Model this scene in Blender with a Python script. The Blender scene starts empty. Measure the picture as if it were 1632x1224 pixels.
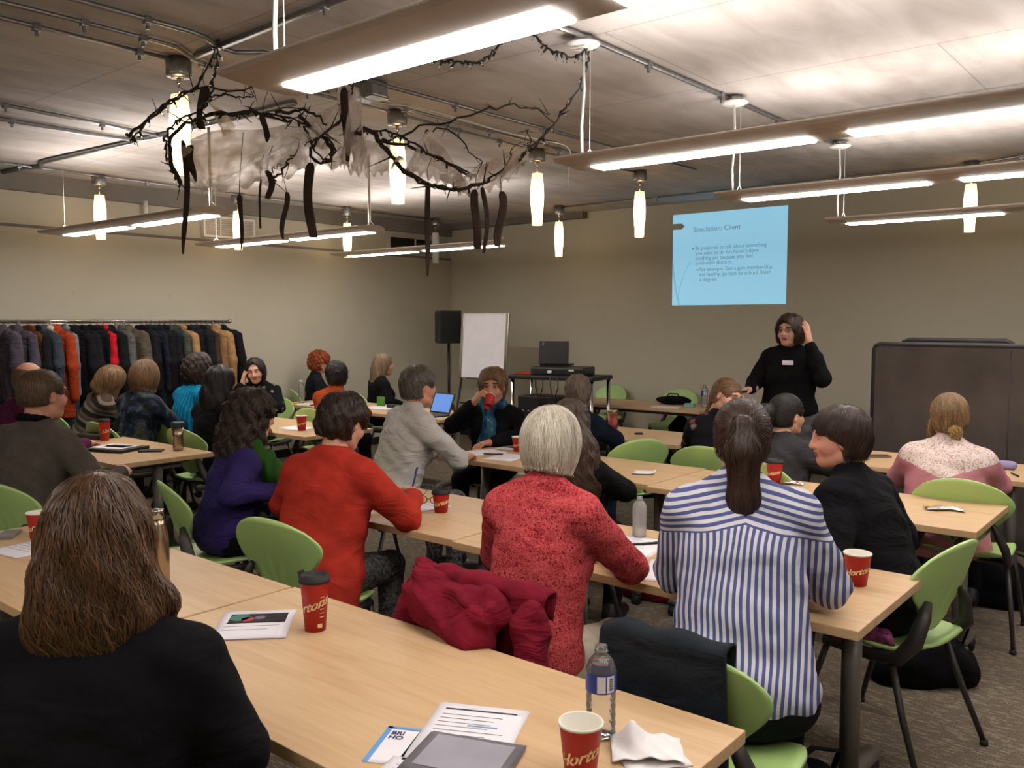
import bpy, bmesh, math, random
import numpy as np

# ------------------------------------------------------------------ camera, world, exposure
scene = bpy.context.scene
COL = scene.collection
cam_data = bpy.data.cameras.new('camera')
cam_data.sensor_width = 36.0
cam_data.lens = 1383.0 / 1632.0 * 36.0
cam_data.clip_start = 0.05
cam = bpy.data.objects.new('camera', cam_data)
COL.objects.link(cam)
cam.location = (0.0, 0.0, 1.65)
cam.rotation_euler = (math.pi / 2 - math.atan(100.0 / 1383.0), 0.0, math.radians(39.6))
scene.camera = cam

world = bpy.data.worlds.new('world')
scene.world = world
world.use_nodes = True
world.node_tree.nodes['Background'].inputs[0].default_value = (0.02, 0.02, 0.022, 1)
world.node_tree.nodes['Background'].inputs[1].default_value = 1.0
scene.view_settings.view_transform = 'Standard'
scene.view_settings.look = 'None'
scene.view_settings.gamma = 1.0
scene.view_settings.use_curve_mapping = False
scene.view_settings.exposure = 1.60
STRIP_DOWN = 10.0       # diffusers under the linear lamps
STRIP_UP = 10.0         # up-light panels on top of the linear lamps
PENDANT = 1.6          # glass pendant shades
try:
    scene.cycles.use_denoising = True
    scene.cycles.max_bounces = 10
    scene.cycles.diffuse_bounces = 3
    scene.cycles.glossy_bounces = 3
    scene.cycles.transmission_bounces = 10
    scene.cycles.transparent_max_bounces = 10
    scene.cycles.sample_clamp_indirect = 4.0
    scene.cycles.caustics_reflective = False
    scene.cycles.caustics_refractive = False
except Exception:
    pass

random.seed(7)
RNG = np.random.default_rng(7)
PI = math.pi

# ------------------------------------------------------------------ materials
def lin(h):
    """sRGB 0-255 triple to linear"""
    o = []
    for c in h:
        c = c / 255.0
        o.append(c / 12.92 if c <= 0.04045 else ((c + 0.055) / 1.055) ** 2.4)
    return tuple(o)

def new_mat(name):
    m = bpy.data.materials.new(name)
    m.use_nodes = True
    nt = m.node_tree
    return m, nt, nt.nodes['Principled BSDF']

def N(nt, typ, **kw):
    n = nt.nodes.new(typ)
    for k, v in kw.items():
        if k in n.inputs:
            n.inputs[k].default_value = v
        else:
            setattr(n, k, v)
    return n

def ramp(nt, fac, stops):
    r = nt.nodes.new('ShaderNodeValToRGB')
    cr = r.color_ramp
    while len(cr.elements) < len(stops):
        cr.elements.new(0.5)
    for e, (p, c) in zip(cr.elements, stops):
        e.position = p
        e.color = (*c, 1) if len(c) == 3 else c
    nt.links.new(fac, r.inputs[0])
    return r

def coords(nt, kind='Object', scale=(1, 1, 1), rot=(0, 0, 0)):
    tc = nt.nodes.new('ShaderNodeTexCoord')
    mp = nt.nodes.new('ShaderNodeMapping')
    mp.inputs['Scale'].default_value = scale
    mp.inputs['Rotation'].default_value = rot
    nt.links.new(tc.outputs[kind], mp.inputs[0])
    return mp.outputs[0]

def bump(nt, b, height, strength=0.3, dist=0.01):
    bn = nt.nodes.new('ShaderNodeBump')
    bn.inputs['Strength'].default_value = strength
    bn.inputs['Distance'].default_value = dist
    nt.links.new(height, bn.inputs['Height'])
    nt.links.new(bn.outputs[0], b.inputs['Normal'])

MATS = {}
def plain(name, rgb, rough=0.5, metal=0.0, var=0.12, scale=8.0, bmp=0.0, spec=None, coat=0.0):
    """plain surface with slight procedural colour variation"""
    if name in MATS:
        return MATS[name]
    m, nt, b = new_mat(name)
    c = lin(rgb)
    co = coords(nt)
    nz = N(nt, 'ShaderNodeTexNoise', Scale=scale, Detail=4.0)
    nt.links.new(co, nz.inputs['Vector'])
    lo = tuple(max(0, v * (1 - var)) for v in c); hi = tuple(min(1, v * (1 + var)) for v in c)
    r = ramp(nt, nz.outputs['Fac'], [(0.3, lo), (0.7, hi)])
    nt.links.new(r.outputs[0], b.inputs['Base Color'])
    b.inputs['Roughness'].default_value = rough
    b.inputs['Metallic'].default_value = metal
    if spec is not None:
        b.inputs['Specular IOR Level'].default_value = spec
    if coat:
        b.inputs['Coat Weight'].default_value = coat
    if bmp:
        nz2 = N(nt, 'ShaderNodeTexNoise', Scale=scale * 12, Detail=3.0)
        nt.links.new(co, nz2.inputs['Vector'])
        bump(nt, b, nz2.outputs['Fac'], bmp, 0.004)
    MATS[name] = m
    return m

def emis(name, rgb, strength):
    m, nt, b = new_mat(name)
    b.inputs['Base Color'].default_value = (*lin(rgb), 1)
    b.inputs['Emission Color'].default_value = (*lin(rgb), 1)
    b.inputs['Emission Strength'].default_value = strength
    b.inputs['Roughness'].default_value = 0.5
    MATS[name] = m
    return m

def cloth(name, rgb, rough=0.9, var=0.18, weave=260.0, bmp=0.25, fold=3.5, foldb=0.35):
    """woven cloth: fine weave bump plus soft fold relief"""
    if name in MATS:
        return MATS[name]
    m, nt, b = new_mat(name)
    c = lin(rgb)
    co = coords(nt)
    nz = N(nt, 'ShaderNodeTexNoise', Scale=fold * 3, Detail=5.0)
    nt.links.new(co, nz.inputs['Vector'])
    lo = tuple(v * (1 - var) for v in c); hi = tuple(min(1, v * (1 + var)) for v in c)
    r = ramp(nt, nz.outputs['Fac'], [(0.3, lo), (0.7, hi)])
    nt.links.new(r.outputs[0], b.inputs['Base Color'])
    b.inputs['Roughness'].default_value = rough
    b.inputs['Specular IOR Level'].default_value = 0.12
    w = N(nt, 'ShaderNodeTexNoise', Scale=weave, Detail=2.0)
    nt.links.new(co, w.inputs['Vector'])
    cf = coords(nt, scale=(1, 1, 2.2), rot=(0.3, 0.4, 0.2))
    fz = N(nt, 'ShaderNodeTexNoise', Scale=fold, Detail=3.0, Distortion=1.6)
    nt.links.new(cf, fz.inputs['Vector'])
    b1 = nt.nodes.new('ShaderNodeBump'); b1.inputs['Strength'].default_value = foldb; b1.inputs['Distance'].default_value = 0.05
    nt.links.new(fz.outputs['Fac'], b1.inputs['Height'])
    b2 = nt.nodes.new('ShaderNodeBump'); b2.inputs['Strength'].default_value = bmp; b2.inputs['Distance'].default_value = 0.002
    nt.links.new(w.outputs['Fac'], b2.inputs['Height'])
    nt.links.new(b1.outputs[0], b2.inputs['Normal'])
    nt.links.new(b2.outputs[0], b.inputs['Normal'])
    MATS[name] = m
    return m

def hairmat(name, dark, light, rough=0.42):
    if name in MATS:
        return MATS[name]
    m, nt, b = new_mat(name)
    geo = nt.nodes.new('ShaderNodeNewGeometry')
    co = coords(nt, scale=(60, 60, 7))
    nz = N(nt, 'ShaderNodeTexNoise', Scale=1.0, Detail=4.0)
    nt.links.new(co, nz.inputs['Vector'])
    mx = N(nt, 'ShaderNodeMath', operation='MULTIPLY_ADD')
    mx.inputs[1].default_value = 0.55
    nt.links.new(geo.outputs['Random Per Island'], mx.inputs[0])
    m2 = N(nt, 'ShaderNodeMath', operation='MULTIPLY'); m2.inputs[1].default_value = 0.6
    nt.links.new(nz.outputs['Fac'], m2.inputs[0])
    nt.links.new(m2.outputs[0], mx.inputs[2])
    r = ramp(nt, mx.outputs[0], [(0.2, lin(dark)), (0.85, lin(light))])
    nt.links.new(r.outputs[0], b.inputs['Base Color'])
    b.inputs['Roughness'].default_value = rough
    b.inputs['Specular IOR Level'].default_value = 0.35
    bump(nt, b, nz.outputs['Fac'], 0.5, 0.004)
    MATS[name] = m
    return m

def skinmat(name, rgb):
    if name in MATS:
        return MATS[name]
    m, nt, b = new_mat(name)
    c = lin(rgb)
    co = coords(nt)
    nz = N(nt, 'ShaderNodeTexNoise', Scale=22.0, Detail=4.0)
    nt.links.new(co, nz.inputs['Vector'])
    r = ramp(nt, nz.outputs['Fac'], [(0.3, (c[0] * 0.92, c[1] * 0.84, c[2] * 0.82)), (0.7, (min(1, c[0] * 1.05), c[1] * 1.06, c[2] * 1.08))])
    nt.links.new(r.outputs[0], b.inputs['Base Color'])
    b.inputs['Roughness'].default_value = 0.5
    b.inputs['Specular IOR Level'].default_value = 0.35
    b.inputs['Subsurface Weight'].default_value = 0.08
    b.inputs['Subsurface Radius'].default_value = (0.02, 0.008, 0.004)
    b.inputs['Subsurface Scale'].default_value = 0.3
    MATS[name] = m
    return m

def wood_mat():
    m, nt, b = new_mat('maple_laminate')
    co = coords(nt, 'Object', scale=(1.1, 9.0, 9.0))
    n1 = N(nt, 'ShaderNodeTexNoise', Scale=2.2, Detail=6.0, Distortion=0.9)
    nt.links.new(co, n1.inputs['Vector'])
    co2 = coords(nt, 'Object', scale=(4, 90, 90))
    n2 = N(nt, 'ShaderNodeTexNoise', Scale=1.0, Detail=3.0)
    nt.links.new(co2, n2.inputs['Vector'])
    mx = N(nt, 'ShaderNodeMath', operation='MULTIPLY_ADD'); mx.inputs[1].default_value = 0.3
    nt.links.new(n2.outputs['Fac'], mx.inputs[0])
    m2 = N(nt, 'ShaderNodeMath', operation='MULTIPLY'); m2.inputs[1].default_value = 0.7
    nt.links.new(n1.outputs['Fac'], m2.inputs[0]); nt.links.new(m2.outputs[0], mx.inputs[2])
    r = ramp(nt, mx.outputs[0], [(0.28, lin((186, 150, 110))), (0.5, lin((200, 166, 126))), (0.75, lin((210, 178, 140)))])
    nt.links.new(r.outputs[0], b.inputs['Base Color'])
    b.inputs['Roughness'].default_value = 0.42
    b.inputs['Specular IOR Level'].default_value = 0.35
    MATS['wood'] = m
    return m

def concrete_mat():
    m, nt, b = new_mat('concrete_ceiling')
    co = coords(nt, 'Object')
    n1 = N(nt, 'ShaderNodeTexNoise', Scale=0.8, Detail=8.0, Roughness=0.62, Distortion=0.4)
    nt.links.new(co, n1.inputs['Vector'])
    cs = coords(nt, 'Object', scale=(3.0, 0.8, 1))
    n2 = N(nt, 'ShaderNodeTexNoise', Scale=1.6, Detail=6.0, Distortion=0.8)
    nt.links.new(cs, n2.inputs['Vector'])
    mx = N(nt, 'ShaderNodeMath', operation='MULTIPLY_ADD'); mx.inputs[1].default_value = 0.5
    nt.links.new(n1.outputs['Fac'], mx.inputs[0])
    m2 = N(nt, 'ShaderNodeMath', operation='MULTIPLY'); m2.inputs[1].default_value = 0.5
    nt.links.new(n2.outputs['Fac'], m2.inputs[0]); nt.links.new(m2.outputs[0], mx.inputs[2])
    r = ramp(nt, mx.outputs[0], [(0.30, lin((146, 136, 127))), (0.5, lin((178, 169, 162))), (0.68, lin((198, 191, 186)))])
    # formwork joints, faint, and small dark stains
    br = N(nt, 'ShaderNodeTexBrick', Scale=1.0)
    br.inputs['Color1'].default_value = (1, 1, 1, 1); br.inputs['Color2'].default_value = (0.95, 0.95, 0.95, 1)
    br.inputs['Mortar'].default_value = (0.66, 0.64, 0.62, 1)
    br.inputs['Mortar Size'].default_value = 0.006
    br.inputs['Mortar Smooth'].default_value = 0.5
    br.inputs['Brick Width'].default_value = 2.4; br.inputs['Row Height'].default_value = 1.2
    nt.links.new(co, br.inputs['Vector'])
    st = N(nt, 'ShaderNodeTexNoise', Scale=2.6, Detail=2.0)
    nt.links.new(co, st.inputs['Vector'])
    sr = ramp(nt, st.outputs['Fac'], [(0.70, (1, 1, 1)), (0.78, (0.78, 0.75, 0.72))])
    a = N(nt, 'ShaderNodeMix', data_type='RGBA', blend_type='MULTIPLY'); a.inputs[0].default_value = 1.0
    nt.links.new(r.outputs[0], a.inputs[6]); nt.links.new(br.outputs['Color'], a.inputs[7])
    a2 = N(nt, 'ShaderNodeMix', data_type='RGBA', blend_type='MULTIPLY'); a2.inputs[0].default_value = 1.0
    nt.links.new(a.outputs[2], a2.inputs[6]); nt.links.new(sr.outputs[0], a2.inputs[7])
    nt.links.new(a2.outputs[2], b.inputs['Base Color'])
    b.inputs['Roughness'].default_value = 0.85
    bump(nt, b, n1.outputs['Fac'], 0.15, 0.02)
    MATS['concrete'] = m
    return m

def carpet_mat():
    m, nt, b = new_mat('carpet')
    co = coords(nt, 'Object')
    base = N(nt, 'ShaderNodeTexNoise', Scale=160.0, Detail=3.0)
    nt.links.new(co, base.inputs['Vector'])
    out = None
    for rot in (0.0, PI / 2):
        c1 = coords(nt, 'Object', scale=(13, 70, 1), rot=(0, 0, rot + 0.12))
        d = N(nt, 'ShaderNodeTexVoronoi', Scale=1.0)
        nt.links.new(c1, d.inputs['Vector'])
        rr = ramp(nt, d.outputs['Distance'], [(0.18, (1, 1, 1)), (0.34, (0, 0, 0))])
        if out is None:
            out = rr.outputs[0]
        else:
            mxx = N(nt, 'ShaderNodeMix', data_type='RGBA', blend_type='LIGHTEN'); mxx.inputs[0].default_value = 1
            nt.links.new(out, mxx.inputs[6]); nt.links.new(rr.outputs[0], mxx.inputs[7]); out = mxx.outputs[2]
    r = ramp(nt, base.outputs['Fac'], [(0.3, lin((80, 71, 61))), (0.7, lin((128, 116, 101)))])
    mx = N(nt, 'ShaderNodeMix', data_type='RGBA', blend_type='MIX')
    f = N(nt, 'ShaderNodeMath', operation='MULTIPLY'); f.inputs[1].default_value = 0.5
    nt.links.new(out, f.inputs[0]); nt.links.new(f.outputs[0], mx.inputs[0])
    nt.links.new(r.outputs[0], mx.inputs[6]); mx.inputs[7].default_value = (*lin((168, 155, 136)), 1)
    nt.links.new(mx.outputs[2], b.inputs['Base Color'])
    b.inputs['Roughness'].default_value = 0.95
    b.inputs['Specular IOR Level'].default_value = 0.05
    bump(nt, b, base.outputs['Fac'], 0.5, 0.006)
    MATS['carpet'] = m
    return m

def glass_mat(name, rgb=(255, 255, 255), rough=0.02, ior=1.33):
    if name in MATS:
        return MATS[name]
    m, nt, b = new_mat(name)
    b.inputs['Base Color'].default_value = (*lin(rgb), 1)
    b.inputs['Transmission Weight'].default_value = 1.0
    b.inputs['Roughness'].default_value = rough
    b.inputs['IOR'].default_value = ior
    MATS[name] = m
    return m

wood_mat(); concrete_mat(); carpet_mat()
wall_m = plain('wall_paint', (190, 184, 166), 0.8, var=0.03, scale=1.5, bmp=0.05)
plain('dark_beam', (120, 114, 106), 0.85, var=0.15, scale=2)
green_m = plain('green_plastic', (170, 202, 126), 0.42, var=0.05, scale=3)
plain('chair_metal', (62, 58, 56), 0.45, 0.35, var=0.1)
plain('leg_grey', (112, 106, 100), 0.45, 0.3, var=0.08)
plain('black_plastic', (22, 21, 22), 0.45, var=0.2)
plain('galvanised', (150, 150, 150), 0.35, 0.85, var=0.2, scale=30)
plain('fixture_grey', (190, 178, 166), 0.5, 0.15, var=0.05)
plain('white_metal', (222, 220, 214), 0.45, var=0.03)
plain('chrome', (190, 188, 184), 0.18, 1.0, var=0.05)
plain('cup_red', (178, 26, 24), 0.45, var=0.08)
plain('cup_white', (228, 222, 210), 0.6, var=0.03)
plain('cream_ink', (232, 205, 150), 0.6, var=0.04)
plain('paper', (226, 222, 228), 0.85, var=0.03)
plain('ink_grey', (120, 120, 126), 0.9, var=0.1)
plain('ink_black', (34, 32, 36), 0.8, var=0.1)
plain('steel', (176, 160, 138), 0.26, 1.0, var=0.06)
plain('rubber', (26, 25, 25), 0.7, var=0.1)
def thin_clear(name, tint, gloss=0.25, haze=0.0):
    m, nt, b = new_mat(name)
    nt.nodes.remove(b)
    out = nt.nodes['Material Output']
    tr = N(nt, 'ShaderNodeBsdfTransparent'); tr.inputs[0].default_value = (*tint, 1)
    gl = N(nt, 'ShaderNodeBsdfGlossy', Roughness=0.06); gl.inputs[0].default_value = (1, 1, 1, 1)
    lw = N(nt, 'ShaderNodeLayerWeight', Blend=gloss)
    co = coords(nt); nz = N(nt, 'ShaderNodeTexNoise', Scale=60.0, Detail=2.0); nt.links.new(co, nz.inputs['Vector'])
    bn = N(nt, 'ShaderNodeBump', Strength=0.25, Distance=0.004); nt.links.new(nz.outputs['Fac'], bn.inputs['Height']); nt.links.new(bn.outputs[0], gl.inputs['Normal']); nt.links.new(bn.outputs[0], lw.inputs['Normal'])
    mx = N(nt, 'ShaderNodeMixShader'); nt.links.new(lw.outputs['Fresnel'], mx.inputs[0]); nt.links.new(tr.outputs[0], mx.inputs[1]); nt.links.new(gl.outputs[0], mx.inputs[2])
    last = mx.outputs[0]
    if haze:
        df = N(nt, 'ShaderNodeBsdfDiffuse'); df.inputs[0].default_value = (0.7, 0.7, 0.7, 1)
        m2 = N(nt, 'ShaderNodeMixShader'); m2.inputs[0].default_value = haze
        nt.links.new(last, m2.inputs[1]); nt.links.new(df.outputs[0], m2.inputs[2]); last = m2.outputs[0]
    nt.links.new(last, out.inputs[0]); MATS[name] = m
thin_clear('clear_plastic', (0.95, 0.96, 0.96), 0.3, 0.10); thin_clear('thin_water', (0.9, 0.92, 0.93), 0.4); thin_clear('frosted_plastic', (0.85, 0.86, 0.86), 0.3, 0.32)

# ------------------------------------------------------------------ mesh helpers
def fastmesh(name, V, Fs, smooth=True):
    """mesh from an (n,3) array and a list of (m,k) index arrays"""
    me = bpy.data.meshes.new(name)
    V = np.asarray(V, dtype=np.float32)
    if not isinstance(Fs, (list, tuple)):
        Fs = [Fs]
    Fs = [np.asarray(f, dtype=np.int32) for f in Fs if len(f)]
    me.vertices.add(len(V))
    me.vertices.foreach_set('co', V.ravel())
    loops = np.concatenate([f.ravel() for f in Fs]) if Fs else np.zeros(0, np.int32)
    sizes = np.concatenate([np.full(len(f), f.shape[1], np.int32) for f in Fs]) if Fs else np.zeros(0, np.int32)
    me.loops.add(len(loops)); me.loops.foreach_set('vertex_index', loops)
    me.polygons.add(len(sizes))
    st = np.zeros(len(sizes), np.int32); st[1:] = np.cumsum(sizes)[:-1]
    me.polygons.foreach_set('loop_start', st)
    me.polygons.foreach_set('use_smooth', np.full(len(sizes), smooth))
    me.update(calc_edges=True)
    return me

class MB:
    """collects shapes into one mesh"""
    def __init__(self):
        self.V = []; self.F = []; self.n = 0; self.sm = []
    def add(self, V, F, smooth=True):
        V = np.asarray(V, float)
        self.V.append(V)
        for f in F:
            self.F.append(tuple(int(i) + self.n for i in f)); self.sm.append(smooth)
        self.n += len(V)
        return self
    def box(self, c, s, rz=0.0, bev=0.0, rot=None):
        bm = bmesh.new()
        bmesh.ops.create_cube(bm, size=1.0)
        for v in bm.verts:
            v.co = (v.co.x * s[0], v.co.y * s[1], v.co.z * s[2])
        if bev:
            bmesh.ops.bevel(bm, geom=bm.edges[:], offset=bev, segments=2, profile=0.6, affect='EDGES')
        V = np.array([v.co[:] for v in bm.verts]); bm.verts.index_update()
        F = [[v.index for v in f.verts] for f in bm.faces]
        bm.free()
        if rot is not None:
            V = V @ np.asarray(rot).T
        if rz:
            cz, sz = math.cos(rz), math.sin(rz)
            V = V @ np.array([[cz, sz, 0], [-sz, cz, 0], [0, 0, 1]])
        return self.add(V + np.array(c), F, False)
    def tube(self, path, rad, n=8, cap=True, flat=1.0):
        V, F = tube(path, rad, n, cap, flat)
        return self.add(V, F)
    def lathe(self, prof, n=20, c=(0, 0, 0), cap=True):
        V, F = lathe(prof, n, cap)
        return self.add(V + np.array(c), F)
    def mesh(self, name):
        me = bpy.data.meshes.new(name)
        me.from_pydata(np.concatenate(self.V).tolist(), [], self.F)
        me.polygons.foreach_set('use_smooth', self.sm)
        me.update()
        return me
    def build(self, name, mat, parent=None):
        return obj(name, self.mesh(name), mat, parent)

def tube(path, rad, n=8, cap=True, flat=1.0):
    P = np.asarray(path, float); m = len(P)
    R = np.full(m, rad, float) if np.isscalar(rad) else np.asarray(rad, float)
    T = np.gradient(P, axis=0); T /= np.maximum(np.linalg.norm(T, axis=1, keepdims=True), 1e-9)
    up = np.array([0, 0, 1.0]) if abs(T[0][2]) < 0.9 else np.array([1.0, 0, 0])
    a = np.cross(T[0], up); a /= np.linalg.norm(a)
    V = np.zeros((m, n, 3)); th = np.arange(n) * 2 * PI / n
    for i in range(m):
        a = a - T[i] * (a @ T[i]); a /= max(np.linalg.norm(a), 1e-9)
        b = np.cross(T[i], a)
        V[i] = P[i] + R[i] * (np.cos(th)[:, None] * a + flat * np.sin(th)[:, None] * b)
    V = V.reshape(-1, 3); F = []
    for i in range(m - 1):
        for j in range(n):
            k = (j + 1) % n
            F.append((i * n + j, i * n + k, (i + 1) * n + k, (i + 1) * n + j))
    if cap:
        F.append(tuple(range(n))[::-1]); F.append(tuple((m - 1) * n + j for j in range(n)))
    return V, F

def lathe(prof, n=20, cap=True):
    prof = np.asarray(prof, float); m = len(prof); th = np.arange(n) * 2 * PI / n
    V = np.stack([prof[:, 0:1] * np.cos(th), prof[:, 0:1] * np.sin(th), np.repeat(prof[:, 1:2], n, 1)], -1).reshape(-1, 3)
    F = []
    for i in range(m - 1):
        for j in range(n):
            k = (j + 1) % n
            F.append((i * n + j, i * n + k, (i + 1) * n + k, (i + 1) * n + j))
    if cap:
        F.append(tuple(range(n))[::-1]); F.append(tuple((m - 1) * n + j for j in range(n)))
    return V, F

def sheet(fn, nu, nv, thick=0.0):
    """grid surface fn(u,v)->xyz, u,v in 0..1, optional thickness along the normal"""
    u, v = np.meshgrid(np.linspace(0, 1, nu), np.linspace(0, 1, nv), indexing='ij')
    P = np.stack(fn(u, v), -1)
    F = [(i * nv + j, (i + 1) * nv + j, (i + 1) * nv + j + 1, i * nv + j + 1) for i in range(nu - 1) for j in range(nv - 1)]
    V = P.reshape(-1, 3)
    if thick:
        du = np.gradient(P, axis=0); dv = np.gradient(P, axis=1)
        nn = np.cross(du, dv); nn /= np.maximum(np.linalg.norm(nn, axis=-1, keepdims=True), 1e-9)
        V2 = (P - nn * thick).reshape(-1, 3); k = len(V)
        F2 = [tuple(k + q for q in f[::-1]) for f in F]
        rim = [i * nv for i in range(nu)] + [(nu - 1) * nv + j for j in range(1, nv)] + [i * nv + nv - 1 for i in range(nu - 2, -1, -1)] + [j for j in range(nv - 2, 0, -1)]
        F3 = [(rim[q], rim[(q + 1) % len(rim)], k + rim[(q + 1) % len(rim)], k + rim[q])[::-1] for q in range(len(rim))]
        V = np.concatenate([V, V2]); F = F + F2 + F3
    return V, F

def obj(name, me, mat=None, parent=None, loc=None):
    o = bpy.data.objects.new(name, me)
    COL.objects.link(o)
    if mat is not None:
        mm = MATS[mat] if isinstance(mat, str) else mat
        if not len(me.materials):
            me.materials.append(mm)
        elif me.materials[0] is not mm:
            o.material_slots[0].link = 'OBJECT'; o.material_slots[0].material = mm
    if parent is not None:
        o.parent = parent
    if loc is not None:
        o.location = loc
    return o

def tag(o, label=None, cat=None, group=None, kind=None):
    if label: o['label'] = label
    if cat: o['category'] = cat
    if group: o['group'] = group
    if kind: o['kind'] = kind
    return o

def thing(name, label, cat, loc=(0, 0, 0), rz=0.0, group=None):
    o = bpy.data.objects.new(name, None)
    o.empty_display_size = 0.1
    COL.objects.link(o)
    o.location = loc; o.rotation_euler = (0, 0, rz)
    return tag(o, label, cat, group)

def struct(name, mb, mat, parent=None):
    o = mb.build(name, mat, parent)
    if parent is None: o['kind'] = 'structure'
    return o

def children(o):
    return [c for c in COL.objects if c.parent is o]

def clone(root, kids, loc, rz=0.0, label=None, group=None):
    """copy of a thing and of its parts and sub-parts; kids = {obj: [children]} of the source"""
    r = root.copy(); COL.objects.link(r)
    r.location = loc; r.rotation_euler = (0, 0, rz)
    if label: r['label'] = label
    if group: r['group'] = group
    for c in kids[root]:
        q = c.copy(); COL.objects.link(q); q.parent = r
        for g in kids.get(c, ()):
            s = g.copy(); COL.objects.link(s); s.parent = q
    return r

def kidmap(root):
    m = {root: children(root)}
    for c in m[root]:
        m[c] = children(c)
    return m

def text_vf(body, size=0.1, shear=0.0, offset=0.0, align='LEFT'):
    cu = bpy.data.curves.new('lettering', 'FONT')
    cu.body = body; cu.size = size; cu.shear = shear; cu.offset = offset; cu.align_x = align
    cu.dimensions = '2D'; cu.fill_mode = 'FRONT'; cu.resolution_u = 3
    o = bpy.data.objects.new('lettering', cu)
    COL.objects.link(o)
    me = o.to_mesh()
    V = np.array([v.co[:] for v in me.vertices]).reshape(-1, 3); F = [tuple(p.vertices) for p in me.polygons]
    o.to_mesh_clear()
    bpy.data.objects.remove(o); bpy.data.curves.remove(cu)
    return V, F

# ------------------------------------------------------------------ signed-distance modelling (organic shapes)
def rotm(axis, a):
    c, s = math.cos(a), math.sin(a)
    return np.array({'x': [[1, 0, 0], [0, c, -s], [0, s, c]], 'y': [[c, 0, s], [0, 1, 0], [-s, 0, c]], 'z': [[c, -s, 0], [s, c, 0], [0, 0, 1]]}[axis])

def C(a, b, ra, rb=None, k=0.03, op='+'):
    return ('c', np.array(a, np.float32), np.array(b, np.float32), ra, ra if rb is None else rb, op, k)
def E(c, rad, M=None, k=0.03, op='+'):
    return ('e', np.array(c, np.float32), np.array(rad, np.float32), None if M is None else np.asarray(M, np.float32), op, k)
def PL(n, off, k=0.01, op='&'):
    return ('p', np.array(n, np.float32), off, op, k)
def WR(amp, fx, fy, fz, ph=0.0):
    return ('w', amp, (fx, fy, fz), ph, 'd', 0)

def sdf(prims, P):
    P = P.astype(np.float32, copy=False)
    d = None
    for q in prims:
        t = q[0]; op, k = q[-2], q[-1]
        if t == 'c':
            a, b, ra, rb = q[1:5]
            ab = b - a; h = np.clip(((P - a) @ ab) / max(float(ab @ ab), 1e-9), 0, 1)
            e = P - a - h[:, None] * ab
            x = np.sqrt(np.einsum('ij,ij->i', e, e)) - (ra + (rb - ra) * h)
        elif t == 'e':
            e = P - q[1]
            if q[3] is not None:
                e = e @ q[3].T
            s = e / q[2]; k0 = np.sqrt(np.einsum('ij,ij->i', s, s)); s2 = s / q[2]
            k1 = np.sqrt(np.einsum('ij,ij->i', s2, s2))
            x = np.where(k1 > 1e-6, k0 * (k0 - 1) / np.maximum(k1, 1e-6), -float(q[2].min()))
        elif t == 'p':
            x = q[2] - P @ q[1]
        else:
            f = q[2]; ph = q[3]
            wx = P[:, 0] * f[0]; wy = P[:, 1] * f[1]; wz = P[:, 2] * f[2]
            d = d + q[1] * (np.sin(wx + 1.7 * np.sin(wz * 0.7 + ph) + ph) * np.sin(wz + 1.3 * np.sin(wx * 0.6 + wy * 0.8) + 2 * ph) + 0.5 * np.sin(wy * 1.9 + wz * 1.4 + wx * 0.9 + 3 * ph))
            continue
        if d is None:
            d = x
        elif op == '+':
            h = np.maximum(k - np.abs(d - x), 0) / k
            d = np.minimum(d, x) - h * h * k * 0.25
        elif op == '-':
            x = -x; h = np.maximum(k - np.abs(d - x), 0) / k
            d = np.maximum(d, x) + h * h * k * 0.25
        else:
            h = np.maximum(k - np.abs(d - x), 0) / k
            d = np.maximum(d, x) + h * h * k * 0.25
    return d

def bounds(prims, pad=0.03):
    lo = np.full(3, 1e9); hi = -lo
    for q in prims:
        if q[-2] != '+':
            continue
        if q[0] == 'c':
            r = max(q[3], q[4])
            lo = np.minimum(lo, np.minimum(q[1], q[2]) - r); hi = np.maximum(hi, np.maximum(q[1], q[2]) + r)
        elif q[0] == 'e':
            r = q[2] if q[3] is None else np.full(3, q[2].max())
            lo = np.minimum(lo, q[1] - r); hi = np.maximum(hi, q[1] + r)
    return lo - pad, hi + pad

def project(prims, V, it=3, step=0.8, mx=0.02):
    for _ in range(it):
        e = 0.0015
        d0 = sdf(prims, V)
        g = np.stack([sdf(prims, V + np.array(o, np.float32) * e) - d0 for o in ((1, 0, 0), (0, 1, 0), (0, 0, 1))], -1) / e
        n2 = np.maximum(np.einsum('ij,ij->i', g, g), 0.05)
        V = V - np.clip((d0 / n2)[:, None] * g * step, -mx, mx)
    return V

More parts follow.
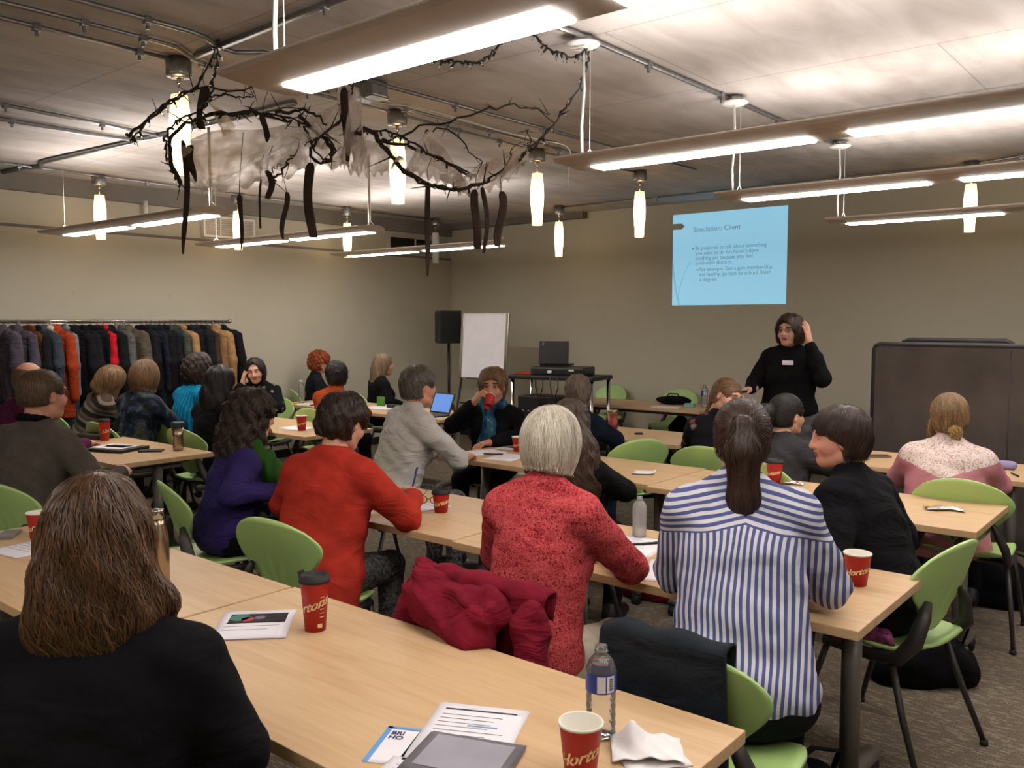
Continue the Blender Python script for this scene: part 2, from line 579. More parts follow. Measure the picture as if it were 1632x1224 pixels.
def surf(prims, g, pad=None):
    """surface-nets extraction; returns V, quads"""
    lo, hi = bounds(prims, 3 * g if pad is None else pad)
    B = 4
    nb = np.maximum(np.ceil((hi - lo) / (B * g)).astype(int), 1)
    ii = np.stack(np.meshgrid(*[np.arange(k) for k in nb], indexing='ij'), -1).reshape(-1, 3)
    cen = lo + (ii + 0.5) * B * g
    dc = sdf(prims, cen)
    act = np.abs(dc) < B * g * 1.7
    D = np.where(dc.reshape(nb) > 0, 1.0, -1.0).astype(np.float32)
    D = np.repeat(np.repeat(np.repeat(D, B, 0), B, 1), B, 2)
    sub = np.stack(np.meshgrid(*[np.arange(B)] * 3, indexing='ij'), -1).reshape(-1, 3)
    idx = (ii[act][:, None, :] * B + sub[None]).reshape(-1, 3)
    D[idx[:, 0], idx[:, 1], idx[:, 2]] = sdf(prims, lo + idx * g)
    S = D < 0
    c = S[:-1, :-1, :-1].astype(np.int8)
    tot = sum(S[a:S.shape[0] - 1 + a, b:S.shape[1] - 1 + b, e:S.shape[2] - 1 + e].astype(np.int8) for a in (0, 1) for b in (0, 1) for e in (0, 1))
    mixed = (tot > 0) & (tot < 8)
    cell = np.argwhere(mixed)
    vid = np.full(mixed.shape, -1, np.int32); vid[mixed] = np.arange(len(cell))
    V = (lo + (cell + 0.5) * g).astype(np.float32)
    Q = []
    for ax in range(3):
        sl0 = [slice(None)] * 3; sl1 = [slice(None)] * 3
        sl0[ax] = slice(0, -1); sl1[ax] = slice(1, None)
        a = S[tuple(sl0)]; b = S[tuple(sl1)]
        e = np.argwhere(a != b)
        o1, o2 = [(1, 2), (2, 0), (0, 1)][ax]
        ok = (e[:, o1] > 0) & (e[:, o2] > 0) & (e[:, o1] < S.shape[o1] - 1) & (e[:, o2] < S.shape[o2] - 1)
        e = e[ok]
        flip = b[e[:, 0], e[:, 1], e[:, 2]]
        def vi(d1, d2):
            q = e.copy(); q[:, o1] -= d1; q[:, o2] -= d2
            return vid[q[:, 0], q[:, 1], q[:, 2]]
        quad = np.stack([vi(1, 1), vi(0, 1), vi(0, 0), vi(1, 0)], -1)
        quad[flip] = quad[flip][:, ::-1]
        Q.append(quad)
    Q = np.concatenate(Q)
    Q = Q[(Q >= 0).all(1)]
    V = project(prims, V, 3, mx=g)
    return V, Q

def blob(name, prims, g, mat, parent=None):
    V, Q = surf(prims, g)
    return obj(name, fastmesh(name, V, Q), mat, parent)

# ------------------------------------------------------------------ the room
XL, YB, ZC = -8.80, 9.25, 3.04
XR, YF = 4.2, -3.2
m = MB(); m.box(((XL + XR) / 2, (YB + YF) / 2, -0.05), (XR - XL + 0.8, YB - YF + 0.8, 0.1)); struct('floor', m, 'carpet')
m = MB(); m.box(((XL + XR) / 2, (YB + YF) / 2, ZC + 0.1), (XR - XL + 0.8, YB - YF + 0.8, 0.2)); struct('ceiling', m, 'concrete')
m = MB(); m.box(((XL + XR) / 2, YB + 0.1, ZC / 2), (XR - XL + 0.4, 0.2, ZC)); struct('wall_back', m, wall_m)
m = MB(); m.box((XR + 0.1, (YB + YF) / 2, ZC / 2), (0.2, YB - YF, ZC)); struct('wall_right', m, wall_m)
m = MB(); m.box(((XL + XR) / 2, YF - 0.1, ZC / 2), (XR - XL + 0.4, 0.2, ZC)); struct('wall_front', m, wall_m)
# left wall: lower furred wall, shadow strip for the reveal, upper wall
m = MB(); m.box((XL - 0.1, (YB + YF) / 2, 1.265), (0.2, YB - YF, 2.53)); struct('wall_left', m, wall_m)
m = MB(); m.box((XL - 0.14, (YB + YF) / 2, 2.70), (0.2, YB - YF, 0.34)); struct('wall_left_upper', m, wall_m)
m = MB(); m.box((XL - 0.10, (YB + YF) / 2, 2.545), (0.19, YB - YF, 0.03)); struct('reveal_shadow_strip', m, 'dark_beam')  # darker strip, stands for the shadow line in the gap between the walls
m = MB(); m.box((XL - 0.08, (YB + YF) / 2, 2.955), (0.2, YB - YF, 0.17)); struct('trim_2', m, 'dark_beam')
m = MB(); m.box((XL + 0.006, (YB + YF) / 2, 0.05), (0.012, YB - YF, 0.1)); struct('baseboard_left', m, 'black_plastic')
m = MB(); m.box(((XL + XR) / 2, YB - 0.006, 0.05), (XR - XL, 0.012, 0.1)); struct('baseboard_back', m, 'black_plastic')
# concrete band over the corner of the back wall
m = MB(); m.box((-7.6, YB - 0.06, 3.0), (2.4, 0.12, 0.08)); struct('trim_3', m, 'dark_beam')

plain('vent_dark', (44, 42, 40), 0.7, var=0.1)
def vent(label, y0, y1, z0, z1, frame, dark):
    t = thing('air_vent', label, 'vent', (XL - 0.05, (y0 + y1) / 2, z0), 0)
    w, h = y1 - y0, z1 - z0
    f = MB()
    for (yy, zz, sy, sz) in ((0, 0.012, w, 0.025), (0, h - 0.012, w, 0.025), (-w / 2 + 0.012, h / 2, 0.025, h - 0.05), (w / 2 - 0.012, h / 2, 0.025, h - 0.05)):
        f.box((0.03, yy, zz), (0.05, sy, sz), bev=0.003)
    f.build('frame', frame, t)
    b = MB(); b.box((0.008, 0, h / 2), (0.012, w - 0.05, h - 0.05)); b.build('backing', 'vent_dark' if dark else 'fixture_grey', t)
    sl = MB(); sl.box((0, 0, 0), (0.02, w - 0.05, 0.004), rot=rotm('y', 0.5)); me = sl.mesh('slat')
    k = int((h - 0.05) / 0.022)
    for i in range(k):
        obj('slat', me, frame if not dark else 'vent_dark', t, (0.028, 0, 0.03 + i * (h - 0.06) / max(1, k - 1)))
    for s in ((-0.17, 0.17) if not dark else (0.0,)):
        mm = MB(); mm.box((0.03, s * w, h / 2), (0.03, 0.012, h - 0.05)); mm.build('mullion', frame, t)
vent('pale framed air vent high on the left wall above the coat rack', 5.29, 5.95, 2.585, 2.825, 'white_metal', False)
vent('dark louvred air vent high on the left wall near the back corner', 8.04, 9.05, 2.61, 2.815, 'fixture_grey', True)

# white down-pipe stubs on the upper left wall
m = MB(); m.tube([(0, 0, 0), (0, 0, 0.2)], 0.022, 10); m.box((0, 0, 0.01), (0.06, 0.06, 0.02), bev=0.004)
o = m.build('pipe', 'white_metal'); o.location = (XL + 0.02, 4.62, 2.70); tag(o, 'short white pipe stub on the upper left wall beside a pendant', 'pipe')

# small scuffs (screw holes) on the left wall
for i, (y, z, lab) in enumerate(((3.87, 1.93, 'small grey scuff mark on the left wall above the red coat'), (4.88, 1.92, 'small grey scuff mark on the left wall above the tan coat'))):
    m = MB(); m.box((0, 0, 0), (0.004, 0.02, 0.05), bev=0.0015)
    o = m.build('wall_bracket', 'fixture_grey'); o.location = (XL + 0.002, y, z); tag(o, lab, 'bracket')

# ------------------------------------------------------------------ tables
TOP = 0.735
def make_table(L, Dp, name='training_table'):
    t = bpy.data.objects.new(name, None); COL.objects.link(t)
    m = MB(); m.box((0, 0, TOP - 0.0155), (L, Dp, 0.031), bev=0.003); m.build('table_top', 'wood', t)
    for s in (-1, 1):
        x = s * (L / 2 - 0.13)
        m = MB(); m.tube([(x, 0, 0.06), (x, 0, 0.68)], 0.033, 16); m.build('column', 'leg_grey', t)
        m = MB(); m.tube([(x, -0.27, 0.075), (x, -0.25, 0.085), (x, 0, 0.105), (x, 0.25, 0.085), (x, 0.27, 0.075)], [0.028, 0.03, 0.034, 0.03, 0.028], 12); f = m.build('foot', 'leg_grey', t)
        m = MB(); m.box((x, 0, 0.692), (0.10, 0.42, 0.022), bev=0.004)
        m.tube([(x, -0.17, 0.69), (x, -0.165, 0.655), (x, 0.165, 0.655), (x, 0.17, 0.69)], 0.013, 8); m.build('bracket', 'leg_grey', t)
        for q in (-1, 1):
            m = MB(); m.tube([(x - 0.02, q * 0.25, 0.032), (x + 0.02, q * 0.25, 0.032)], 0.032, 14)
            m.tube([(x, q * 0.25, 0.045), (x, q * 0.25, 0.075)], 0.012, 8); m.build('caster', 'rubber', t)
    m = MB(); m.box((0, 0, 0.66), (L - 0.30, 0.035, 0.05), bev=0.004); m.build('beam', 'leg_grey', t)
    return t
tab0 = make_table(1.655, 0.705); tk = kidmap(tab0)
G_T = 'maple training tables in rows'
tables = [  # x centre, y centre, rz, label
    (-1.625, 1.435, 0.0, 'maple table nearest the camera with water bottle, red cup and napkin'),
    (-3.290, 1.430, 0.0, 'maple table at lower left in front of the long-haired woman in black'),
    (-1.635, 2.935, 0.0, 'maple table in front of the striped shirt and coral lace women'),
    (-3.300, 2.955, 0.0, 'maple table in front of the woman in the red cardigan'),
    (-1.640, 4.500, 0.0, 'maple table with a crumpled silver wrapper, second row from presenter side'),
    (-3.305, 4.545, 0.0, 'maple table where the woman in the blue scarf drinks'),
    (-1.690, 5.985, 0.0, 'maple table in front of the woman in the pink and lace top'),
    (-3.950, 6.030, 0.0, 'maple table in front of the man in the navy top'),
    (-4.960, 8.330, 0.0, 'maple table along the back wall beneath the projected slide'),
    (-6.280, 2.965, 0.0, 'maple table with black folder, steel tumbler and red cup at left'),
    (-6.440, 4.570, 0.0, 'maple table with a lone red cup and papers, left block'),
    (-6.450, 6.110, 0.0, 'maple table carrying the open tablet computer near the flip chart'),
]
for i, (x, y, rz, lab) in enumerate(tables):
    if i == 0:
        tab0.location = (x, y, 0); tag(tab0, lab, 'table', G_T)
    else:
        tab0['category'] = 'table'
        clone(tab0, tk, (x, y, 0), rz, lab, G_T)

tb = make_table(0.88, 0.705); tb.location = (-7.72, 4.58, 0); tag(tb, 'short maple table near the coat rack in front of the striped sweater woman', 'table', G_T)
tb = make_table(0.88, 0.705); tb.location = (-7.74, 6.13, 0); tag(tb, 'maple table with clear water bottle near the left wall', 'table', G_T)

# ------------------------------------------------------------------ chairs
def make_chair():
    t = bpy.data.objects.new('shell_chair', None); COL.objects.link(t)
    # backrest shell: u across, v upward
    def back(u, v):
        a = (u - 0.5) * 2; b = (v - 0.5) * 2
        s = a * np.sqrt(1 - b * b / 2); q = b * np.sqrt(1 - a * a / 2)      # square to disc
        q1 = (q + 1) / 2
        e = np.clip((q1 - 0.18) / 0.55, 0, 1); e = e * e * (3 - 2 * e)
        x = s * (0.150 + 0.108 * e)
        z = 0.495 + 0.36 * q1
        y = -0.190 - 0.085 * q1 + 1.15 * x * x * (0.35 + 0.65 * q1) + 0.02 * np.cos(q1 * 3.0)
        y = y + 0.0055 * np.cos(x * 105.0) * np.exp(-((q1 - 0.30) / 0.17) ** 2)
        return x, y, z
    V, F = sheet(back, 29, 19, 0.011)
    m = MB(); m.add(V, F); m.build('backrest', green_m, t)
    def seat(u, v):
        s = (u - 0.5) * 2
        w = 0.225 * np.sqrt(np.clip(1 - np.abs((v - 0.5) * 2) ** 4 * 0.62, 0.1, 1))
        x = s * w
        y = -0.215 + v * 0.445
        z = 0.447 + 0.018 * s * s - 0.028 * np.clip((v - 0.82) / 0.18, 0, 1) ** 2 + 0.02 * np.clip((0.2 - v) / 0.2, 0, 1) ** 2
        return x, y, z
    V, F = sheet(seat, 17, 17, 0.013)
    m = MB(); m.add(V, F); m.build('seat', green_m, t)
    for s in (-1, 1):
        m = MB(); m.tube([(s * 0.205, 0.15, 0.415), (s * 0.215, -0.04, 0.415), (s * 0.215, -0.15, 0.43), (s * 0.205, -0.205, 0.50), (s * 0.165, -0.215, 0.585), (s * 0.135, -0.215, 0.64)], [0.014, 0.016, 0.019, 0.021, 0.018, 0.01], 8, flat=1.5)
        m.build('side_bracket', 'chair_metal', t)
        for q, y0, y1 in ((1, 0.13, 0.245), (-1, -0.12, -0.265)):
            m = MB(); m.tube([(s * 0.205, y0, 0.42), (s * 0.235, y0 + (y1 - y0) * 0.45, 0.22), (s * 0.262, y1, 0.012)], [0.0135, 0.0125, 0.0105], 10); lg = m.build('leg', 'chair_metal', t)
            m = MB(); m.tube([(s * 0.262, y1, 0.0), (s * 0.260, y1, 0.022)], 0.016, 10); m.build('glide', 'rubber', lg)
    m = MB(); m.tube([(-0.205, 0.10, 0.412), (0.205, 0.10, 0.412)], 0.012, 8); m.tube([(-0.205, -0.10, 0.412), (0.205, -0.10, 0.412)], 0.012, 8); m.build('cross_rail', 'chair_metal', t)
    return t
chair0 = make_chair(); ck = kidmap(chair0); chair_used = []
def chair(x, y, face, label):
    rz = math.radians(face - 90)
    if not chair_used:
        chair0.location = (x, y, 0); chair0.rotation_euler = (0, 0, rz)
        tag(chair0, label, 'chair', 'green plastic shell chairs'); chair_used.append(1)
        return chair0
    return clone(chair0, ck, (x, y, 0), rz, label, 'green plastic shell chairs')

# ------------------------------------------------------------------ linear lamps
emis('tube_light', (255, 250, 244), STRIP_DOWN)
emis('tube_up', (255, 248, 243), STRIP_UP)
m_, nt_, b_ = new_mat('pendant_glow')          # translucent shade, brightest around the bulb inside
b_.inputs['Base Color'].default_value = (*lin((240, 220, 180)), 1)
b_.inputs['Emission Color'].default_value = (*lin((255, 220, 164)), 1)
tc_ = nt_.nodes.new('ShaderNodeTexCoord'); sx_ = nt_.nodes.new('ShaderNodeSeparateXYZ'); nt_.links.new(tc_.outputs['Object'], sx_.inputs[0])
mr_ = nt_.nodes.new('ShaderNodeMapRange'); mr_.inputs[1].default_value = -0.62; mr_.inputs[2].default_value = -0.19; nt_.links.new(sx_.outputs[2], mr_.inputs[0])
rr_ = ramp(nt_, mr_.outputs[0], [(0.0, (0.32,) * 3), (0.14, (0.5,) * 3), (0.32, (1.0,) * 3), (0.6, (1.0,) * 3), (0.86, (0.34,) * 3), (1.0, (0.22,) * 3)])
mm_ = nt_.nodes.new('ShaderNodeMath'); mm_.operation = 'MULTIPLY'; mm_.inputs[1].default_value = PENDANT * 1.3; nt_.links.new(rr_.outputs[0], mm_.inputs[0]); nt_.links.new(mm_.outputs[0], b_.inputs['Emission Strength'])
MATS['pendant_glow'] = m_
emis('pendant_core', (255, 236, 196), PENDANT * 4)
LZ = 2.40
def lamp_proto(right=False):
    t = bpy.data.objects.new('linear_lamp', None); COL.objects.link(t)
    L = 2.48
    # winged housing profile (y,z), extruded along x
    pr = [(-0.205, 0.022), (-0.195, 0.010), (-0.05, 0.0), (0.088, 0.0), (0.098, 0.012), (0.09, 0.03), (0.05, 0.05), (-0.08, 0.05), (-0.195, 0.034), (-0.205, 0.028)]
    n = len(pr); V = [(x, a, b) for x in (0, L) for a, b in pr]
    F = [(i, (i + 1) % n, n + (i + 1) % n, n + i) for i in range(n)] + [tuple(range(n))[::-1], tuple(range(n, 2 * n))]
    m = MB(); m.add(V, F, False); m.build('housing', 'fixture_grey', t)
    for i in (0, 1):
        x0 = 0.10 + i * 1.22
        m = MB(); m.box((x0 + 0.53, 0.024, -0.003), (1.06, 0.112, 0.008), bev=0.003); m.build('diffuser', 'tube_light', t)
        m = MB(); m.add([(x0, -0.07, 0.0505), (x0 + 1.06, -0.07, 0.0505), (x0 + 1.06, 0.045, 0.0505), (x0, 0.045, 0.0505)], [(0, 1, 2, 3)], False); m.build('uplight', 'tube_up', t)
    for x in (0.07, L - 0.07):
        m = MB(); m.tube([(x, -0.05, 0.045), (x, 0, 0.09), (x, 0.05, 0.045)], 0.003, 6); m.tube([(x, 0, 0.085), (x, 0, ZC - LZ)], 0.0016, 5); m.build('hanger_wire', 'white_metal', t)
    if right:
        m = MB(); m.tube([(L - 0.09, 0.0, 0.045), (L - 0.09, 0, ZC - LZ)], 0.010, 8); m.build('cord', 'fixture_grey', t)
        return t
    # power cord with ceiling disc
    m = MB(); m.tube([(0.025, 0.0, 0.045), (0.02, 0, 0.2), (0.035, 0, 0.38), (0.025, 0.0, ZC - LZ - 0.04)], 0.008, 8); m.build('cord', 'white_metal', t)
    m = MB(); m.lathe([(0.0, -0.012), (0.06, -0.012), (0.085, 0.0), (0.085, 0.006), (0.05, 0.008), (0.0, 0.008)], 24, (0.025, 0, ZC - LZ - 0.045)); d = m.build('ceiling_disc', 'white_metal', t)
    m = MB(); m.lathe([(0.0, 0), (0.05, 0), (0.05, 0.04), (0, 0.04)], 16, (0.025, 0, ZC - LZ - 0.038)); m.build('junction_box', 'galvanised', t)
    return t
lp = lamp_proto(); lk = kidmap(lp); lpr = lamp_proto(True); lrk = kidmap(lpr)
lamps = [(-2.46, 1.74, 'long linear ceiling lamp nearest the camera, running off the top edge'),
         (-2.53, 3.57, 'long linear ceiling lamp at right, second nearest of the right-hand column'),
         (-2.46, 5.10, 'long linear ceiling lamp at right, third nearest of the right-hand column'),
         (-2.42, 6.86, 'long linear ceiling lamp at right, farthest of the right-hand column'),
         (-7.98, 3.42, 'long linear ceiling lamp above the coat rack, nearest of the left column'),
         (-8.02, 4.92, 'long linear ceiling lamp in front of the pale vent, middle of the left column'),
         (-8.00, 6.60, 'long linear ceiling lamp nearest the back corner, left column'),
         (0.10, 1.74, 'long linear ceiling lamp to the right of the camera'),
         (0.05, 5.10, 'long linear ceiling lamp beyond the right edge of the picture'),
         (-2.52, -0.6, 'long linear ceiling lamp behind the camera'),
         (-5.6, -0.6, 'long linear ceiling lamp behind the camera to the left')]
for i, (x, y, lab) in enumerate(lamps):
    if i == 0:
        lp.location = (x, y, LZ); tag(lp, lab, 'lamp', 'linear suspended lamps')
    elif i == 4:
        lpr.location = (x, y, LZ); tag(lpr, lab, 'lamp', 'linear suspended lamps')
    elif i in (5, 6):
        clone(lpr, lrk, (x, y, LZ), 0, lab, 'linear suspended lamps')
    else:
        clone(lp, lk, (x, y, LZ), 0, lab, 'linear suspended lamps')

# ------------------------------------------------------------------ pendants
def pend_proto(lit):
    t = bpy.data.objects.new('pendant_lamp', None); COL.objects.link(t)
    m = MB(); m.lathe([(0.0, -0.10), (0.062, -0.10), (0.066, -0.092), (0.066, -0.02), (0.058, -0.015), (0.058, 0.0), (0.0, 0.0)], 20); cn = m.build('canopy', 'galvanised', t)
    m = MB()
    for a in range(3):
        m.lathe([(0, 0), (0.009, 0), (0.009, 0.006), (0, 0.006)], 8, (0.03 * math.cos(a * 2.1), 0.03 * math.sin(a * 2.1), -0.107))
    m.build('screw', 'chrome', cn)
    m = MB(); m.tube([(0, 0, -0.10), (0, 0, -0.2)], 0.004, 6); m.lathe([(0.0, 0), (0.012, 0), (0.012, 0.03), (0, 0.03)], 10, (0, 0, -0.135)); m.build('stem', 'chrome', t)
    mt = 'pendant_glow' if lit else 'white_metal'
    zt, zb = -0.195, -0.61
    pr = [(0.043, zt)] + [(0.043 + 0.012 * math.sin(PI * min(1, k / 10)), zt + (zb - zt) * k / 12) for k in range(1, 12)] + [(0.042, zb), (0.039, zb), (0.040, zb + 0.1), (0.05, (zt + zb) / 2), (0.040, zt - 0.01)]
    m = MB(); m.lathe(pr[::-1], 22, cap=False); m.build('shade', mt, t)
    if lit:
        m = MB(); m.lathe([(0.0, zb + 0.08), (0.044, zb + 0.09), (0.0575, (zt + zb) / 2 + 0.02), (0.0575, (zt + zb) / 2 - 0.06), (0.0, zb + 0.12)], 22, cap=False)
        m2 = MB(); m2.lathe([(0.0, -0.05), (0.018, -0.04), (0.024, 0), (0.014, 0.04), (0.0, 0.05)], 12, (0, 0, (zt + zb) / 2)); m2.build('bulb', 'pendant_core', t)
    return t
pp = pend_proto(True); pk = kidmap(pp)
pend = [(-4.36, 2.50, 'lit cylindrical pendant lamp behind the left end of the hanging branches'),
        (-4.31, 4.02, 'lit cylindrical pendant lamp behind the white gauze at the middle'),
        (-4.40, 5.64, 'lit cylindrical pendant lamp just right of the branch garland'),
        (-4.28, 7.03, 'lit cylindrical pendant lamp left of the projected slide'),
        (-6.32, 8.53, 'lit cylindrical pendant lamp hanging near the back wall above the laptop cart'),
        (-1.81, 8.48, 'lit cylindrical pendant lamp crossed by the linear lamps at far right'),
        (-8.35, 3.94, 'lit cylindrical pendant lamp above the coat rack at left'),
        (-8.41, 5.47, 'lit cylindrical pendant lamp in front of the pale vent'),
        (-8.38, 6.97, 'lit cylindrical pendant lamp between the two left wall vents')]
for i, (x, y, lab) in enumerate(pend):
    if i == 0:
        pp.location = (x, y, ZC); tag(pp, lab, 'lamp', 'glass pendant lamps')
    else:
        clone(pp, pk, (x, y, ZC), 0.3 * i, lab, 'glass pendant lamps')
pu = pend_proto(False); pu.location = (-8.38, 8.50, ZC); tag(pu, 'unlit white cylindrical pendant lamp in the back left corner', 'lamp', 'glass pendant lamps')

# ------------------------------------------------------------------ conduits on the ceiling
CZ = ZC - 0.022
def conduit(label, pts, r=0.011, clips=()):
    t = thing('conduit', label, 'conduit', (pts[0][0], pts[0][1], ZC))
    P = [(x - pts[0][0], y - pts[0][1], CZ - ZC - (0.0 if len(p) == 2 else p[2])) for p in pts for x, y in [p[:2]]]
    m = MB(); m.tube(P, r, 8); m.build('pipe', 'galvanised', t)
    for c in clips:
        i = min(int(c), len(P) - 2); f = c - i
        q = np.array(P[i]) * (1 - f) + np.array(P[i + 1]) * f
        m = MB(); m.box(q + np.array([0, 0, -0.004]), (0.034, 0.034, 0.036), bev=0.005); m.box(q + np.array([0, 0, -0.03]), (0.012, 0.012, 0.03)); m.build('clip', 'galvanised', t)
conduit('straight steel conduit on the ceiling feeding the right-hand linear lamps', [(-2.5, 3.2), (-2.47, 3.45), (-2.43, 6.8)], 0.013, (1.2, 1.45, 1.7))
conduit('steel conduit on the ceiling running to the right from a junction box', [(-3.86, 3.5), (-3.80, 7.2)], 0.012, (0.16, 0.4, 0.66))
conduit('steel conduit on the ceiling behind the gauze, middle of three', [(-4.17, 3.4), (-4.19, 6.2)], 0.010, (0.2, 0.5, 0.8))
conduit('steel conduit on the ceiling linking the central row of pendants', [(-4.33, 2.6), (-4.31, 4.0), (-4.38, 5.6), (-4.29, 7.0)], 0.010, (0.5, 1.4, 1.7, 2.5))
conduit('wavy steel conduit at the top left with S-shaped bends', [(-3.86, 0.8), (-3.86, 1.76), (-3.86, 2.27), (-3.88, 2.37), (-3.97, 2.50), (-3.98, 2.6), (-3.87, 2.68), (-3.83, 2.95), (-3.84, 3.5)], 0.013, (1.6, 6.9))
conduit('steel conduit at the top left bending around a pendant canopy', [(-4.16, 0.8), (-4.12, 1.9), (-4.12, 2.25), (-4.13, 2.36), (-4.25, 2.52), (-4.30, 2.7), (-4.24, 3.4)], 0.011, (1.0, 1.8, 5.3))
conduit('straight steel conduit at the top left ending at the pendant canopy', [(-4.36, 0.8), (-4.34, 2.44)], 0.011, (0.6, 0.9))
conduit('steel conduit crossing the ceiling at left, upper of a pair', [(-6.0, 1.2), (-6.05, 2.2), (-6.12, 3.0), (-6.19, 3.45)], 0.013, (1.1, 1.9))
conduit('steel conduit at left, lower of a pair, turning toward the cross beam', [(-6.48, 1.2), (-6.49, 2.4), (-6.50, 3.2), (-6.42, 3.34), (-6.19, 3.39)], 0.016, (1.1,))
conduit('thick grey conduit running toward the left wall across the ceiling', [(-8.78, 3.26), (-8.35, 3.30), (-8.2, 3.36), (-8.0, 3.28), (-7.8, 3.28), (-6.15, 3.38), (-4.6, 3.42)], 0.02)
conduit('thick grey conduit crossing the top of the ceiling near the big lamp', [(-4.19, 2.50), (-2.9, 2.46), (-1.6, 2.44)], 0.018, (0.85,))
conduit('thin conduit with small boxes running along the bright ceiling at right', [(-2.9, 6.0), (-1.0, 5.95), (1.5, 5.9)], 0.007, (0.3, 0.85))
conduit('steel conduit feeding the pendants over the coat rack', [(-8.24, 1.5), (-8.30, 3.94), (-8.35, 5.47), (-8.36, 6.97), (-8.37, 8.5)], 0.010, (0.7, 1.3, 1.7, 2.4))
conduit('steel conduit linking the two pendants near the back wall', [(-6.32, 8.53), (-1.81, 8.48), (-1.0, 8.2)], 0.010, (0.3, 0.6, 1.5))
m = MB(); m.box((0, 0, -0.05), (0.16, 0.12, 0.09), bev=0.006); m.box((0, 0, -0.10), (0.17, 0.13, 0.008))
o = m.build('junction_box', 'galvanised'); o.location = (-3.92, 3.45, ZC); tag(o, 'square steel junction box on the ceiling behind the nearest linear lamp', 'box')
m = MB(); m.box((0, 0, -0.04), (0.10, 0.12, 0.07), bev=0.006); o = m.build('junction_box', 'galvanised'); o.location = (-3.62, 6.1, ZC); tag(o, 'small steel junction box on the ceiling at the end of the second linear lamp', 'box')

# ------------------------------------------------------------------ people: head, hands, body
HEAD = [
    E((0, -0.014, 0.030), (0.074, 0.094, 0.086)),
    E((0, 0.018, -0.030), (0.060, 0.074, 0.082), k=0.04),
    E((0, 0.058, -0.088), (0.026, 0.026, 0.020), k=0.03),
    C((-0.045, 0.0, -0.070), (-0.012, 0.058, -0.092), 0.018, 0.016, k=0.03),
    C((0.045, 0.0, -0.070), (0.012, 0.058, -0.092), 0.018, 0.016, k=0.03),
    E((-0.040, 0.058, -0.030), (0.024, 0.026, 0.024), k=0.03),
    E((0.040, 0.058, -0.030), (0.024, 0.026, 0.024), k=0.03),
    C((-0.034, 0.079, 0.030), (0.034, 0.079, 0.030), 0.013, k=0.025),
    E((-0.031, 0.102, 0.010), (0.018, 0.016, 0.013), k=0.018, op='-'),
    E((0.031, 0.102, 0.010), (0.018, 0.016, 0.013), k=0.018, op='-'),
    C((0, 0.090, 0.018), (0, 0.106, -0.026), 0.009, 0.0125, k=0.014),
    C((-0.012, 0.094, -0.030), (0.012, 0.094, -0.030), 0.0085, k=0.01),
    C((-0.017, 0.084, -0.054), (0.0, 0.090, -0.0525), 0.0065, 0.0075, k=0.008),
    C((0.017, 0.084, -0.054), (0.0, 0.090, -0.0525), 0.0065, 0.0075, k=0.008),
    C((-0.015, 0.083, -0.0655), (0.015, 0.083, -0.0655), 0.0080, k=0.008),
    C((-0.022, 0.093, -0.0598), (0.022, 0.093, -0.0598), 0.0022, k=0.004, op='-'),
    E((-0.076, -0.004, -0.002), (0.011, 0.020, 0.032), M=rotm('z', -0.35), k=0.008),
    E((0.076, -0.004, -0.002), (0.011, 0.020, 0.032), M=rotm('z', 0.35), k=0.008),
    E((-0.089, 0.002, 0.000), (0.006, 0.010, 0.018), k=0.006, op='-'),
    E((0.089, 0.002, 0.000), (0.006, 0.010, 0.018), k=0.006, op='-'),
    C((0, -0.028, -0.060), (0, -0.042, -0.16), 0.053, 0.052, k=0.03),
    E((-0.019, 0.085, 0.006), (0.006, 0.01, 0.008), k=0.01, op='-'),
    E((0.019, 0.085, 0.006), (0.006, 0.01, 0.008), k=0.01, op='-'),
]
HEADS = {}
def head_tpl(g):
    if g not in HEADS:
        V, Q = surf(HEAD, g)
        cen = V[Q].mean(1)
        lip = (np.abs(cen[:, 0]) < 0.023 - 0.25 * np.abs(cen[:, 2] + 0.060)) & (cen[:, 1] > 0.080) & (cen[:, 2] < -0.0475) & (cen[:, 2] > -0.0735)
        brow = (np.abs(np.abs(cen[:, 0]) - 0.033) < 0.019) & (cen[:, 1] > 0.06) & (np.abs(cen[:, 2] - 0.0315 + 0.10 * (np.abs(cen[:, 0]) - 0.033)) < 0.0042)
        HEADS[g] = (V, Q, lip.astype(np.int32) + 2 * brow.astype(np.int32))
    return HEADS[g]

def unit(v):
    v = np.asarray(v, float); return v / max(np.linalg.norm(v), 1e-9)

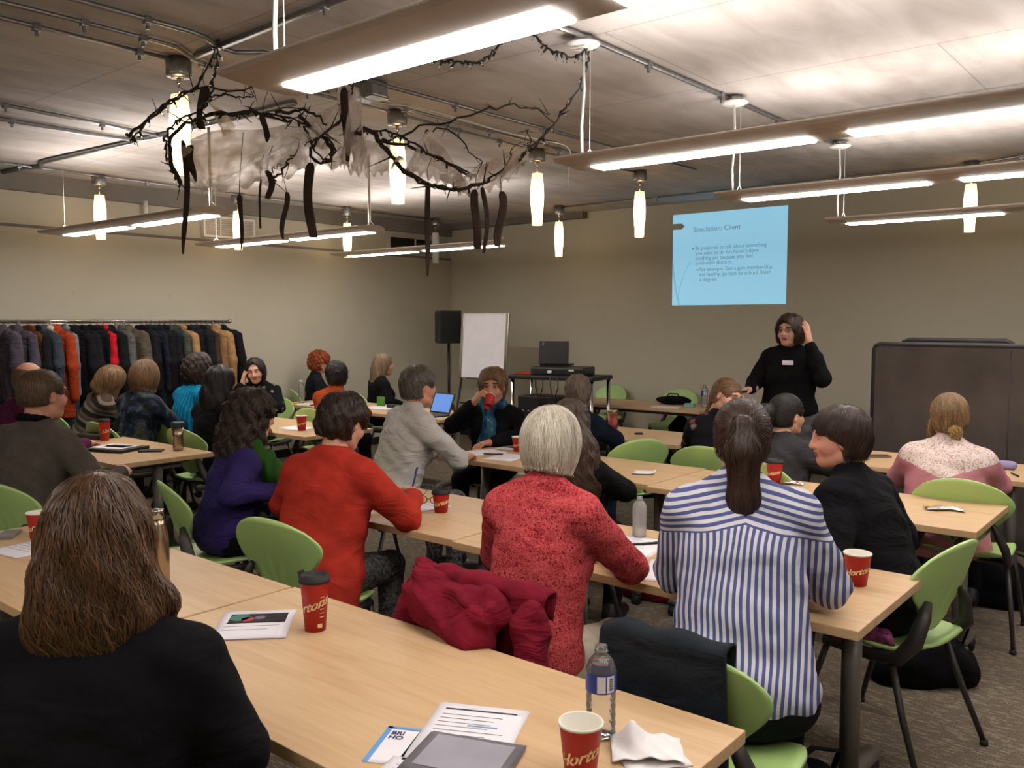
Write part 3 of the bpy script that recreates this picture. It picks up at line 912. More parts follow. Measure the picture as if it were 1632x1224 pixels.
def hand_prims(w, fw, up, side, curl=0.35, spread=0.10, s=1.0, thumb=0.5):
    """w wrist point, fw along the hand, up = back of hand; side=+1 right hand"""
    fw = unit(fw); up = unit(np.asarray(up, float) - fw * (np.asarray(up, float) @ fw)); lat = np.cross(fw, up) * side   # lat: toward little finger for the right hand
    w = np.asarray(w, float)
    M = np.stack([np.cross(fw, up), fw, up])
    P = [C(w - fw * 0.05 * s, w + fw * 0.02 * s, 0.028 * s, 0.026 * s, k=0.02),
         E(w + fw * 0.055 * s, (0.040 * s, 0.050 * s, 0.016 * s), M=M, k=0.02)]
    lens = [0.074, 0.084, 0.078, 0.062]
    for i, L in enumerate(lens):
        o = (-0.030 + 0.020 * i) * s
        base = w + fw * (0.092 - 0.006 * abs(i - 1)) * s + lat * o
        a = (i - 1.4) * spread
        d = unit(fw * math.cos(a) + lat * math.sin(a)); th = curl * 0.7
        p = base - d * 0.02 * s; r = 0.0098 * s if i < 3 else 0.0085 * s
        for q, fr in enumerate((0.48, 0.30, 0.22)):
            dd = d * math.cos(th) - up * math.sin(th)
            e = p + dd * (L * fr * s + (0.02 * s if q == 0 else 0))
            P.append(C(p, e, r, r * 0.9, k=0.004)); p = e; r *= 0.92; th += curl * 1.1
    b = w + fw * 0.022 * s - lat * 0.026 * s
    e1 = b + (fw * 0.55 - lat * 0.62 - up * thumb * 0.7) * 0.050 * s
    e2 = e1 + unit(fw * 0.85 - lat * 0.15 - up * thumb) * 0.034 * s
    P += [C(b, e1, 0.0165 * s, 0.0125 * s, k=0.012), C(e1, e2, 0.0115 * s, 0.0092 * s, k=0.004)]
    return P

plain('eye_white', (150, 140, 132), 0.2, var=0.02); plain('eye_iris', (52, 38, 28), 0.15, var=0.1)
plain('brow_dark', (58, 42, 32), 0.8, var=0.1); plain('lip_rose', (150, 82, 76), 0.45, var=0.06)
plain('shoe_black', (20, 19, 19), 0.5, var=0.2)

def strands(prims, Vs, Rg, n, length, rad, flow, seed, steps=9, curl=0.0, face=None, tail=0.35):
    """locks of hair that run along the hair surface; Rg = gravity direction in the head frame"""
    rng = np.random.default_rng(seed)
    def infront(q, m=1.05):
        hit = np.zeros(len(q), bool)
        for c in prims:
            if c[0] == 'e' and c[-2] == '-':
                hit |= (((q - c[1]) / (c[2] * m)) ** 2).sum(1) < 1.0
        return hit
    Vs = Vs[~infront(Vs, 1.10)]
    idx = rng.integers(0, len(Vs), n)
    p = Vs[idx].astype(np.float32).copy()
    L = length * rng.uniform(0.55, 1.2, n).astype(np.float32); st = (L / (steps - 1))[:, None]
    off = rng.uniform(0.0005, 0.004, n).astype(np.float32) + rad * 0.4
    jit = rng.normal(0, 0.22, (n, 3)).astype(np.float32)
    ph = rng.uniform(0, 6.28, n)
    path = np.zeros((steps, n, 3), np.float32); nrm = np.zeros((steps, n, 3), np.float32)
    e = 0.003
    for k in range(steps):
        d0 = sdf(prims, p)
        g = np.stack([sdf(prims, p + np.array(o, np.float32) * e) - d0 for o in ((1, 0, 0), (0, 1, 0), (0, 0, 1))], -1) / e
        g /= np.maximum(np.linalg.norm(g, axis=1, keepdims=True), 1e-4)
        hang = (g @ Rg) > 0.55            # surface faces down: hang free
        tgt = (off + (0.004 * np.sin(ph + k * 1.1) * curl))
        corr = np.clip((d0 - tgt)[:, None] * g, -0.02, 0.02)
        p = np.where(hang[:, None], p, p - corr)
        path[k] = p; nrm[k] = g
        v = flow(p, Rg) + jit
        if curl:
            v = v + curl * np.stack([np.sin(ph + k * 1.3), np.cos(ph * 1.7 + k * 1.1), np.sin(ph * 0.6 + k * 1.5)], -1)
        v = np.where(hang[:, None], v, v - np.einsum('ij,ij->i', v, g)[:, None] * g)
        v /= np.maximum(np.linalg.norm(v, axis=1, keepdims=True), 1e-4)
        stp = np.where(hang[:, None], st * tail, st)
        q = (p + v * stp).astype(np.float32)
        p = np.where(infront(q)[:, None], p, q).astype(np.float32)
    T = np.gradient(path, axis=0); T /= np.maximum(np.linalg.norm(T, axis=2, keepdims=True), 1e-6)
    Bn = np.cross(T, nrm); Bn /= np.maximum(np.linalg.norm(Bn, axis=2, keepdims=True), 1e-6)
    tap = np.sin(np.linspace(0.25, PI - 0.12, steps)) ** 0.6
    r = (rad * tap)[:, None, None] * rng.uniform(0.6, 1.3, n)[None, :, None]
    ring = np.stack([path + Bn * r, path + nrm * r * 0.7, path - Bn * r], 2)     # steps,n,3,3
    V = ring.transpose(1, 0, 2, 3).reshape(-1, 3)
    base = np.arange(n)[:, None, None] * steps * 3 + np.arange(steps - 1)[None, :, None] * 3
    Q = []
    for a, b in ((0, 1), (1, 2)):
        Q.append(np.stack([base[..., 0] + a, base[..., 0] + b, base[..., 0] + b + 3, base[..., 0] + a + 3], -1).reshape(-1, 4))
    return V, np.concatenate(Q)

FACE = ((0, 0.115, -0.042), (0.064, 0.074, 0.105))
def flow_down(crown=(0, -0.03, 0.125), g=1.0, rad=0.9, fwd=0.0):
    cr = np.array(crown, np.float32)
    def f(p, G):
        o = p - cr; n = np.linalg.norm(o, axis=1, keepdims=True)
        w = np.clip(1.4 - n / 0.14, 0.0, 1.0)
        return (G * g + rad * w * o / np.maximum(n, 1e-3) + np.array([0, fwd, 0], np.float32)).astype(np.float32)
    return f
def flow_tie(tie, G2=None):
    tie = np.array(tie, np.float32)
    def f(p, G):
        o = tie - p; n = np.linalg.norm(o, axis=1, keepdims=True)
        back = (p[:, 1:2] < tie[1] + 0.012)
        return np.where(back, np.broadcast_to(G, p.shape), o / np.maximum(n, 1e-3)).astype(np.float32)
    return f

def cap(i=0.016, face=True, fx=0.068, fz=0.105, ears=True, nape=-0.10, fy=0.115, fc=-0.042, fr=0.074):
    P = [E((0, -0.014, 0.032), (0.076 + i, 0.096 + i, 0.088 + i)),
         E((0, -0.040, -0.030), (0.066 + i * 0.8, 0.058 + i, 0.068), k=0.04)]
    if face:
        P.append(E((0, fy, fc), (fx, fr, fz), k=0.012, op='-'))
    if ears:
        for s in (-1, 1):
            P.append(E((s * 0.096, 0.022, -0.032), (0.042, 0.040, 0.055), k=0.012, op='-'))
            P.append(E((s * 0.072, 0.055, -0.085), (0.045, 0.055, 0.055), k=0.012, op='-'))
    P.append(PL((0, 0, 1), nape, k=0.02))
    return P

def hair_short(i=0.016, nape=-0.085, n=700, L=0.05, r=0.0022, curl=0.0, fz=0.10):
    P = cap(i, nape=nape, fz=fz)
    if i > 0.015:
        P.append(WR(0.0028, 62, 55, 46, 1.5))
    return dict(prims=P, n=n, L=L, r=r, flow=flow_down(fwd=0.25), curl=curl, face=((0, 0.115, -0.042), (0.068, 0.074, fz)))
def hair_bob(i=0.022, bottom=-0.105, w=0.098, d=0.108, n=900, L=0.12, r=0.0022, curl=0.0, fx=0.076, flare=0.0):
    P = [E((0, -0.014, 0.032), (0.076 + i, 0.096 + i, 0.088 + i)), E((0, -0.022, -0.035), (w, d, 0.115), k=0.05)]
    if flare:
        P.append(E((0, -0.03, bottom + 0.03), (w + flare, d + flare * 0.6, 0.05), k=0.05))
    P += [E((0, 0.105, -0.050), (fx, 0.112, 0.124), k=0.012, op='-'), E((0, 0.185, -0.070), (0.135, 0.140, 0.125), k=0.015, op='-'), E((0, 0.065, -0.150), (0.066, 0.085, 0.085), k=0.012, op='-'), PL((0, 0.25, 0.97), bottom, k=0.025)]
    return dict(prims=P, n=n, L=L, r=r, flow=flow_down(), curl=curl, face=((0, 0.125, -0.05), (fx, 0.105, 0.122)))
def hair_long(i=0.018, bottom=-0.32, w=0.105, t=0.055, n=1200, L=0.2, r=0.0024, curl=0.0, fx=0.072, dx=0.0, back=-0.085):
    P = [E((0, -0.014, 0.032), (0.076 + i, 0.096 + i, 0.088 + i)), E((0, -0.030, -0.04), (0.084 + i * 0.5, 0.088, 0.105), k=0.05),
         E((dx * 0.5, back * 0.8, -0.12), (w * 0.95, t * 1.25, 0.14), k=0.06),
         E((dx, back, (bottom - 0.08) / 2), (w, t, -bottom / 2 + 0.01), k=0.06),
         E((0, 0.108, -0.05), (fx, 0.110, 0.125), k=0.012, op='-'), E((0, 0.185, -0.070), (0.135, 0.140, 0.125), k=0.015, op='-'), E((0, 0.065, -0.150), (0.066, 0.085, 0.085), k=0.012, op='-')]
    if curl > 0.4:
        P.append(WR(0.007 * curl, 55, 50, 48, 1.0))
    return dict(prims=P, n=n, L=L, r=r, flow=flow_down(), curl=curl, steps=13, face=((0, 0.130, -0.05), (fx, 0.105, 0.125)), tail=0.6)

PEOPLE = {}
def person(label, headw, face, hyaw, lean=0.10, side=0.0, hp=0.0, hr=0.0, bulk=1.0, sw=1.0, hs=1.0, skin='skin_fair', shirt='black', pants='trousers_black',
           hair=None, hairm=None, g=0.012, sleeve=0.88, arms=None, hem=0.47, standing=False, female=True, hands=(None, None), neckline=0.0, seat=True,
           collar=None, brows=True, fold=0.004, seed=0, chairface=None, eyes_closed=False, upper=1.0, skirt=0.0, lower=True):
    """builds one person; local frame: x right, y forward (facing), z up, origin on the floor under the hips"""
    headw = np.array(headw, float); fa = math.radians(face)
    f = np.array([math.cos(fa), math.sin(fa), 0]); r = np.array([math.sin(fa), -math.cos(fa), 0])
    hip = headw * [1, 1, 0] - f * lean - r * side
    t = thing('person', label, 'person', tuple(hip), fa - PI / 2)
    H = np.array([side, lean, headw[2]])
    ya = math.radians(hyaw - face)
    R = rotm('z', ya) @ rotm('y', math.radians(hr)) @ rotm('x', math.radians(-hp))     # hp>0 looks down
    pz = 0.57 if not standing else 0.93
    pel = np.array([0, 0.0, pz])
    nb = H + R @ np.array([0, -0.045, -0.150]) * hs
    nb = nb * 0.5 + (H + np.array([0, -0.06, -0.165])) * 0.5
    sc = nb + np.array([0, -0.012, -0.050])
    up = unit(sc - pel); rt = np.array([1.0, 0, 0]); fd = np.cross(up, rt); rt = np.cross(fd, up)
    M = np.stack([rt, fd, up])
    B = bulk
    ln = np.linalg.norm(sc - pel)
    def torso(e, k=0.06):
        P = [E(pel + up * 0.0, (0.170 * B + e, 0.130 * B + e, 0.135 + e), M=M, k=k),
             E(pel + up * ln * 0.33 + fd * 0.01, (0.148 * B + e, 0.118 * B + e, 0.17 + e), M=M, k=k),
             E(pel + up * ln * 0.68, (0.158 * (0.5 + 0.5 * B) * sw + e, 0.112 * (0.4 + 0.6 * B) + e, 0.175 + e), M=M, k=k),
             C(sc - rt * 0.135 * sw - up * 0.02, sc + rt * 0.135 * sw - up * 0.02, 0.056 + e, k=k)]
        for s in (-1, 1):
            P.append(C(nb + up * 0.02, sc + rt * s * 0.15 * sw - up * 0.01, 0.050 + e * 0.6, 0.050 + e, k=0.04))
            if female:
                P.append(E(pel + up * ln * 0.62 + fd * 0.085 * (0.5 + 0.5 * B) + rt * s * 0.07, (0.07 + e, 0.062 * B + e, 0.07 + e), M=M, k=0.05))
        return P
    sh = [sc + rt * s * 0.165 * sw - up * 0.022 for s in (-1, 1)]
    if arms is None:
        arms = 'table'
    A = {'table': ((0.255, 0.20, 0.775), (0.11, 0.42, 0.775)), 'lap': ((0.25, 0.05, 0.74), (0.10, 0.27, 0.68)), 'forward': ((0.27, 0.18, 0.78), (0.08, 0.42, 0.78))}
    el, wr = [], []
    for i, s in enumerate((-1, 1)):
        q = arms if isinstance(arms, str) else arms[i]
        q = A[q] if isinstance(q, str) else q
        e_, w_ = q
        if isinstance(arms, str) or isinstance(arms[i], str):
            e_ = (s * e_[0] * (0.6 + 0.4 * B), e_[1] + (lean - 0.1) * 0.6, e_[2]); w_ = (s * w_[0], w_[1] + (lean - 0.1) * 0.6, w_[2])
        el.append(np.array(e_, float)); wr.append(np.array(w_, float))
    ab = (0.5 + 0.5 * B)
    def arm(i, e, frac=1.0):
        P = [C(sh[i], el[i], 0.053 * ab + e, 0.043 * ab + e, k=0.03)]
        w2 = el[i] + (wr[i] - el[i]) * frac
        P.append(C(el[i], w2, 0.042 * ab + e, (0.042 - 0.014 * frac) * ab + e, k=0.02))
        return P
    if standing:
        kn = [np.array([s * 0.10, 0.01, 0.50]) for s in (-1, 1)]; an = [np.array([s * 0.11, -0.01, 0.09]) for s in (-1, 1)]
    else:
        kn = [np.array([s * 0.12, 0.41, 0.50]) for s in (-1, 1)]; an = [np.array([s * 0.12, 0.40, 0.09]) for s in (-1, 1)]
    hj = [pel + np.array([s * 0.085 * B, 0.02, -0.03]) for s in (-1, 1)]
    def legs(e):
        P = []
        for i in (0, 1):
            P += [C(hj[i], kn[i], 0.086 * (0.5 + 0.5 * B) + e, 0.058 + e, k=0.02), C(kn[i], an[i], 0.056 + e, 0.040 + e, k=0.02)]
        return P
    # --- body: one mesh (trunk and limbs, head with face, hands)
    gb = max(g * 1.6, 0.02)
    bp = torso(-0.008) + [C(nb - up * 0.03, H + R @ np.array([0, -0.028, -0.05]) * hs, 0.056 * hs, 0.054 * hs, k=0.03)]
    for i in (0, 1):
        bp += arm(i, -0.003)
    bp += legs(-0.006)
    V, Q = surf(bp, gb)
    Vs = [V]; Qs = [Q]; mi = [np.zeros(len(Q), np.int32)]; nv = len(V)
    gh = 0.0046 if g <= 0.012 else 0.0062
    hv, hq, hm = head_tpl(gh)
    Vs.append((hv * hs) @ R.T + H); Qs.append(hq + nv); mi.append(hm if brows else np.where(hm == 2, 0, hm)); nv += len(hv)
    for i, s in enumerate((-1, 1)):
        hd = hands[i]
        if hd is None:
            hd = dict(fw=unit(wr[i] - el[i]) * [1, 1, 0.3], up=(0, 0, 1), curl=0.45)
        if hd == 'hide':
            continue
        hp_ = hand_prims(wr[i], hd['fw'], hd['up'], s, hd.get('curl', 0.4), hd.get('spread', 0.08), hd.get('s', 0.95), hd.get('thumb', 0.5))
        V, Q = surf(hp_, 0.0055 if g < 0.013 else 0.0075)
        Vs.append(V); Qs.append(Q + nv); mi.append(np.zeros(len(Q), np.int32)); nv += len(V)
    me = fastmesh('body', np.concatenate(Vs), np.concatenate(Qs))
    for mm in (skin, 'lip_rose', 'brow_dark'):
        me.materials.append(MATS[mm])
    me.polygons.foreach_set('material_index', np.concatenate(mi))
    body = obj('body', me, None, t)
    # eyes
    for s in (-1, 1):
        m = MB(); m.lathe([(0.0, 0.0125), (0.0045, 0.0117), (0.0065, 0.0106), (0.0100, 0.0075), (0.0125, 0.0), (0.010, -0.0075), (0.0, -0.0125)], 14, cap=False)
        q = np.concatenate(m.V) @ np.array([[1, 0, 0], [0, 0, -1], [0, 1, 0]]).T
        q = q * np.array([1, -1, 1]) if q[0][1] < 0 else q
        q = (q + np.array([s * 0.031, 0.0748, 0.009])) * hs
        me = fastmesh('eye', q @ R.T + H, [np.array(m.F)])
        me.materials.append(MATS['eye_white'] if not eyes_closed else MATS[skin]); me.materials.append(MATS['eye_iris'])
        ix = np.zeros(len(m.F), np.int32)
        if not eyes_closed:
            ix[:28] = 1
        me.polygons.foreach_set('material_index', ix)
        obj('eye', me, None, t)
    # --- shirt
    e = 0.016
    sp = torso(e) + arm(0, e, sleeve if np.isscalar(sleeve) else sleeve[0]) + arm(1, e, sleeve if np.isscalar(sleeve) else sleeve[1])
    if skirt:
        sp.append(E(pel + np.array([0, -0.06, -0.12]), (0.20 * B, 0.15, 0.12 + skirt), k=0.06))
    if collar:
        sp.append(C(nb - up * 0.01, nb + up * collar + np.array([0, 0.01, 0]), 0.070, 0.066, k=0.02))
    sp += [PL((0, 0, 1), hem if not standing else hem, k=0.02), WR(fold, 14, 12, 19, seed), WR(fold * 0.6, 33, 27, 41, seed * 2 + 1)]
    shirt_o = blob('shirt', sp, g, shirt, t)
    # --- trousers
    if lower:
        tp = [E(pel + np.array([0, 0, -0.02]), (0.172 * B + 0.008, 0.135 * B + 0.008, 0.115), k=0.05)] + legs(0.010) + [PL((0, 0, -1), -(pz + 0.03), k=0.02), WR(0.004, 16, 14, 18, seed + 3)]
        blob('trousers', tp, max(g * 1.6, 0.019), pants, t)
        for i in (0, 1):
            a = an[i]
            bl = blob('shoe', [C((a[0], a[1] - 0.04, 0.052), (a[0], a[1] + 0.16, 0.036), 0.044, 0.034, k=0.03), C((a[0], a[1], 0.06), (a[0], a[1] - 0.01, 0.10), 0.048, 0.046, k=0.03), PL((0, 0, 1), 0.0, k=0.006)], 0.018, 'shoe_black', t)
    # --- hair
    if hair:
        hp2 = hair['prims']
        hg = 0.008 if g <= 0.012 else 0.011
        V, Q = surf(hp2, hg)
        Rg = (R.T @ np.array([0, 0, -1.0])).astype(np.float32)
        SV, SQ = strands(hp2, V, Rg, int(hair['n'] * (0.85 if g <= 0.013 else 0.62)), hair['L'], hair['r'] * (1.0 if g <= 0.013 else 1.25), hair['flow'], seed + 11, hair.get('steps', 9), hair.get('curl', 0.0), hair.get('face', FACE), hair.get('tail', 0.35))
        for xp in hair.get('extra', ()):
            v2, q2 = surf(xp['prims'], hg)
            s2, sq2 = strands(xp['prims'], v2, Rg, xp['n'], xp['L'], xp['r'], xp['flow'], seed + 17, xp.get('steps', 11), xp.get('curl', 0.0))
            Q = np.concatenate([Q, q2 + len(V)]); V = np.concatenate([V, v2])
            SQ = np.concatenate([SQ, sq2 + len(SV)]); SV = np.concatenate([SV, s2])
        me = fastmesh('hair', np.concatenate([(V * hs) @ R.T + H, (SV * hs) @ R.T + H]), np.concatenate([Q, SQ + len(V)]))
        ho = obj('hair', me, hairm, t)
    info = dict(t=t, H=H, R=R, hs=hs, nb=nb, sc=sc, up=up, rt=rt, fd=fd, el=el, wr=wr, sh=sh, hip=hip, face=face, M=M, pel=pel, ln=ln)
    return info

def glasses(p, mat='ink_black', parent=None):
    m = MB(); R, H, hs = p['R'], p['H'], p['hs']
    for s in (-1, 1):
        ring = [(s * 0.033 + 0.0235 * math.cos(a), 0.101 - 0.004 * abs(math.cos(a)), 0.008 + 0.0165 * math.sin(a)) for a in np.linspace(0, 2 * PI, 21)]
        m.tube(ring, 0.0019, 6, cap=False)
        m.tube([(s * 0.056, 0.097, 0.013), (s * 0.071, 0.085, 0.013), (s * 0.080, 0.03, 0.012), (s * 0.081, -0.012, 0.006), (s * 0.079, -0.03, -0.012)], 0.002, 6)
    m.tube([(-0.010, 0.104, 0.012), (0, 0.107, 0.014), (0.010, 0.104, 0.012)], 0.0018, 6)
    m.V = [(v * hs) @ R.T + H for v in m.V]
    return m.build('glasses', mat, p['t'])

def scarf(p, mat, prims, g=0.010, name='scarf', wr=0.006):
    return blob(name, prims + [WR(wr, 46, 46, 9, 0.7), WR(wr * 0.5, 90, 80, 14, 0.2)], g, mat, p['t'])

# ------------------------------------------------------------------ clothing materials
def pat(name, build, rough=0.9, bmp=0.2):
    m, nt, b = new_mat(name)
    col, h = build(nt)
    nt.links.new(col, b.inputs['Base Color'])
    b.inputs['Roughness'].default_value = rough
    b.inputs['Specular IOR Level'].default_value = 0.12
    if h is not None:
        bump(nt, b, h, bmp, 0.01)
    MATS[name] = m
    return m
def mathn(nt, op, a, b=None, c=None):
    n = nt.nodes.new('ShaderNodeMath'); n.operation = op
    for i, v in enumerate((a, b, c)):
        if v is None: continue
        if isinstance(v, (int, float)): n.inputs[i].default_value = v
        else: nt.links.new(v, n.inputs[i])
    return n.outputs[0]
def mixc(nt, fac, a, b):
    n = nt.nodes.new('ShaderNodeMix'); n.data_type = 'RGBA'
    nt.links.new(fac, n.inputs[0])
    for i, v in ((6, a), (7, b)):
        if isinstance(v, tuple): n.inputs[i].default_value = (*v, 1)
        else: nt.links.new(v, n.inputs[i])
    return n.outputs[2]
def sepxyz(nt, co):
    s = nt.nodes.new('ShaderNodeSeparateXYZ'); nt.links.new(co, s.inputs[0]); return s.outputs
def foldnoise(nt, scale=6.0, det=4.0, dist=1.5):
    co = coords(nt); n = N(nt, 'ShaderNodeTexNoise', Scale=scale, Detail=det, Distortion=dist); nt.links.new(co, n.inputs['Vector']); return n.outputs['Fac']

def b_stripes(nt):          # blue-white shirt: vertical stripes, horizontal over the yoke
    co = coords(nt); x, y, z = sepxyz(nt, co)
    fn = foldnoise(nt, 4.0, 0.5, 0.6)
    w = mathn(nt, 'MULTIPLY', fn, 0.035)
    xx = mathn(nt, 'ADD', x, w); zz = mathn(nt, 'ADD', z, mathn(nt, 'MULTIPLY', mathn(nt, 'ABSOLUTE', x), 0.25)); zz = mathn(nt, 'ADD', zz, mathn(nt, 'MULTIPLY', fn, 0.02))
    def tri(v, per):
        f = mathn(nt, 'FRACT', mathn(nt, 'MULTIPLY', v, 1.0 / per))
        return mathn(nt, 'LESS_THAN', f, 0.5)
    vs = tri(xx, 0.0195); hs = tri(zz, 0.021)
    yoke = mathn(nt, 'GREATER_THAN', zz, 1.055)
    st = mathn(nt, 'ADD', mathn(nt, 'MULTIPLY', hs, yoke), mathn(nt, 'MULTIPLY', vs, mathn(nt, 'SUBTRACT', 1.0, yoke)))
    return mixc(nt, st, lin((200, 197, 206)), lin((80, 88, 132))), foldnoise(nt, 6.0)
pat('stripe_shirt', b_stripes, 0.8, 0.9)
def b_lace(nt):             # coral lace
    co = coords(nt)
    v = N(nt, 'ShaderNodeTexVoronoi', Scale=62.0); v.feature = 'DISTANCE_TO_EDGE'; nt.links.new(co, v.inputs['Vector'])
    n = N(nt, 'ShaderNodeTexNoise', Scale=120.0, Detail=2.0, Distortion=1.5); nt.links.new(co, n.inputs['Vector'])
    n2 = N(nt, 'ShaderNodeTexNoise', Scale=9.0, Detail=2.0); nt.links.new(coords(nt, scale=(1, 1, 3.2)), n2.inputs['Vector'])
    a = mathn(nt, 'MULTIPLY', n.outputs['Fac'], mathn(nt, 'ADD', n2.outputs['Fac'], 0.45))
    r = ramp(nt, a, [(0.33, lin((110, 26, 36))), (0.40, lin((188, 62, 68))), (0.6, lin((214, 92, 96)))])
    return r.outputs[0], a
pat('coral_lace', b_lace, 0.85, 0.9)
def b_floral(nt):           # black with roses
    co = coords(nt)
    v = N(nt, 'ShaderNodeTexVoronoi', Scale=9.5, Randomness=0.9); nt.links.new(co, v.inputs['Vector'])
    n = N(nt, 'ShaderNodeTexNoise', Scale=48.0, Detail=4.0, Distortion=2.5); nt.links.new(co, n.inputs['Vector'])
    d = mathn(nt, 'ADD', v.outputs['Distance'], mathn(nt, 'MULTIPLY', n.outputs['Fac'], 0.42))
    fl = ramp(nt, d, [(0.43, (1, 1, 1)), (0.50, (0, 0, 0))])
    pick = sepxyz(nt, v.outputs['Color'])[0]
    hue = ramp(nt, pick, [(0.0, lin((196, 120, 128))), (0.33, lin((170, 64, 84))), (0.36, lin((196, 178, 160))), (0.6, lin((186, 170, 152))), (0.64, lin((30, 28, 34))), (1.0, lin((26, 24, 30)))])
    shade = mixc(nt, n.outputs['Fac'], lin((48, 28, 34)), hue.outputs[0])
    return mixc(nt, fl.outputs[0], lin((20, 19, 25)), shade), n.outputs['Fac']
pat('floral_black', b_floral, 0.85, 0.15)
def b_bands(nt):            # brown grey banded sweater
    co = coords(nt); x, y, z = sepxyz(nt, co)
    f = mathn(nt, 'FRACT', mathn(nt, 'MULTIPLY', mathn(nt, 'ADD', z, mathn(nt, 'MULTIPLY', x, 0.45)), 9.0))
    r = ramp(nt, f, [(0.0, lin((40, 33, 28))), (0.28, lin((44, 36, 30))), (0.32, lin((120, 108, 98))), (0.48, lin((126, 114, 104))), (0.52, lin((76, 64, 55))), (0.74, lin((78, 66, 58))), (0.78, lin((108, 98, 88))), (0.96, lin((50, 42, 36)))])
    return r.outputs[0], foldnoise(nt, 40)
pat('banded_knit', b_bands, 0.95, 0.3)
def b_paisley(nt):
    co = coords(nt)
    n1 = N(nt, 'ShaderNodeTexNoise', Scale=5.0, Detail=3.0, Distortion=1.2); nt.links.new(co, n1.inputs['Vector'])
    v = N(nt, 'ShaderNodeTexVoronoi', Scale=30.0); nt.links.new(co, v.inputs['Vector'])
    n2 = N(nt, 'ShaderNodeTexNoise', Scale=60.0, Detail=3.0, Distortion=2.0); nt.links.new(co, n2.inputs['Vector'])
    r1 = ramp(nt, n1.outputs['Fac'], [(0.36, lin((22, 24, 28))), (0.47, lin((34, 40, 48))), (0.5, lin((44, 62, 92))), (0.6, lin((96, 98, 84))), (0.75, lin((34, 46, 66)))])
    r2 = ramp(nt, n2.outputs['Fac'], [(0.5, (0.25, 0.25, 0.25)), (0.62, (1.2, 1.15, 1.0))])
    a = N(nt, 'ShaderNodeMix', data_type='RGBA', blend_type='MULTIPLY'); a.inputs[0].default_value = 0.75
    nt.links.new(r1.outputs[0], a.inputs[6]); nt.links.new(r2.outputs[0], a.inputs[7])
    return a.outputs[2], n2.outputs['Fac']
pat('paisley_blue', b_paisley)
def b_dots(nt):
    co = coords(nt)
    v = N(nt, 'ShaderNodeTexVoronoi', Scale=16.0, Randomness=0.55); nt.links.new(co, v.inputs['Vector'])
    r = ramp(nt, v.outputs['Distance'], [(0.30, lin((92, 58, 66))), (0.36, lin((196, 180, 186)))])
    return r.outputs[0], None
pat('dotted_blouse', b_dots)
def b_pinklace(nt):         # white lace yoke over a pink sweater
    co = coords(nt); x, y, z = sepxyz(nt, co)
    n = N(nt, 'ShaderNodeTexNoise', Scale=42.0, Detail=3.0, Distortion=2.5); nt.links.new(co, n.inputs['Vector'])
    lace = ramp(nt, n.outputs['Fac'], [(0.40, lin((186, 142, 134))), (0.5, lin((214, 200, 194)))])
    zz = mathn(nt, 'SUBTRACT', z, mathn(nt, 'MULTIPLY', mathn(nt, 'ABSOLUTE', x), 0.35))
    yoke = mathn(nt, 'GREATER_THAN', mathn(nt, 'ADD', zz, mathn(nt, 'MULTIPLY', n.outputs['Fac'], 0.02)), 0.825)
    return mixc(nt, yoke, lin((190, 124, 136)), lace.outputs[0]), n.outputs['Fac']
pat('pink_lace', b_pinklace, 0.9, 0.2)
def b_knit_teal(nt):
    co = coords(nt); x, y, z = sepxyz(nt, co)
    w = mathn(nt, 'SINE', mathn(nt, 'MULTIPLY', x, 190.0)); n = foldnoise(nt, 40)
    r = ramp(nt, mathn(nt, 'ADD', mathn(nt, 'MULTIPLY', w, 0.2), n), [(0.3, lin((12, 96, 132))), (0.75, lin((24, 146, 190)))])
    return r.outputs[0], w
pat('knit_turquoise', b_knit_teal, 0.95, 0.4)
def b_bluescarf(nt):
    co = coords(nt, scale=(1, 1, 0.4))
    n = N(nt, 'ShaderNodeTexNoise', Scale=16.0, Detail=4.0, Distortion=1.5); nt.links.new(co, n.inputs['Vector'])
    r = ramp(nt, n.outputs['Fac'], [(0.3, lin((20, 34, 66))), (0.45, lin((34, 62, 104))), (0.55, lin((44, 96, 112))), (0.66, lin((54, 104, 114))), (0.72, lin((140, 156, 170))), (0.78, lin((36, 58, 98)))])
    return r.outputs[0], n.outputs['Fac']
pat('scarf_blue', b_bluescarf, 0.85, 0.4)
def b_skel(nt):             # black cardigan with pale print
    co = coords(nt)
    v = N(nt, 'ShaderNodeTexVoronoi', Scale=13.0); nt.links.new(co, v.inputs['Vector'])
    n = N(nt, 'ShaderNodeTexNoise', Scale=40.0, Distortion=2.0); nt.links.new(co, n.inputs['Vector'])
    r = ramp(nt, mathn(nt, 'ADD', v.outputs['Distance'], mathn(nt, 'MULTIPLY', n.outputs['Fac'], 0.5)), [(0.40, lin((140, 132, 118))), (0.46, lin((16, 15, 17)))])
    return r.outputs[0], None
pat('black_print', b_skel)

cloth('black', (15, 14, 17)); cloth('black_blazer', (16, 15, 20), foldb=0.5); cloth('navy', (20, 25, 40)); cloth('charcoal_top', (56, 54, 58))
cloth('grey_sweater', (84, 76, 70), bmp=0.4); cloth('maroon_top', (84, 30, 66)); cloth('burnt_orange', (152, 62, 26), bmp=0.4)
cloth('purple', (50, 40, 92), bmp=0.3, foldb=0.5); cloth('red_cardigan', (168, 48, 36), bmp=0.5, weave=180); cloth('oatmeal', (186, 181, 175), foldb=0.5, var=0.06)
cloth('green_scarf', (42, 82, 32), bmp=0.6, weave=120); cloth('black_vest', (24, 26, 32)); cloth('white_sleeve', (190, 190, 198))
cloth('trousers_black', (18, 18, 21)); cloth('jeans', (44, 54, 76)); cloth('trousers_grey', (92, 90, 94)); cloth('trousers_beige', (188, 178, 158)); cloth('skirt_print', (90, 90, 90), var=0.9, fold=18)
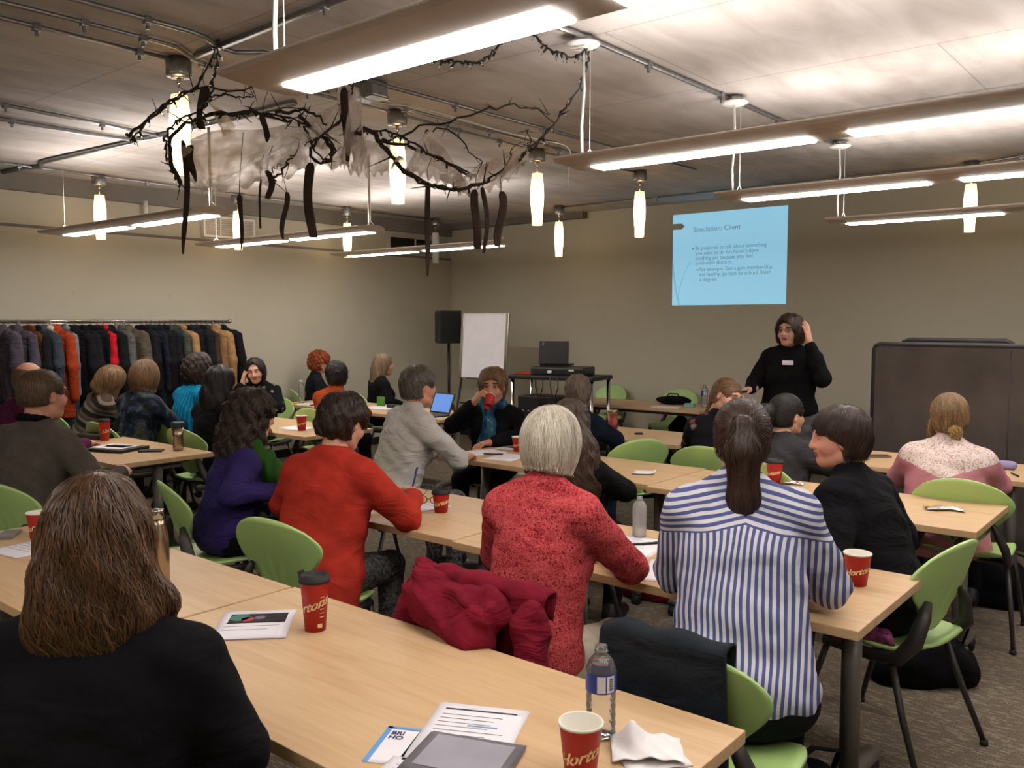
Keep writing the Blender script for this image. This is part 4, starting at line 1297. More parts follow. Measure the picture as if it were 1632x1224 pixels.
cloth('maroon_jacket', (116, 22, 40), foldb=0.6, fold=5); cloth('dark_wool', (34, 38, 44), bmp=0.7, weave=140)
skinmat('skin_fair', (206, 158, 134)); skinmat('skin_tan', (190, 138, 110)); skinmat('skin_pink', (208, 150, 126))
hairmat('hair_brown_long', (34, 22, 14), (104, 72, 44), 0.34); hairmat('hair_darkbrown', (28, 19, 16), (70, 48, 38)); hairmat('hair_wavybrown', (34, 24, 19), (84, 62, 48)); hairmat('hair_darkblond', (70, 50, 34), (156, 122, 84)); hairmat('hair_black', (15, 13, 14), (44, 37, 35)); hairmat('hair_nearblack', (16, 12, 11), (46, 35, 31))
hairmat('hair_white', (142, 134, 120), (218, 208, 188), 0.5); hairmat('hair_grey', (52, 46, 42), (116, 108, 100)); hairmat('hair_greyblond', (70, 54, 40), (142, 118, 92))
hairmat('hair_auburn', (84, 60, 40), (154, 120, 84)); hairmat('hair_red', (104, 42, 18), (166, 82, 40)); hairmat('hair_copper', (70, 48, 32), (138, 104, 72)); hairmat('hair_saltpepper', (56, 48, 44), (132, 116, 102))
hairmat('hair_light_short', (70, 54, 38), (120, 94, 66)); hairmat('hair_blondtip', (120, 90, 52), (206, 172, 110)); hairmat('hair_mixbrown', (50, 34, 22), (120, 88, 58)); hairmat('hair_brownred', (27, 18, 15), (62, 42, 34))

# ------------------------------------------------------------------ the people
# nearest, lower left
h = hair_long(i=0.020, bottom=-0.165, w=0.104, t=0.058, n=3600, L=0.17, r=0.0014, curl=0.38)
h['prims'].insert(4, E((0.080, -0.06, -0.140), (0.075, 0.045, 0.035), M=rotm('y', 0.5), k=0.05)); h['tail'] = 1.0; h['prims'].append(WR(0.004, 40, 40, 26, 1.1))
p1 = person('woman in black sweater with long light brown hair, back to camera at lower left', (-1.745, 0.795, 1.207), 132, 148, lean=0.16, bulk=1.22, sw=1.16, hs=1.02, shirt='black', hair=h, hairm='hair_brown_long', g=0.013, seed=1,
            arms=(((-0.36, 0.20, 0.80), (-0.12, 0.36, 0.79)), ((0.285, 0.10, 0.80), (0.12, 0.36, 0.785))))
# coral lace, white bob
h = hair_bob(i=0.022, bottom=-0.100, w=0.094, d=0.102, n=2600, L=0.12, r=0.0014)
h['tail'] = 0.12
p19 = person('white-haired woman with bob wearing a coral red lace top', (-1.759, 2.344, 1.234), 100, 96, lean=0.17, hs=0.94, bulk=1.02, sw=0.94, shirt='coral_lace', pants='trousers_beige', hair=h, hairm='hair_white', g=0.011, seed=2, hem=0.50,
             arms=(((-0.26, 0.24, 0.80), (-0.10, 0.44, 0.785)), ((0.225, 0.33, 0.80), (0.10, 0.52, 0.785))), sleeve=(0.88, 0.85))
# striped shirt, ponytail
tie = (0, -0.118, 0.058)
pony = [E(tie, (0.020, 0.022, 0.022)), C(tie, (0, -0.142, -0.02), 0.030, 0.046, k=0.03), C((0, -0.142, -0.02), (0.004, -0.132, -0.17), 0.046, 0.044, k=0.03), C((0.004, -0.132, -0.17), (0.008, -0.112, -0.345), 0.042, 0.010, k=0.03), WR(0.0025, 150, 150, 12, 0.5)]
h = dict(prims=cap(0.012, nape=-0.075), n=1500, L=0.09, r=0.0014, flow=flow_tie(tie), extra=[dict(prims=pony, n=1500, L=0.24, r=0.0015, flow=lambda p, G: np.broadcast_to(G, p.shape).astype(np.float32), steps=12)])
p21 = person('woman with long dark ponytail wearing a blue and white striped shirt', (-1.179, 2.570, 1.277), 110, 116, lean=0.25, side=-0.03, bulk=1.26, sw=1.0, shirt='stripe_shirt', pants='trousers_black', hair=h, hairm='hair_darkbrown', g=0.011, seed=3, hem=0.475, fold=0.006, hs=0.98,
             arms=(((-0.245, 0.27, 0.82), (-0.12, 0.47, 0.79)), ((0.245, 0.27, 0.82), (0.13, 0.47, 0.79))))
m = MB(); m.lathe([(0.016, -0.006), (0.027, -0.006), (0.029, 0), (0.027, 0.006), (0.016, 0.006)], 16, cap=False)
V = m.V[0] @ rotm('x', -0.9).T + np.array([0, -0.122, 0.052]); m.V = [(V * p21['hs']) @ p21['R'].T + p21['H']]; m.build('hair_tie', 'black_plastic', p21['t'])
# red cardigan
h = hair_short(i=0.027, nape=-0.082, n=2200, L=0.055, r=0.0018, curl=0.3)
h['tail'] = 0.1; h['prims'].append(WR(0.003, 70, 60, 60, 2))
p14 = person('woman in a red cardigan with short dark brown hair, writing', (-3.093, 2.538, 1.186), 104, 92, lean=0.22, bulk=1.28, sw=1.08, hp=16, shirt='red_cardigan', pants='skirt_print', hair=h, hairm='hair_brownred', g=0.012, seed=4, hem=0.36, skirt=0.10,
             arms=(((-0.30, 0.16, 0.80), (-0.06, 0.42, 0.785)), ((0.33, 0.22, 0.79), (0.19, 0.50, 0.815))), hands=(None, dict(fw=(-0.35, 0.9, 0.15), up=(0.55, 0.2, 0.8), curl=0.75)))
glasses(p14, 'brow_dark')
# purple cardigan, green scarf
h = hair_long(i=0.032, bottom=-0.235, w=0.132, t=0.092, n=2600, L=0.14, r=0.0028, curl=1.2, back=-0.060)
p13 = person('woman in a purple cardigan with dark curly hair and green scarf', (-3.934, 2.618, 1.150), 70, 72, lean=0.16, bulk=1.02, hp=6, shirt='purple', pants='trousers_black', hair=h, hairm='hair_brownred', g=0.012, seed=5,
             arms=(((-0.27, 0.16, 0.76), (-0.06, 0.36, 0.79)), ((0.27, -0.02, 0.80), (0.16, 0.27, 0.775))))
H, R = p13['H'], p13['R']; nb = p13['nb']
scarf(p13, 'green_scarf', [C(nb + np.array([-0.06, 0.02, 0.02]), nb + np.array([0.07, 0.03, 0.02]), 0.058, k=0.03), C(nb + np.array([0.09, 0.02, 0.01]), nb + np.array([0.13, 0.12, -0.12]), 0.05, 0.056, k=0.03),
      C(nb + np.array([0.13, 0.12, -0.12]), nb + np.array([0.11, 0.22, -0.36]), 0.056, 0.055, k=0.03), C(nb + np.array([0.06, 0.12, -0.06]), nb + np.array([0.03, 0.19, -0.32]), 0.045, 0.048, k=0.03)])
# oatmeal top, grey hair
h = hair_short(i=0.020, nape=-0.075, n=1800, L=0.045, r=0.0016, curl=0.2)
p15 = person('woman in a pale oatmeal top with short grey hair, elbow on table', (-3.95, 3.851, 1.235), 76, 70, lean=0.22, bulk=1.18, sw=1.08, shirt='oatmeal', pants='skirt_print', hair=h, hairm='hair_grey', g=0.012, seed=6, sleeve=(0.88, 0.18), skin='skin_pink', fold=0.006,
             arms=(((-0.30, 0.20, 0.80), (-0.10, 0.42, 0.79)), ((0.27, 0.34, 0.80), (0.10, 0.52, 0.775))), hem=0.40, skirt=0.05)
# blue scarf, drinking
h = hair_short(i=0.024, nape=-0.09, n=1900, L=0.07, r=0.0018, curl=0.3, fz=0.112)
p16 = person('woman with short brown hair and blue scarf drinking from a red cup', (-4.315, 4.985, 1.150), 290, 302, lean=0.06, hs=1.10, bulk=1.10, shirt='black', hair=h, hairm='hair_copper', g=0.013, seed=7, skin='skin_tan',
             arms=(((-0.27, 0.14, 0.80), (-0.10, 0.36, 0.77)), ((0.30, 0.16, 0.86), (0.085, 0.235, 1.035))), hands=(None, dict(fw=(-0.45, 0.10, 0.9), up=(0.75, 0.55, 0.25), curl=0.9, thumb=0.7)))
nb = p16['nb']
scarf(p16, 'scarf_blue', [C(nb + np.array([-0.055, 0.03, 0.035]), nb + np.array([0.055, 0.03, 0.035]), 0.056, k=0.03), C(nb + np.array([0.03, 0.09, 0.01]), nb + np.array([-0.01, 0.13, -0.10]), 0.045, 0.04, k=0.03),
      C(nb + np.array([-0.01, 0.13, -0.10]), nb + np.array([0.045, 0.14, -0.30]), 0.038, 0.055, k=0.03), C(nb + np.array([-0.01, 0.13, -0.10]), nb + np.array([-0.05, 0.14, -0.27]), 0.038, 0.045, k=0.03)])
# navy back
h = hair_short(i=0.022, nape=-0.085, n=1300, L=0.05, r=0.0018, curl=0.25)
p17 = person('person in a navy top with short grey-brown hair, back to camera beside the laptop cart', (-3.746, 5.309, 1.115), 92, 120, lean=0.14, bulk=1.18, sw=1.10, shirt='navy', pants='jeans', hair=h, hairm='hair_saltpepper', g=0.014, seed=8, female=False, hr=-6)
# long wavy brown hair
h = hair_long(i=0.020, bottom=-0.43, w=0.150, t=0.070, n=3200, L=0.22, r=0.0019, curl=0.55, dx=0.045, back=-0.128)
p18 = person('woman with long wavy brown hair behind the white-haired woman', (-2.612, 3.637, 1.112), 100, 108, lean=0.12, bulk=1.05, shirt='black', hair=h, hairm='hair_wavybrown', g=0.013, seed=9, arms=(((-0.25, 0.24, 0.77), (-0.1, 0.44, 0.775)), ((0.24, 0.28, 0.77), (0.1, 0.46, 0.775))))
# floral
tie = (0, -0.10, -0.05)
h = dict(prims=cap(0.010, nape=-0.07, fz=0.11), n=1000, L=0.08, r=0.0015, flow=flow_tie(tie), extra=[dict(prims=[C((0, -0.1, -0.05), (0, -0.115, -0.15), 0.024, 0.012)], n=200, L=0.12, r=0.0016, flow=lambda p, G: np.broadcast_to(G, p.shape).astype(np.float32))])
p20 = person('woman in a black floral top leaning her head to the right', (-2.622, 5.458, 1.135), 100, -12, lean=0.16, side=0.02, bulk=1.04, shirt='floral_black', hair=h, hairm='hair_copper', g=0.013, seed=10, hr=-14, hp=12)
# dark grey top, black ponytail
h = dict(prims=cap(0.014, nape=-0.07), n=900, L=0.08, r=0.0017, flow=flow_tie((0, -0.13, 0.04)), extra=[dict(prims=[C((0, -0.11, 0.045), (0, -0.165, 0.02), 0.03, 0.05, k=0.03), C((0, -0.165, 0.02), (0, -0.16, -0.12), 0.05, 0.03, k=0.03)], n=500, L=0.13, r=0.0021, curl=0.5, flow=lambda p, G: np.broadcast_to(G, p.shape).astype(np.float32))])
p22 = person('woman in a dark grey top with curly black ponytail', (-2.065, 5.135, 1.075), 84, 60, lean=0.14, bulk=1.10, shirt='charcoal_top', hair=h, hairm='hair_black', g=0.013, seed=12)
# blazer, profile
h = hair_short(i=0.026, nape=-0.115, n=2200, L=0.075, r=0.0017, curl=0.06, fz=0.092)
h['prims'] = cap(0.024, nape=-0.105, fz=0.100, ears=False, fc=-0.046, fx=0.074)
for s in (-1, 1):
    h['prims'].insert(3, E((s * 0.092, 0.040, -0.060), (0.050, 0.050, 0.062), k=0.012, op='-'))
    h['prims'].insert(3, E((s * 0.072, 0.060, -0.090), (0.045, 0.060, 0.055), k=0.012, op='-'))
    h['prims'].insert(3, E((s * 0.078, 0.075, -0.030), (0.040, 0.048, 0.062), k=0.014, op='-'))
h['prims'].append(WR(0.003, 60, 60, 36, 0.8))
p23 = person('woman in a black blazer with short dark hair seen in profile facing left', (-1.200, 3.520, 1.175), 174, 208, lean=0.20, bulk=1.22, sw=1.06, hp=2, hs=0.97, shirt='black_blazer', hair=h, hairm='hair_brownred', g=0.011, seed=13, skin='skin_pink', eyes_closed=True, hem=0.42,
             arms=(((-0.30, 0.06, 0.76), (-0.12, 0.28, 0.70)), ((0.30, 0.06, 0.76), (0.12, 0.30, 0.70))))
nb = p23['nb']
for s in (-1, 1):
    blob('lapel', [C(nb + np.array([s * 0.065, -0.02, 0.0]), nb + np.array([s * 0.055, 0.09, -0.08]), 0.016, 0.018), C(nb + np.array([s * 0.055, 0.09, -0.08]), nb + np.array([s * 0.02, 0.135, -0.26]), 0.02, 0.012)], 0.008, 'black_blazer', p23['t'])
m = MB(); m.tube([nb + np.array([0.05, 0.03, 0.01]), nb + np.array([0.04, 0.085, -0.05]), nb + np.array([0.0, 0.125, -0.20]), nb + np.array([-0.04, 0.085, -0.05]), nb + np.array([-0.05, 0.03, 0.01])], 0.006, 6); plain('lanyard_plum', (92, 40, 66), 0.6); m.build('lanyard', 'lanyard_plum', p23['t'])
# pink and lace
bun = [E((0.012, -0.108, -0.055), (0.030, 0.026, 0.034)), E((0.030, -0.100, -0.08), (0.014, 0.016, 0.03), k=0.02)]
side = [C((-0.075, 0.05, -0.03), (-0.080, 0.062, -0.105), 0.018, 0.020)]
h = dict(prims=cap(0.018, nape=-0.085), n=1400, L=0.08, r=0.0016, flow=flow_tie((0.01, -0.115, -0.05)), curl=0.1,
         extra=[dict(prims=side, n=200, L=0.08, r=0.0018, curl=0.5, flow=flow_down())])
p24 = person('woman in a pink sweater with white lace yoke and pinned-up blond hair', (-1.181, 5.218, 1.118), 98, 112, lean=0.14, bulk=1.22, sw=1.06, shirt='pink_lace', arms=(((-0.25, 0.22, 0.76), (-0.1, 0.44, 0.775)), ((0.25, 0.22, 0.76), (0.1, 0.44, 0.775))), hair=h, hairm='hair_darkblond', g=0.012, seed=14, hem=0.40, skirt=0.06)
V, Q = surf(bun, 0.007); sv, sq = strands(bun, V, np.array([0, 0, -1], np.float32), 260, 0.07, 0.0022, flow_down(), 5, 9, 0.9)
me = fastmesh('hair_bun', (np.concatenate([V, sv]) * p24['hs']) @ p24['R'].T + p24['H'], np.concatenate([Q, sq + len(V)])); obj('hair_bun', me, 'hair_blondtip', p24['t'])
# presenter, standing
h = hair_bob(i=0.026, bottom=-0.108, w=0.108, d=0.108, n=1800, L=0.12, r=0.0024, fx=0.080, curl=0.25)
h['prims'].insert(3, E((0.02, 0.14, 0.02), (0.065, 0.09, 0.075), k=0.012, op='-')); h['prims'].append(WR(0.004, 50, 50, 36, 0.3)); h['tail'] = 0.1
p25 = person('presenter standing in black with glasses and dark bob, one hand raised', (-2.746, 6.829, 1.570), 276, 266, lean=0.03, bulk=1.28, sw=1.10, standing=True, hem=0.86, shirt='black', pants='trousers_grey', hair=h, hairm='hair_darkbrown', g=0.014, seed=15, skin='skin_fair', collar=0.03,
             arms=(((-0.285, 0.10, 1.20), (-0.185, 0.13, 1.475)), ((0.275, 0.02, 1.15), (0.25, 0.22, 1.10))),
             hands=(dict(fw=(0.12, 0.05, 1.0), up=(-0.9, 0.2, 0.1), curl=0.18, spread=0.06, s=1.05), dict(fw=(0.55, 0.80, -0.1), up=(0.3, -0.1, 0.95), curl=0.8, s=1.0)))
glasses(p25)
m = MB(); m.box((0, 0, 0), (0.085, 0.006, 0.035), bev=0.002); m.V = [v @ rotm('x', -0.12).T @ rotm('z', 0.12).T + np.array([-0.035, 0.178, 1.322]) for v in m.V]; m.build('name_tag', 'paper', p25['t'])
m = MB(); w = p25['wr'][0]; m.lathe([(0.030, -0.012), (0.034, -0.012), (0.034, 0.012), (0.030, 0.012)], 16, tuple(w + np.array([0, 0, -0.02])), cap=False); m.build('watch', 'chrome', p25['t'])
# left block ------------------------------------------------------
h = hair_short(i=0.008, nape=-0.045, n=1800, L=0.022, r=0.0013)
h['tail'] = 0.05
p2 = person('man in a grey sweater with glasses and short hair at left', (-4.965, 2.00, 1.245), 112, 98, lean=0.10, bulk=1.16, sw=1.14, shirt='grey_sweater', hair=h, hairm='hair_light_short', g=0.013, seed=16, female=False, hs=1.14, skin='skin_pink',
            arms=(((-0.32, 0.14, 0.80), (-0.05, 0.40, 0.79)), ((0.38, 0.08, 0.78), (0.24, 0.40, 0.785))), hands=(None, dict(fw=(-0.4, 0.9, 0.15), up=(0.6, 0.3, 0.7), curl=0.8)))
glasses(p2)
nb = p2['nb']; blob('collar', [C(nb + np.array([0.068 * math.cos(a), -0.012 + 0.064 * math.sin(a), 0.052 - 0.016 * math.sin(a)]), nb + np.array([0.068 * math.cos(a + 0.63), -0.012 + 0.064 * math.sin(a + 0.63), 0.052 - 0.016 * math.sin(a + 0.63)]), 0.017, k=0.01) for a in np.arange(10) * 0.63], 0.009, 'black', p2['t'])
h = dict(prims=cap(0.006, nape=-0.075) + [PL((0, -0.35, -0.95), -0.045, k=0.01)], n=400, L=0.02, r=0.0014, flow=flow_down())
p3 = person('bald man in a maroon top behind the man in grey', (-6.383, 2.489, 1.243), 90, 110, lean=0.10, bulk=1.2, sw=1.12, shirt='maroon_top', hair=h, hairm='hair_light_short', g=0.016, seed=17, female=False, hs=1.05, skin='skin_pink')
h = hair_bob(i=0.026, bottom=-0.135, w=0.110, d=0.118, n=1200, L=0.13, r=0.0024, curl=0.3, flare=0.01)
p4 = person('woman in a brown banded sweater with auburn hair, leaning right', (-7.833, 3.75, 1.115), 84, 84, lean=0.20, side=0.10, bulk=1.12, hr=28, hp=12, shirt='banded_knit', hair=h, hairm='hair_auburn', g=0.016, seed=18)
h = hair_bob(i=0.026, bottom=-0.130, w=0.108, d=0.116, n=1300, L=0.13, r=0.0024, curl=0.2)
p5 = person('woman in a dark blue paisley top with light brown bob', (-6.971, 3.623, 1.190), 104, 118, lean=0.18, bulk=1.16, shirt='paisley_blue', hair=h, hairm='hair_copper', g=0.016, seed=19, hp=6)
h = hair_short(i=0.022, n=700, L=0.05, r=0.0024, curl=0.3)
p6 = person('grey-haired woman in a white dotted blouse facing the camera near the coats', (-8.02, 4.74, 1.200), 288, 300, lean=0.36, bulk=1.1, shirt='dotted_blouse', hair=h, hairm='hair_grey', g=0.018, seed=20)
h = hair_bob(i=0.030, bottom=-0.150, w=0.116, d=0.118, n=1700, L=0.10, r=0.0028, curl=0.9)
h['prims'].append(WR(0.006, 60, 60, 50, 0.6))
p7 = person('woman in a turquoise knit with dark brown hair, back to camera', (-6.954, 4.096, 1.222), 92, 104, lean=0.14, bulk=1.1, shirt='knit_turquoise', hair=h, hairm='hair_brownred', g=0.016, seed=21)
h = hair_long(i=0.024, bottom=-0.20, w=0.105, t=0.07, n=1400, L=0.15, r=0.0026, curl=0.2)
h['prims'].append(WR(0.004, 45, 45, 22, 0.6))
p8 = person('woman all in black with black hair, back to camera beside the turquoise knit', (-6.081, 3.772, 1.165), 96, 104, lean=0.10, bulk=1.08, shirt='black', hair=h, hairm='hair_black', g=0.016, seed=22)
h = hair_bob(i=0.014, bottom=-0.12, w=0.094, d=0.10, n=900, L=0.13, r=0.0022, fx=0.076)
h['prims'].insert(3, E((0.0, 0.13, 0.025), (0.064, 0.10, 0.078), k=0.012, op='-')); h['prims'].append(WR(0.003, 60, 60, 20, 0.3))
p9 = person('young woman with dark hair resting her cheek on her hand, facing camera', (-7.519, 5.052, 1.155), 300, 314, lean=0.12, bulk=0.98, hp=12, hr=6, shirt='black_print', hair=h, hairm='hair_nearblack', g=0.015, seed=23, eyes_closed=True,
            arms=(((-0.27, 0.16, 0.79), (-0.08, 0.36, 0.775)), ((0.24, 0.26, 0.79), (0.095, 0.205, 1.03))), hands=(None, dict(fw=(-0.12, -0.05, 1.0), up=(0.7, 0.7, 0), curl=0.3, s=0.95)))
h = hair_short(i=0.036, nape=-0.10, n=2600, L=0.05, r=0.0030, curl=1.4)
h['prims'].append(WR(0.009, 75, 70, 72, 0.4))
p10 = person('woman with curly red hair in a black vest by the left wall', (-8.40, 6.545, 1.148), 62, 66, lean=0.05, bulk=0.95, shirt='black_vest', hair=h, hairm='hair_red', g=0.018, seed=24, arms='lap')
h = hair_short(i=0.026, nape=-0.095, n=1500, L=0.06, r=0.0026, curl=0.2)
p11 = person('woman in a burnt orange turtleneck with short black hair', (-6.575, 5.311, 1.130), 104, 148, lean=0.12, bulk=1.05, shirt='burnt_orange', hair=h, hairm='hair_black', g=0.015, seed=25, collar=0.075, skin='skin_tan')
h = hair_long(i=0.018, bottom=-0.30, w=0.105, t=0.06, n=1200, L=0.2, r=0.0026)
p12 = person('woman with long straight grey-blond hair in black near the flip chart', (-7.504, 6.756, 1.145), 66, 52, lean=0.05, bulk=1.0, shirt='black', hair=h, hairm='hair_greyblond', g=0.017, seed=26, arms='lap')

# ------------------------------------------------------------------ chairs in place
P21B, P21X = 0.20, 0.0
def chair_for(p, label, face=None, back=0.02, dx=0.0):
    fa = math.radians(p['face'] if face is None else face)
    f = np.array([math.cos(fa), math.sin(fa)]); r = np.array([math.sin(fa), -math.cos(fa)])
    q = p['hip'][:2] - f * back + r * dx
    return chair(float(q[0]), float(q[1]), math.degrees(fa), label)
chair_for(p19, 'green shell chair under the coral lace woman, draped with a maroon jacket', 92)
chair_for(p21, 'green shell chair under the striped shirt woman, draped with dark wool', 93, P21B, P21X)
chair_for(p14, 'green shell chair under the woman in the red cardigan', 100)
chair_for(p13, 'green shell chair under the woman in purple', 74)
chair_for(p15, 'green shell chair under the woman in the oatmeal top', 75)
chair_for(p16, 'green shell chair under the woman drinking from a cup', 288)
chair_for(p17, 'green shell chair under the person in navy', 92)
chair_for(p18, 'green shell chair under the woman with long wavy hair', 100)
chair_for(p20, 'green shell chair under the woman in the floral top', 100)
chair_for(p22, 'green shell chair under the woman in dark grey', 84)
chair_for(p23, 'green shell chair under the woman in the black blazer, its back toward the right', 168.5, 0.02)
chair_for(p24, 'green shell chair under the woman in pink', 94, 0.02, 0.12)
chair_for(p2, 'green shell chair under the man in the grey sweater', 108, 0.06, 0.14)
chair_for(p3, 'green shell chair under the bald man', 90)
chair_for(p4, 'green shell chair under the woman in the banded sweater', 84)
chair_for(p5, 'green shell chair under the woman in paisley', 94)
chair_for(p7, 'green shell chair under the woman in turquoise', 92)
chair_for(p8, 'green shell chair under the woman all in black', 96)
chair_for(p9, 'green shell chair under the young woman resting her cheek', 288)
chair_for(p10, 'green shell chair under the red-haired woman', 62)
chair_for(p11, 'green shell chair under the woman in orange', 104)
chair_for(p12, 'green shell chair under the woman with long grey-blond hair', 66)
chair_for(p1, 'green shell chair under the woman in black at lower left', 124)
chair_for(p6, 'green shell chair under the woman in the dotted blouse', 292)

# ------------------------------------------------------------------ coat rack and coats
RX, RZ = -8.50, 1.65
t = thing('coat_rack', 'long chrome coat rack on posts along the left wall', 'rack', (RX, 4.2, 0))
m = MB(); m.tube([(0, -1.6, RZ), (0, 1.20, RZ)], 0.014, 12); m.lathe([(0, -0.012), (0.022, -0.012), (0.022, 0.012), (0, 0.012)], 12); m.V[-1] = m.V[-1] @ rotm('x', PI / 2).T + np.array([0, 1.2, RZ]); m.build('hanging_rail', 'chrome', t)
m = MB(); m.tube([(0, -1.6, RZ - 0.02), (0, 1.20, RZ - 0.02)], 0.005, 6); m.build('lower_rail', 'chrome', t)
for y in (-0.97, -0.07, 0.01, 0.99):
    m = MB(); m.tube([(0, y, 0.08), (0, y, RZ)], 0.016, 12); p = m.build('post', 'leg_grey', t)
    m = MB(); m.tube([(-0.22, y, 0.06), (0.22, y, 0.06)], 0.016, 10); m.build('foot', 'leg_grey', t)
    for q in (-0.2, 0.2):
        m = MB(); m.tube([(q, y - 0.012, 0.024), (q, y + 0.012, 0.024)], 0.024, 12); m.build('caster', 'rubber', t)

def coat_variant(L, wide, puff, hood, seed):
    body = [C((-0.155, 0, -0.125), (0.155, 0, -0.125), 0.036 * puff, k=0.05), C((-0.12, 0, -0.20), (-0.13, 0, -L), 0.050 * puff, 0.062 * wide, k=0.08), C((0.12, 0, -0.20), (0.13, 0, -L), 0.050 * puff, 0.062 * wide, k=0.08),
            E((0, 0, -0.40), (0.175, 0.058 * puff, 0.33), k=0.06), C((0, 0, -0.05), (0, 0, -0.13), 0.030, 0.055, k=0.05), PL((0, 0, 1), -L, k=0.02), WR(0.0035 * puff, 30, 34, 9, seed)]
    sl = [[C((s * 0.175, 0.01, -0.15), (s * 0.225, 0.0, -0.40), 0.046 * puff, 0.044 * puff, k=0.03), C((s * 0.225, 0.0, -0.40), (s * 0.215, 0.015, -0.68), 0.044 * puff, 0.037 * puff, k=0.03), WR(0.0025 * puff, 34, 34, 22, seed + s)] for s in (-1, 1)]
    if hood:
        cl = [E((0, -0.03, -0.085), (0.085, 0.055, 0.062)), E((0, -0.06, -0.13), (0.07, 0.04, 0.06), k=0.04), WR(0.004, 40, 40, 30, seed)]
    else:
        cl = [C((-0.05, -0.01, -0.06), (0.05, -0.01, -0.06), 0.026), C((0.055, 0.0, -0.06), (0.03, -0.03, -0.14), 0.024, 0.014), C((-0.055, 0.0, -0.06), (-0.03, -0.03, -0.14), 0.024, 0.014)]
    out = []
    for nm, pr in (('coat_body', body), ('sleeve', sl[0]), ('sleeve', sl[1]), ('hood' if hood else 'collar', cl)):
        V, Q = surf(pr, 0.016); out.append((nm, fastmesh(nm, V, Q)))
    h = MB(); h.tube([(0.0, 0, 0.018), (0.012, 0, 0.022), (0.016, 0, 0.010), (0.008, 0, -0.004), (0, 0, -0.02), (0, 0, -0.06)], 0.0022, 5); h.tube([(-0.19, 0, -0.12), (0, 0, -0.055), (0.19, 0, -0.12)], 0.004, 6)
    hm = h.mesh('hanger'); hm.materials.append(MATS['chrome'])
    for _, q in out:
        q.materials.append(MATS['black'])
    out.append(('hanger', hm))
    return out
CV = {'short': coat_variant(0.72, 1.0, 1.0, False, 1), 'long': coat_variant(1.02, 1.0, 0.95, False, 2), 'hood': coat_variant(0.86, 1.05, 1.1, True, 3), 'puffer': coat_variant(0.80, 1.1, 1.35, True, 4), 'slim': coat_variant(0.78, 0.9, 0.85, False, 5)}
cc = {'plumgrey': (74, 68, 78), 'leather': (92, 56, 34), 'slate': (56, 62, 72), 'black': (24, 24, 28), 'yellow': (196, 158, 50), 'orange': (156, 58, 26), 'steelblue': (60, 70, 84), 'lightgrey': (112, 114, 120), 'jet': (20, 19, 22), 'red': (186, 26, 38),
      'fur': (86, 78, 66), 'nightblue': (28, 32, 44), 'olive': (64, 70, 58), 'tan': (158, 122, 84), 'greygreen': (50, 58, 62), 'brown': (58, 44, 40), 'midgrey': (84, 84, 84), 'white': (190, 186, 184)}
for k, v in cc.items():
    cloth('coat_' + k, v, 0.8, fold=6, foldb=0.5, weave=160)
coats = [(3.108, 'puffer', 'plumgrey', 'plum grey quilted puffer coat at the far left of the rack'), (3.22, 'hood', 'plumgrey', None), (3.319, 'slim', 'leather', 'brown leather jacket on the coat rack near its left end'),
         (3.395, 'short', 'black', None), (3.45, 'hood', 'slate', 'slate blue coat on the rack beside the yellow jacket'), (3.50, 'slim', 'yellow', 'yellow jacket on the coat rack beside the orange hooded coat'),
         (3.567, 'hood', 'orange', 'burnt orange hooded long coat on the coat rack'), (3.641, 'long', 'lightgrey', 'light grey coat on the rack just right of the orange coat'), (3.728, 'hood', 'jet', None), (3.798, 'short', 'black', None),
         (3.881, 'long', 'jet', None), (3.941, 'short', 'black', None), (4.008, 'slim', 'red', 'bright red jacket between black coats on the rack'), (4.07, 'hood', 'jet', None), (4.175, 'long', 'midgrey', 'mid grey coat just left of the fur-trimmed hood'),
         (4.26, 'puffer', 'fur', 'coat with grey-brown fur-trimmed hood on the rack'), (4.389, 'short', 'jet', None), (4.442, 'short', 'black', None), (4.488, 'long', 'nightblue', None), (4.576, 'hood', 'jet', None), (4.64, 'long', 'black', None),
         (4.699, 'hood', 'greygreen', 'dark grey-green coat on the rack left of the olive one'), (4.762, 'long', 'olive', 'olive green coat on the rack beside the tan coat'), (4.818, 'long', 'tan', 'tan long coat on the rack beside the olive coat'),
         (4.868, 'short', 'jet', None), (4.932, 'short', 'nightblue', None), (4.997, 'hood', 'black', None), (5.056, 'short', 'jet', None), (5.115, 'short', 'brown', 'dark brown coat on the rack beside the camel coat'),
         (5.212, 'long', 'tan', 'camel long coat near the right end of the rack'), (5.311, 'hood', 'jet', 'black jacket at the far right end of the coat rack')]
nd = 0
for i, (y, var, col, lab) in enumerate(coats):
    rz = math.radians(random.uniform(-8, 30) + (14 if col in ('slate',) else 0))
    ORD = ['first', 'second', 'third', 'fourth', 'fifth', 'sixth', 'seventh', 'eighth', 'ninth', 'tenth', 'eleventh', 'twelfth', 'thirteenth', 'fourteenth', 'fifteenth', 'sixteenth']
    if lab is None:
        lab = ORD[nd] + ' plain dark coat counted from the left end of the rack'; nd += 1
    t = thing('coat', lab, 'coat', (RX, y, RZ - 0.008), rz, 'coats on the rack')
    s = random.uniform(0.96, 1.06)
    for nm, me in CV[var]:
        o = obj(nm, me, None, t)
        if nm != 'hanger':
            o.material_slots[0].link = 'OBJECT'
            o.material_slots[0].material = MATS['coat_' + ('white' if (col == 'yellow' and nm == 'collar') else 'steelblue' if (col == 'lightgrey' and nm == 'coat_body') else col)]
            o.scale = (s, s, s)

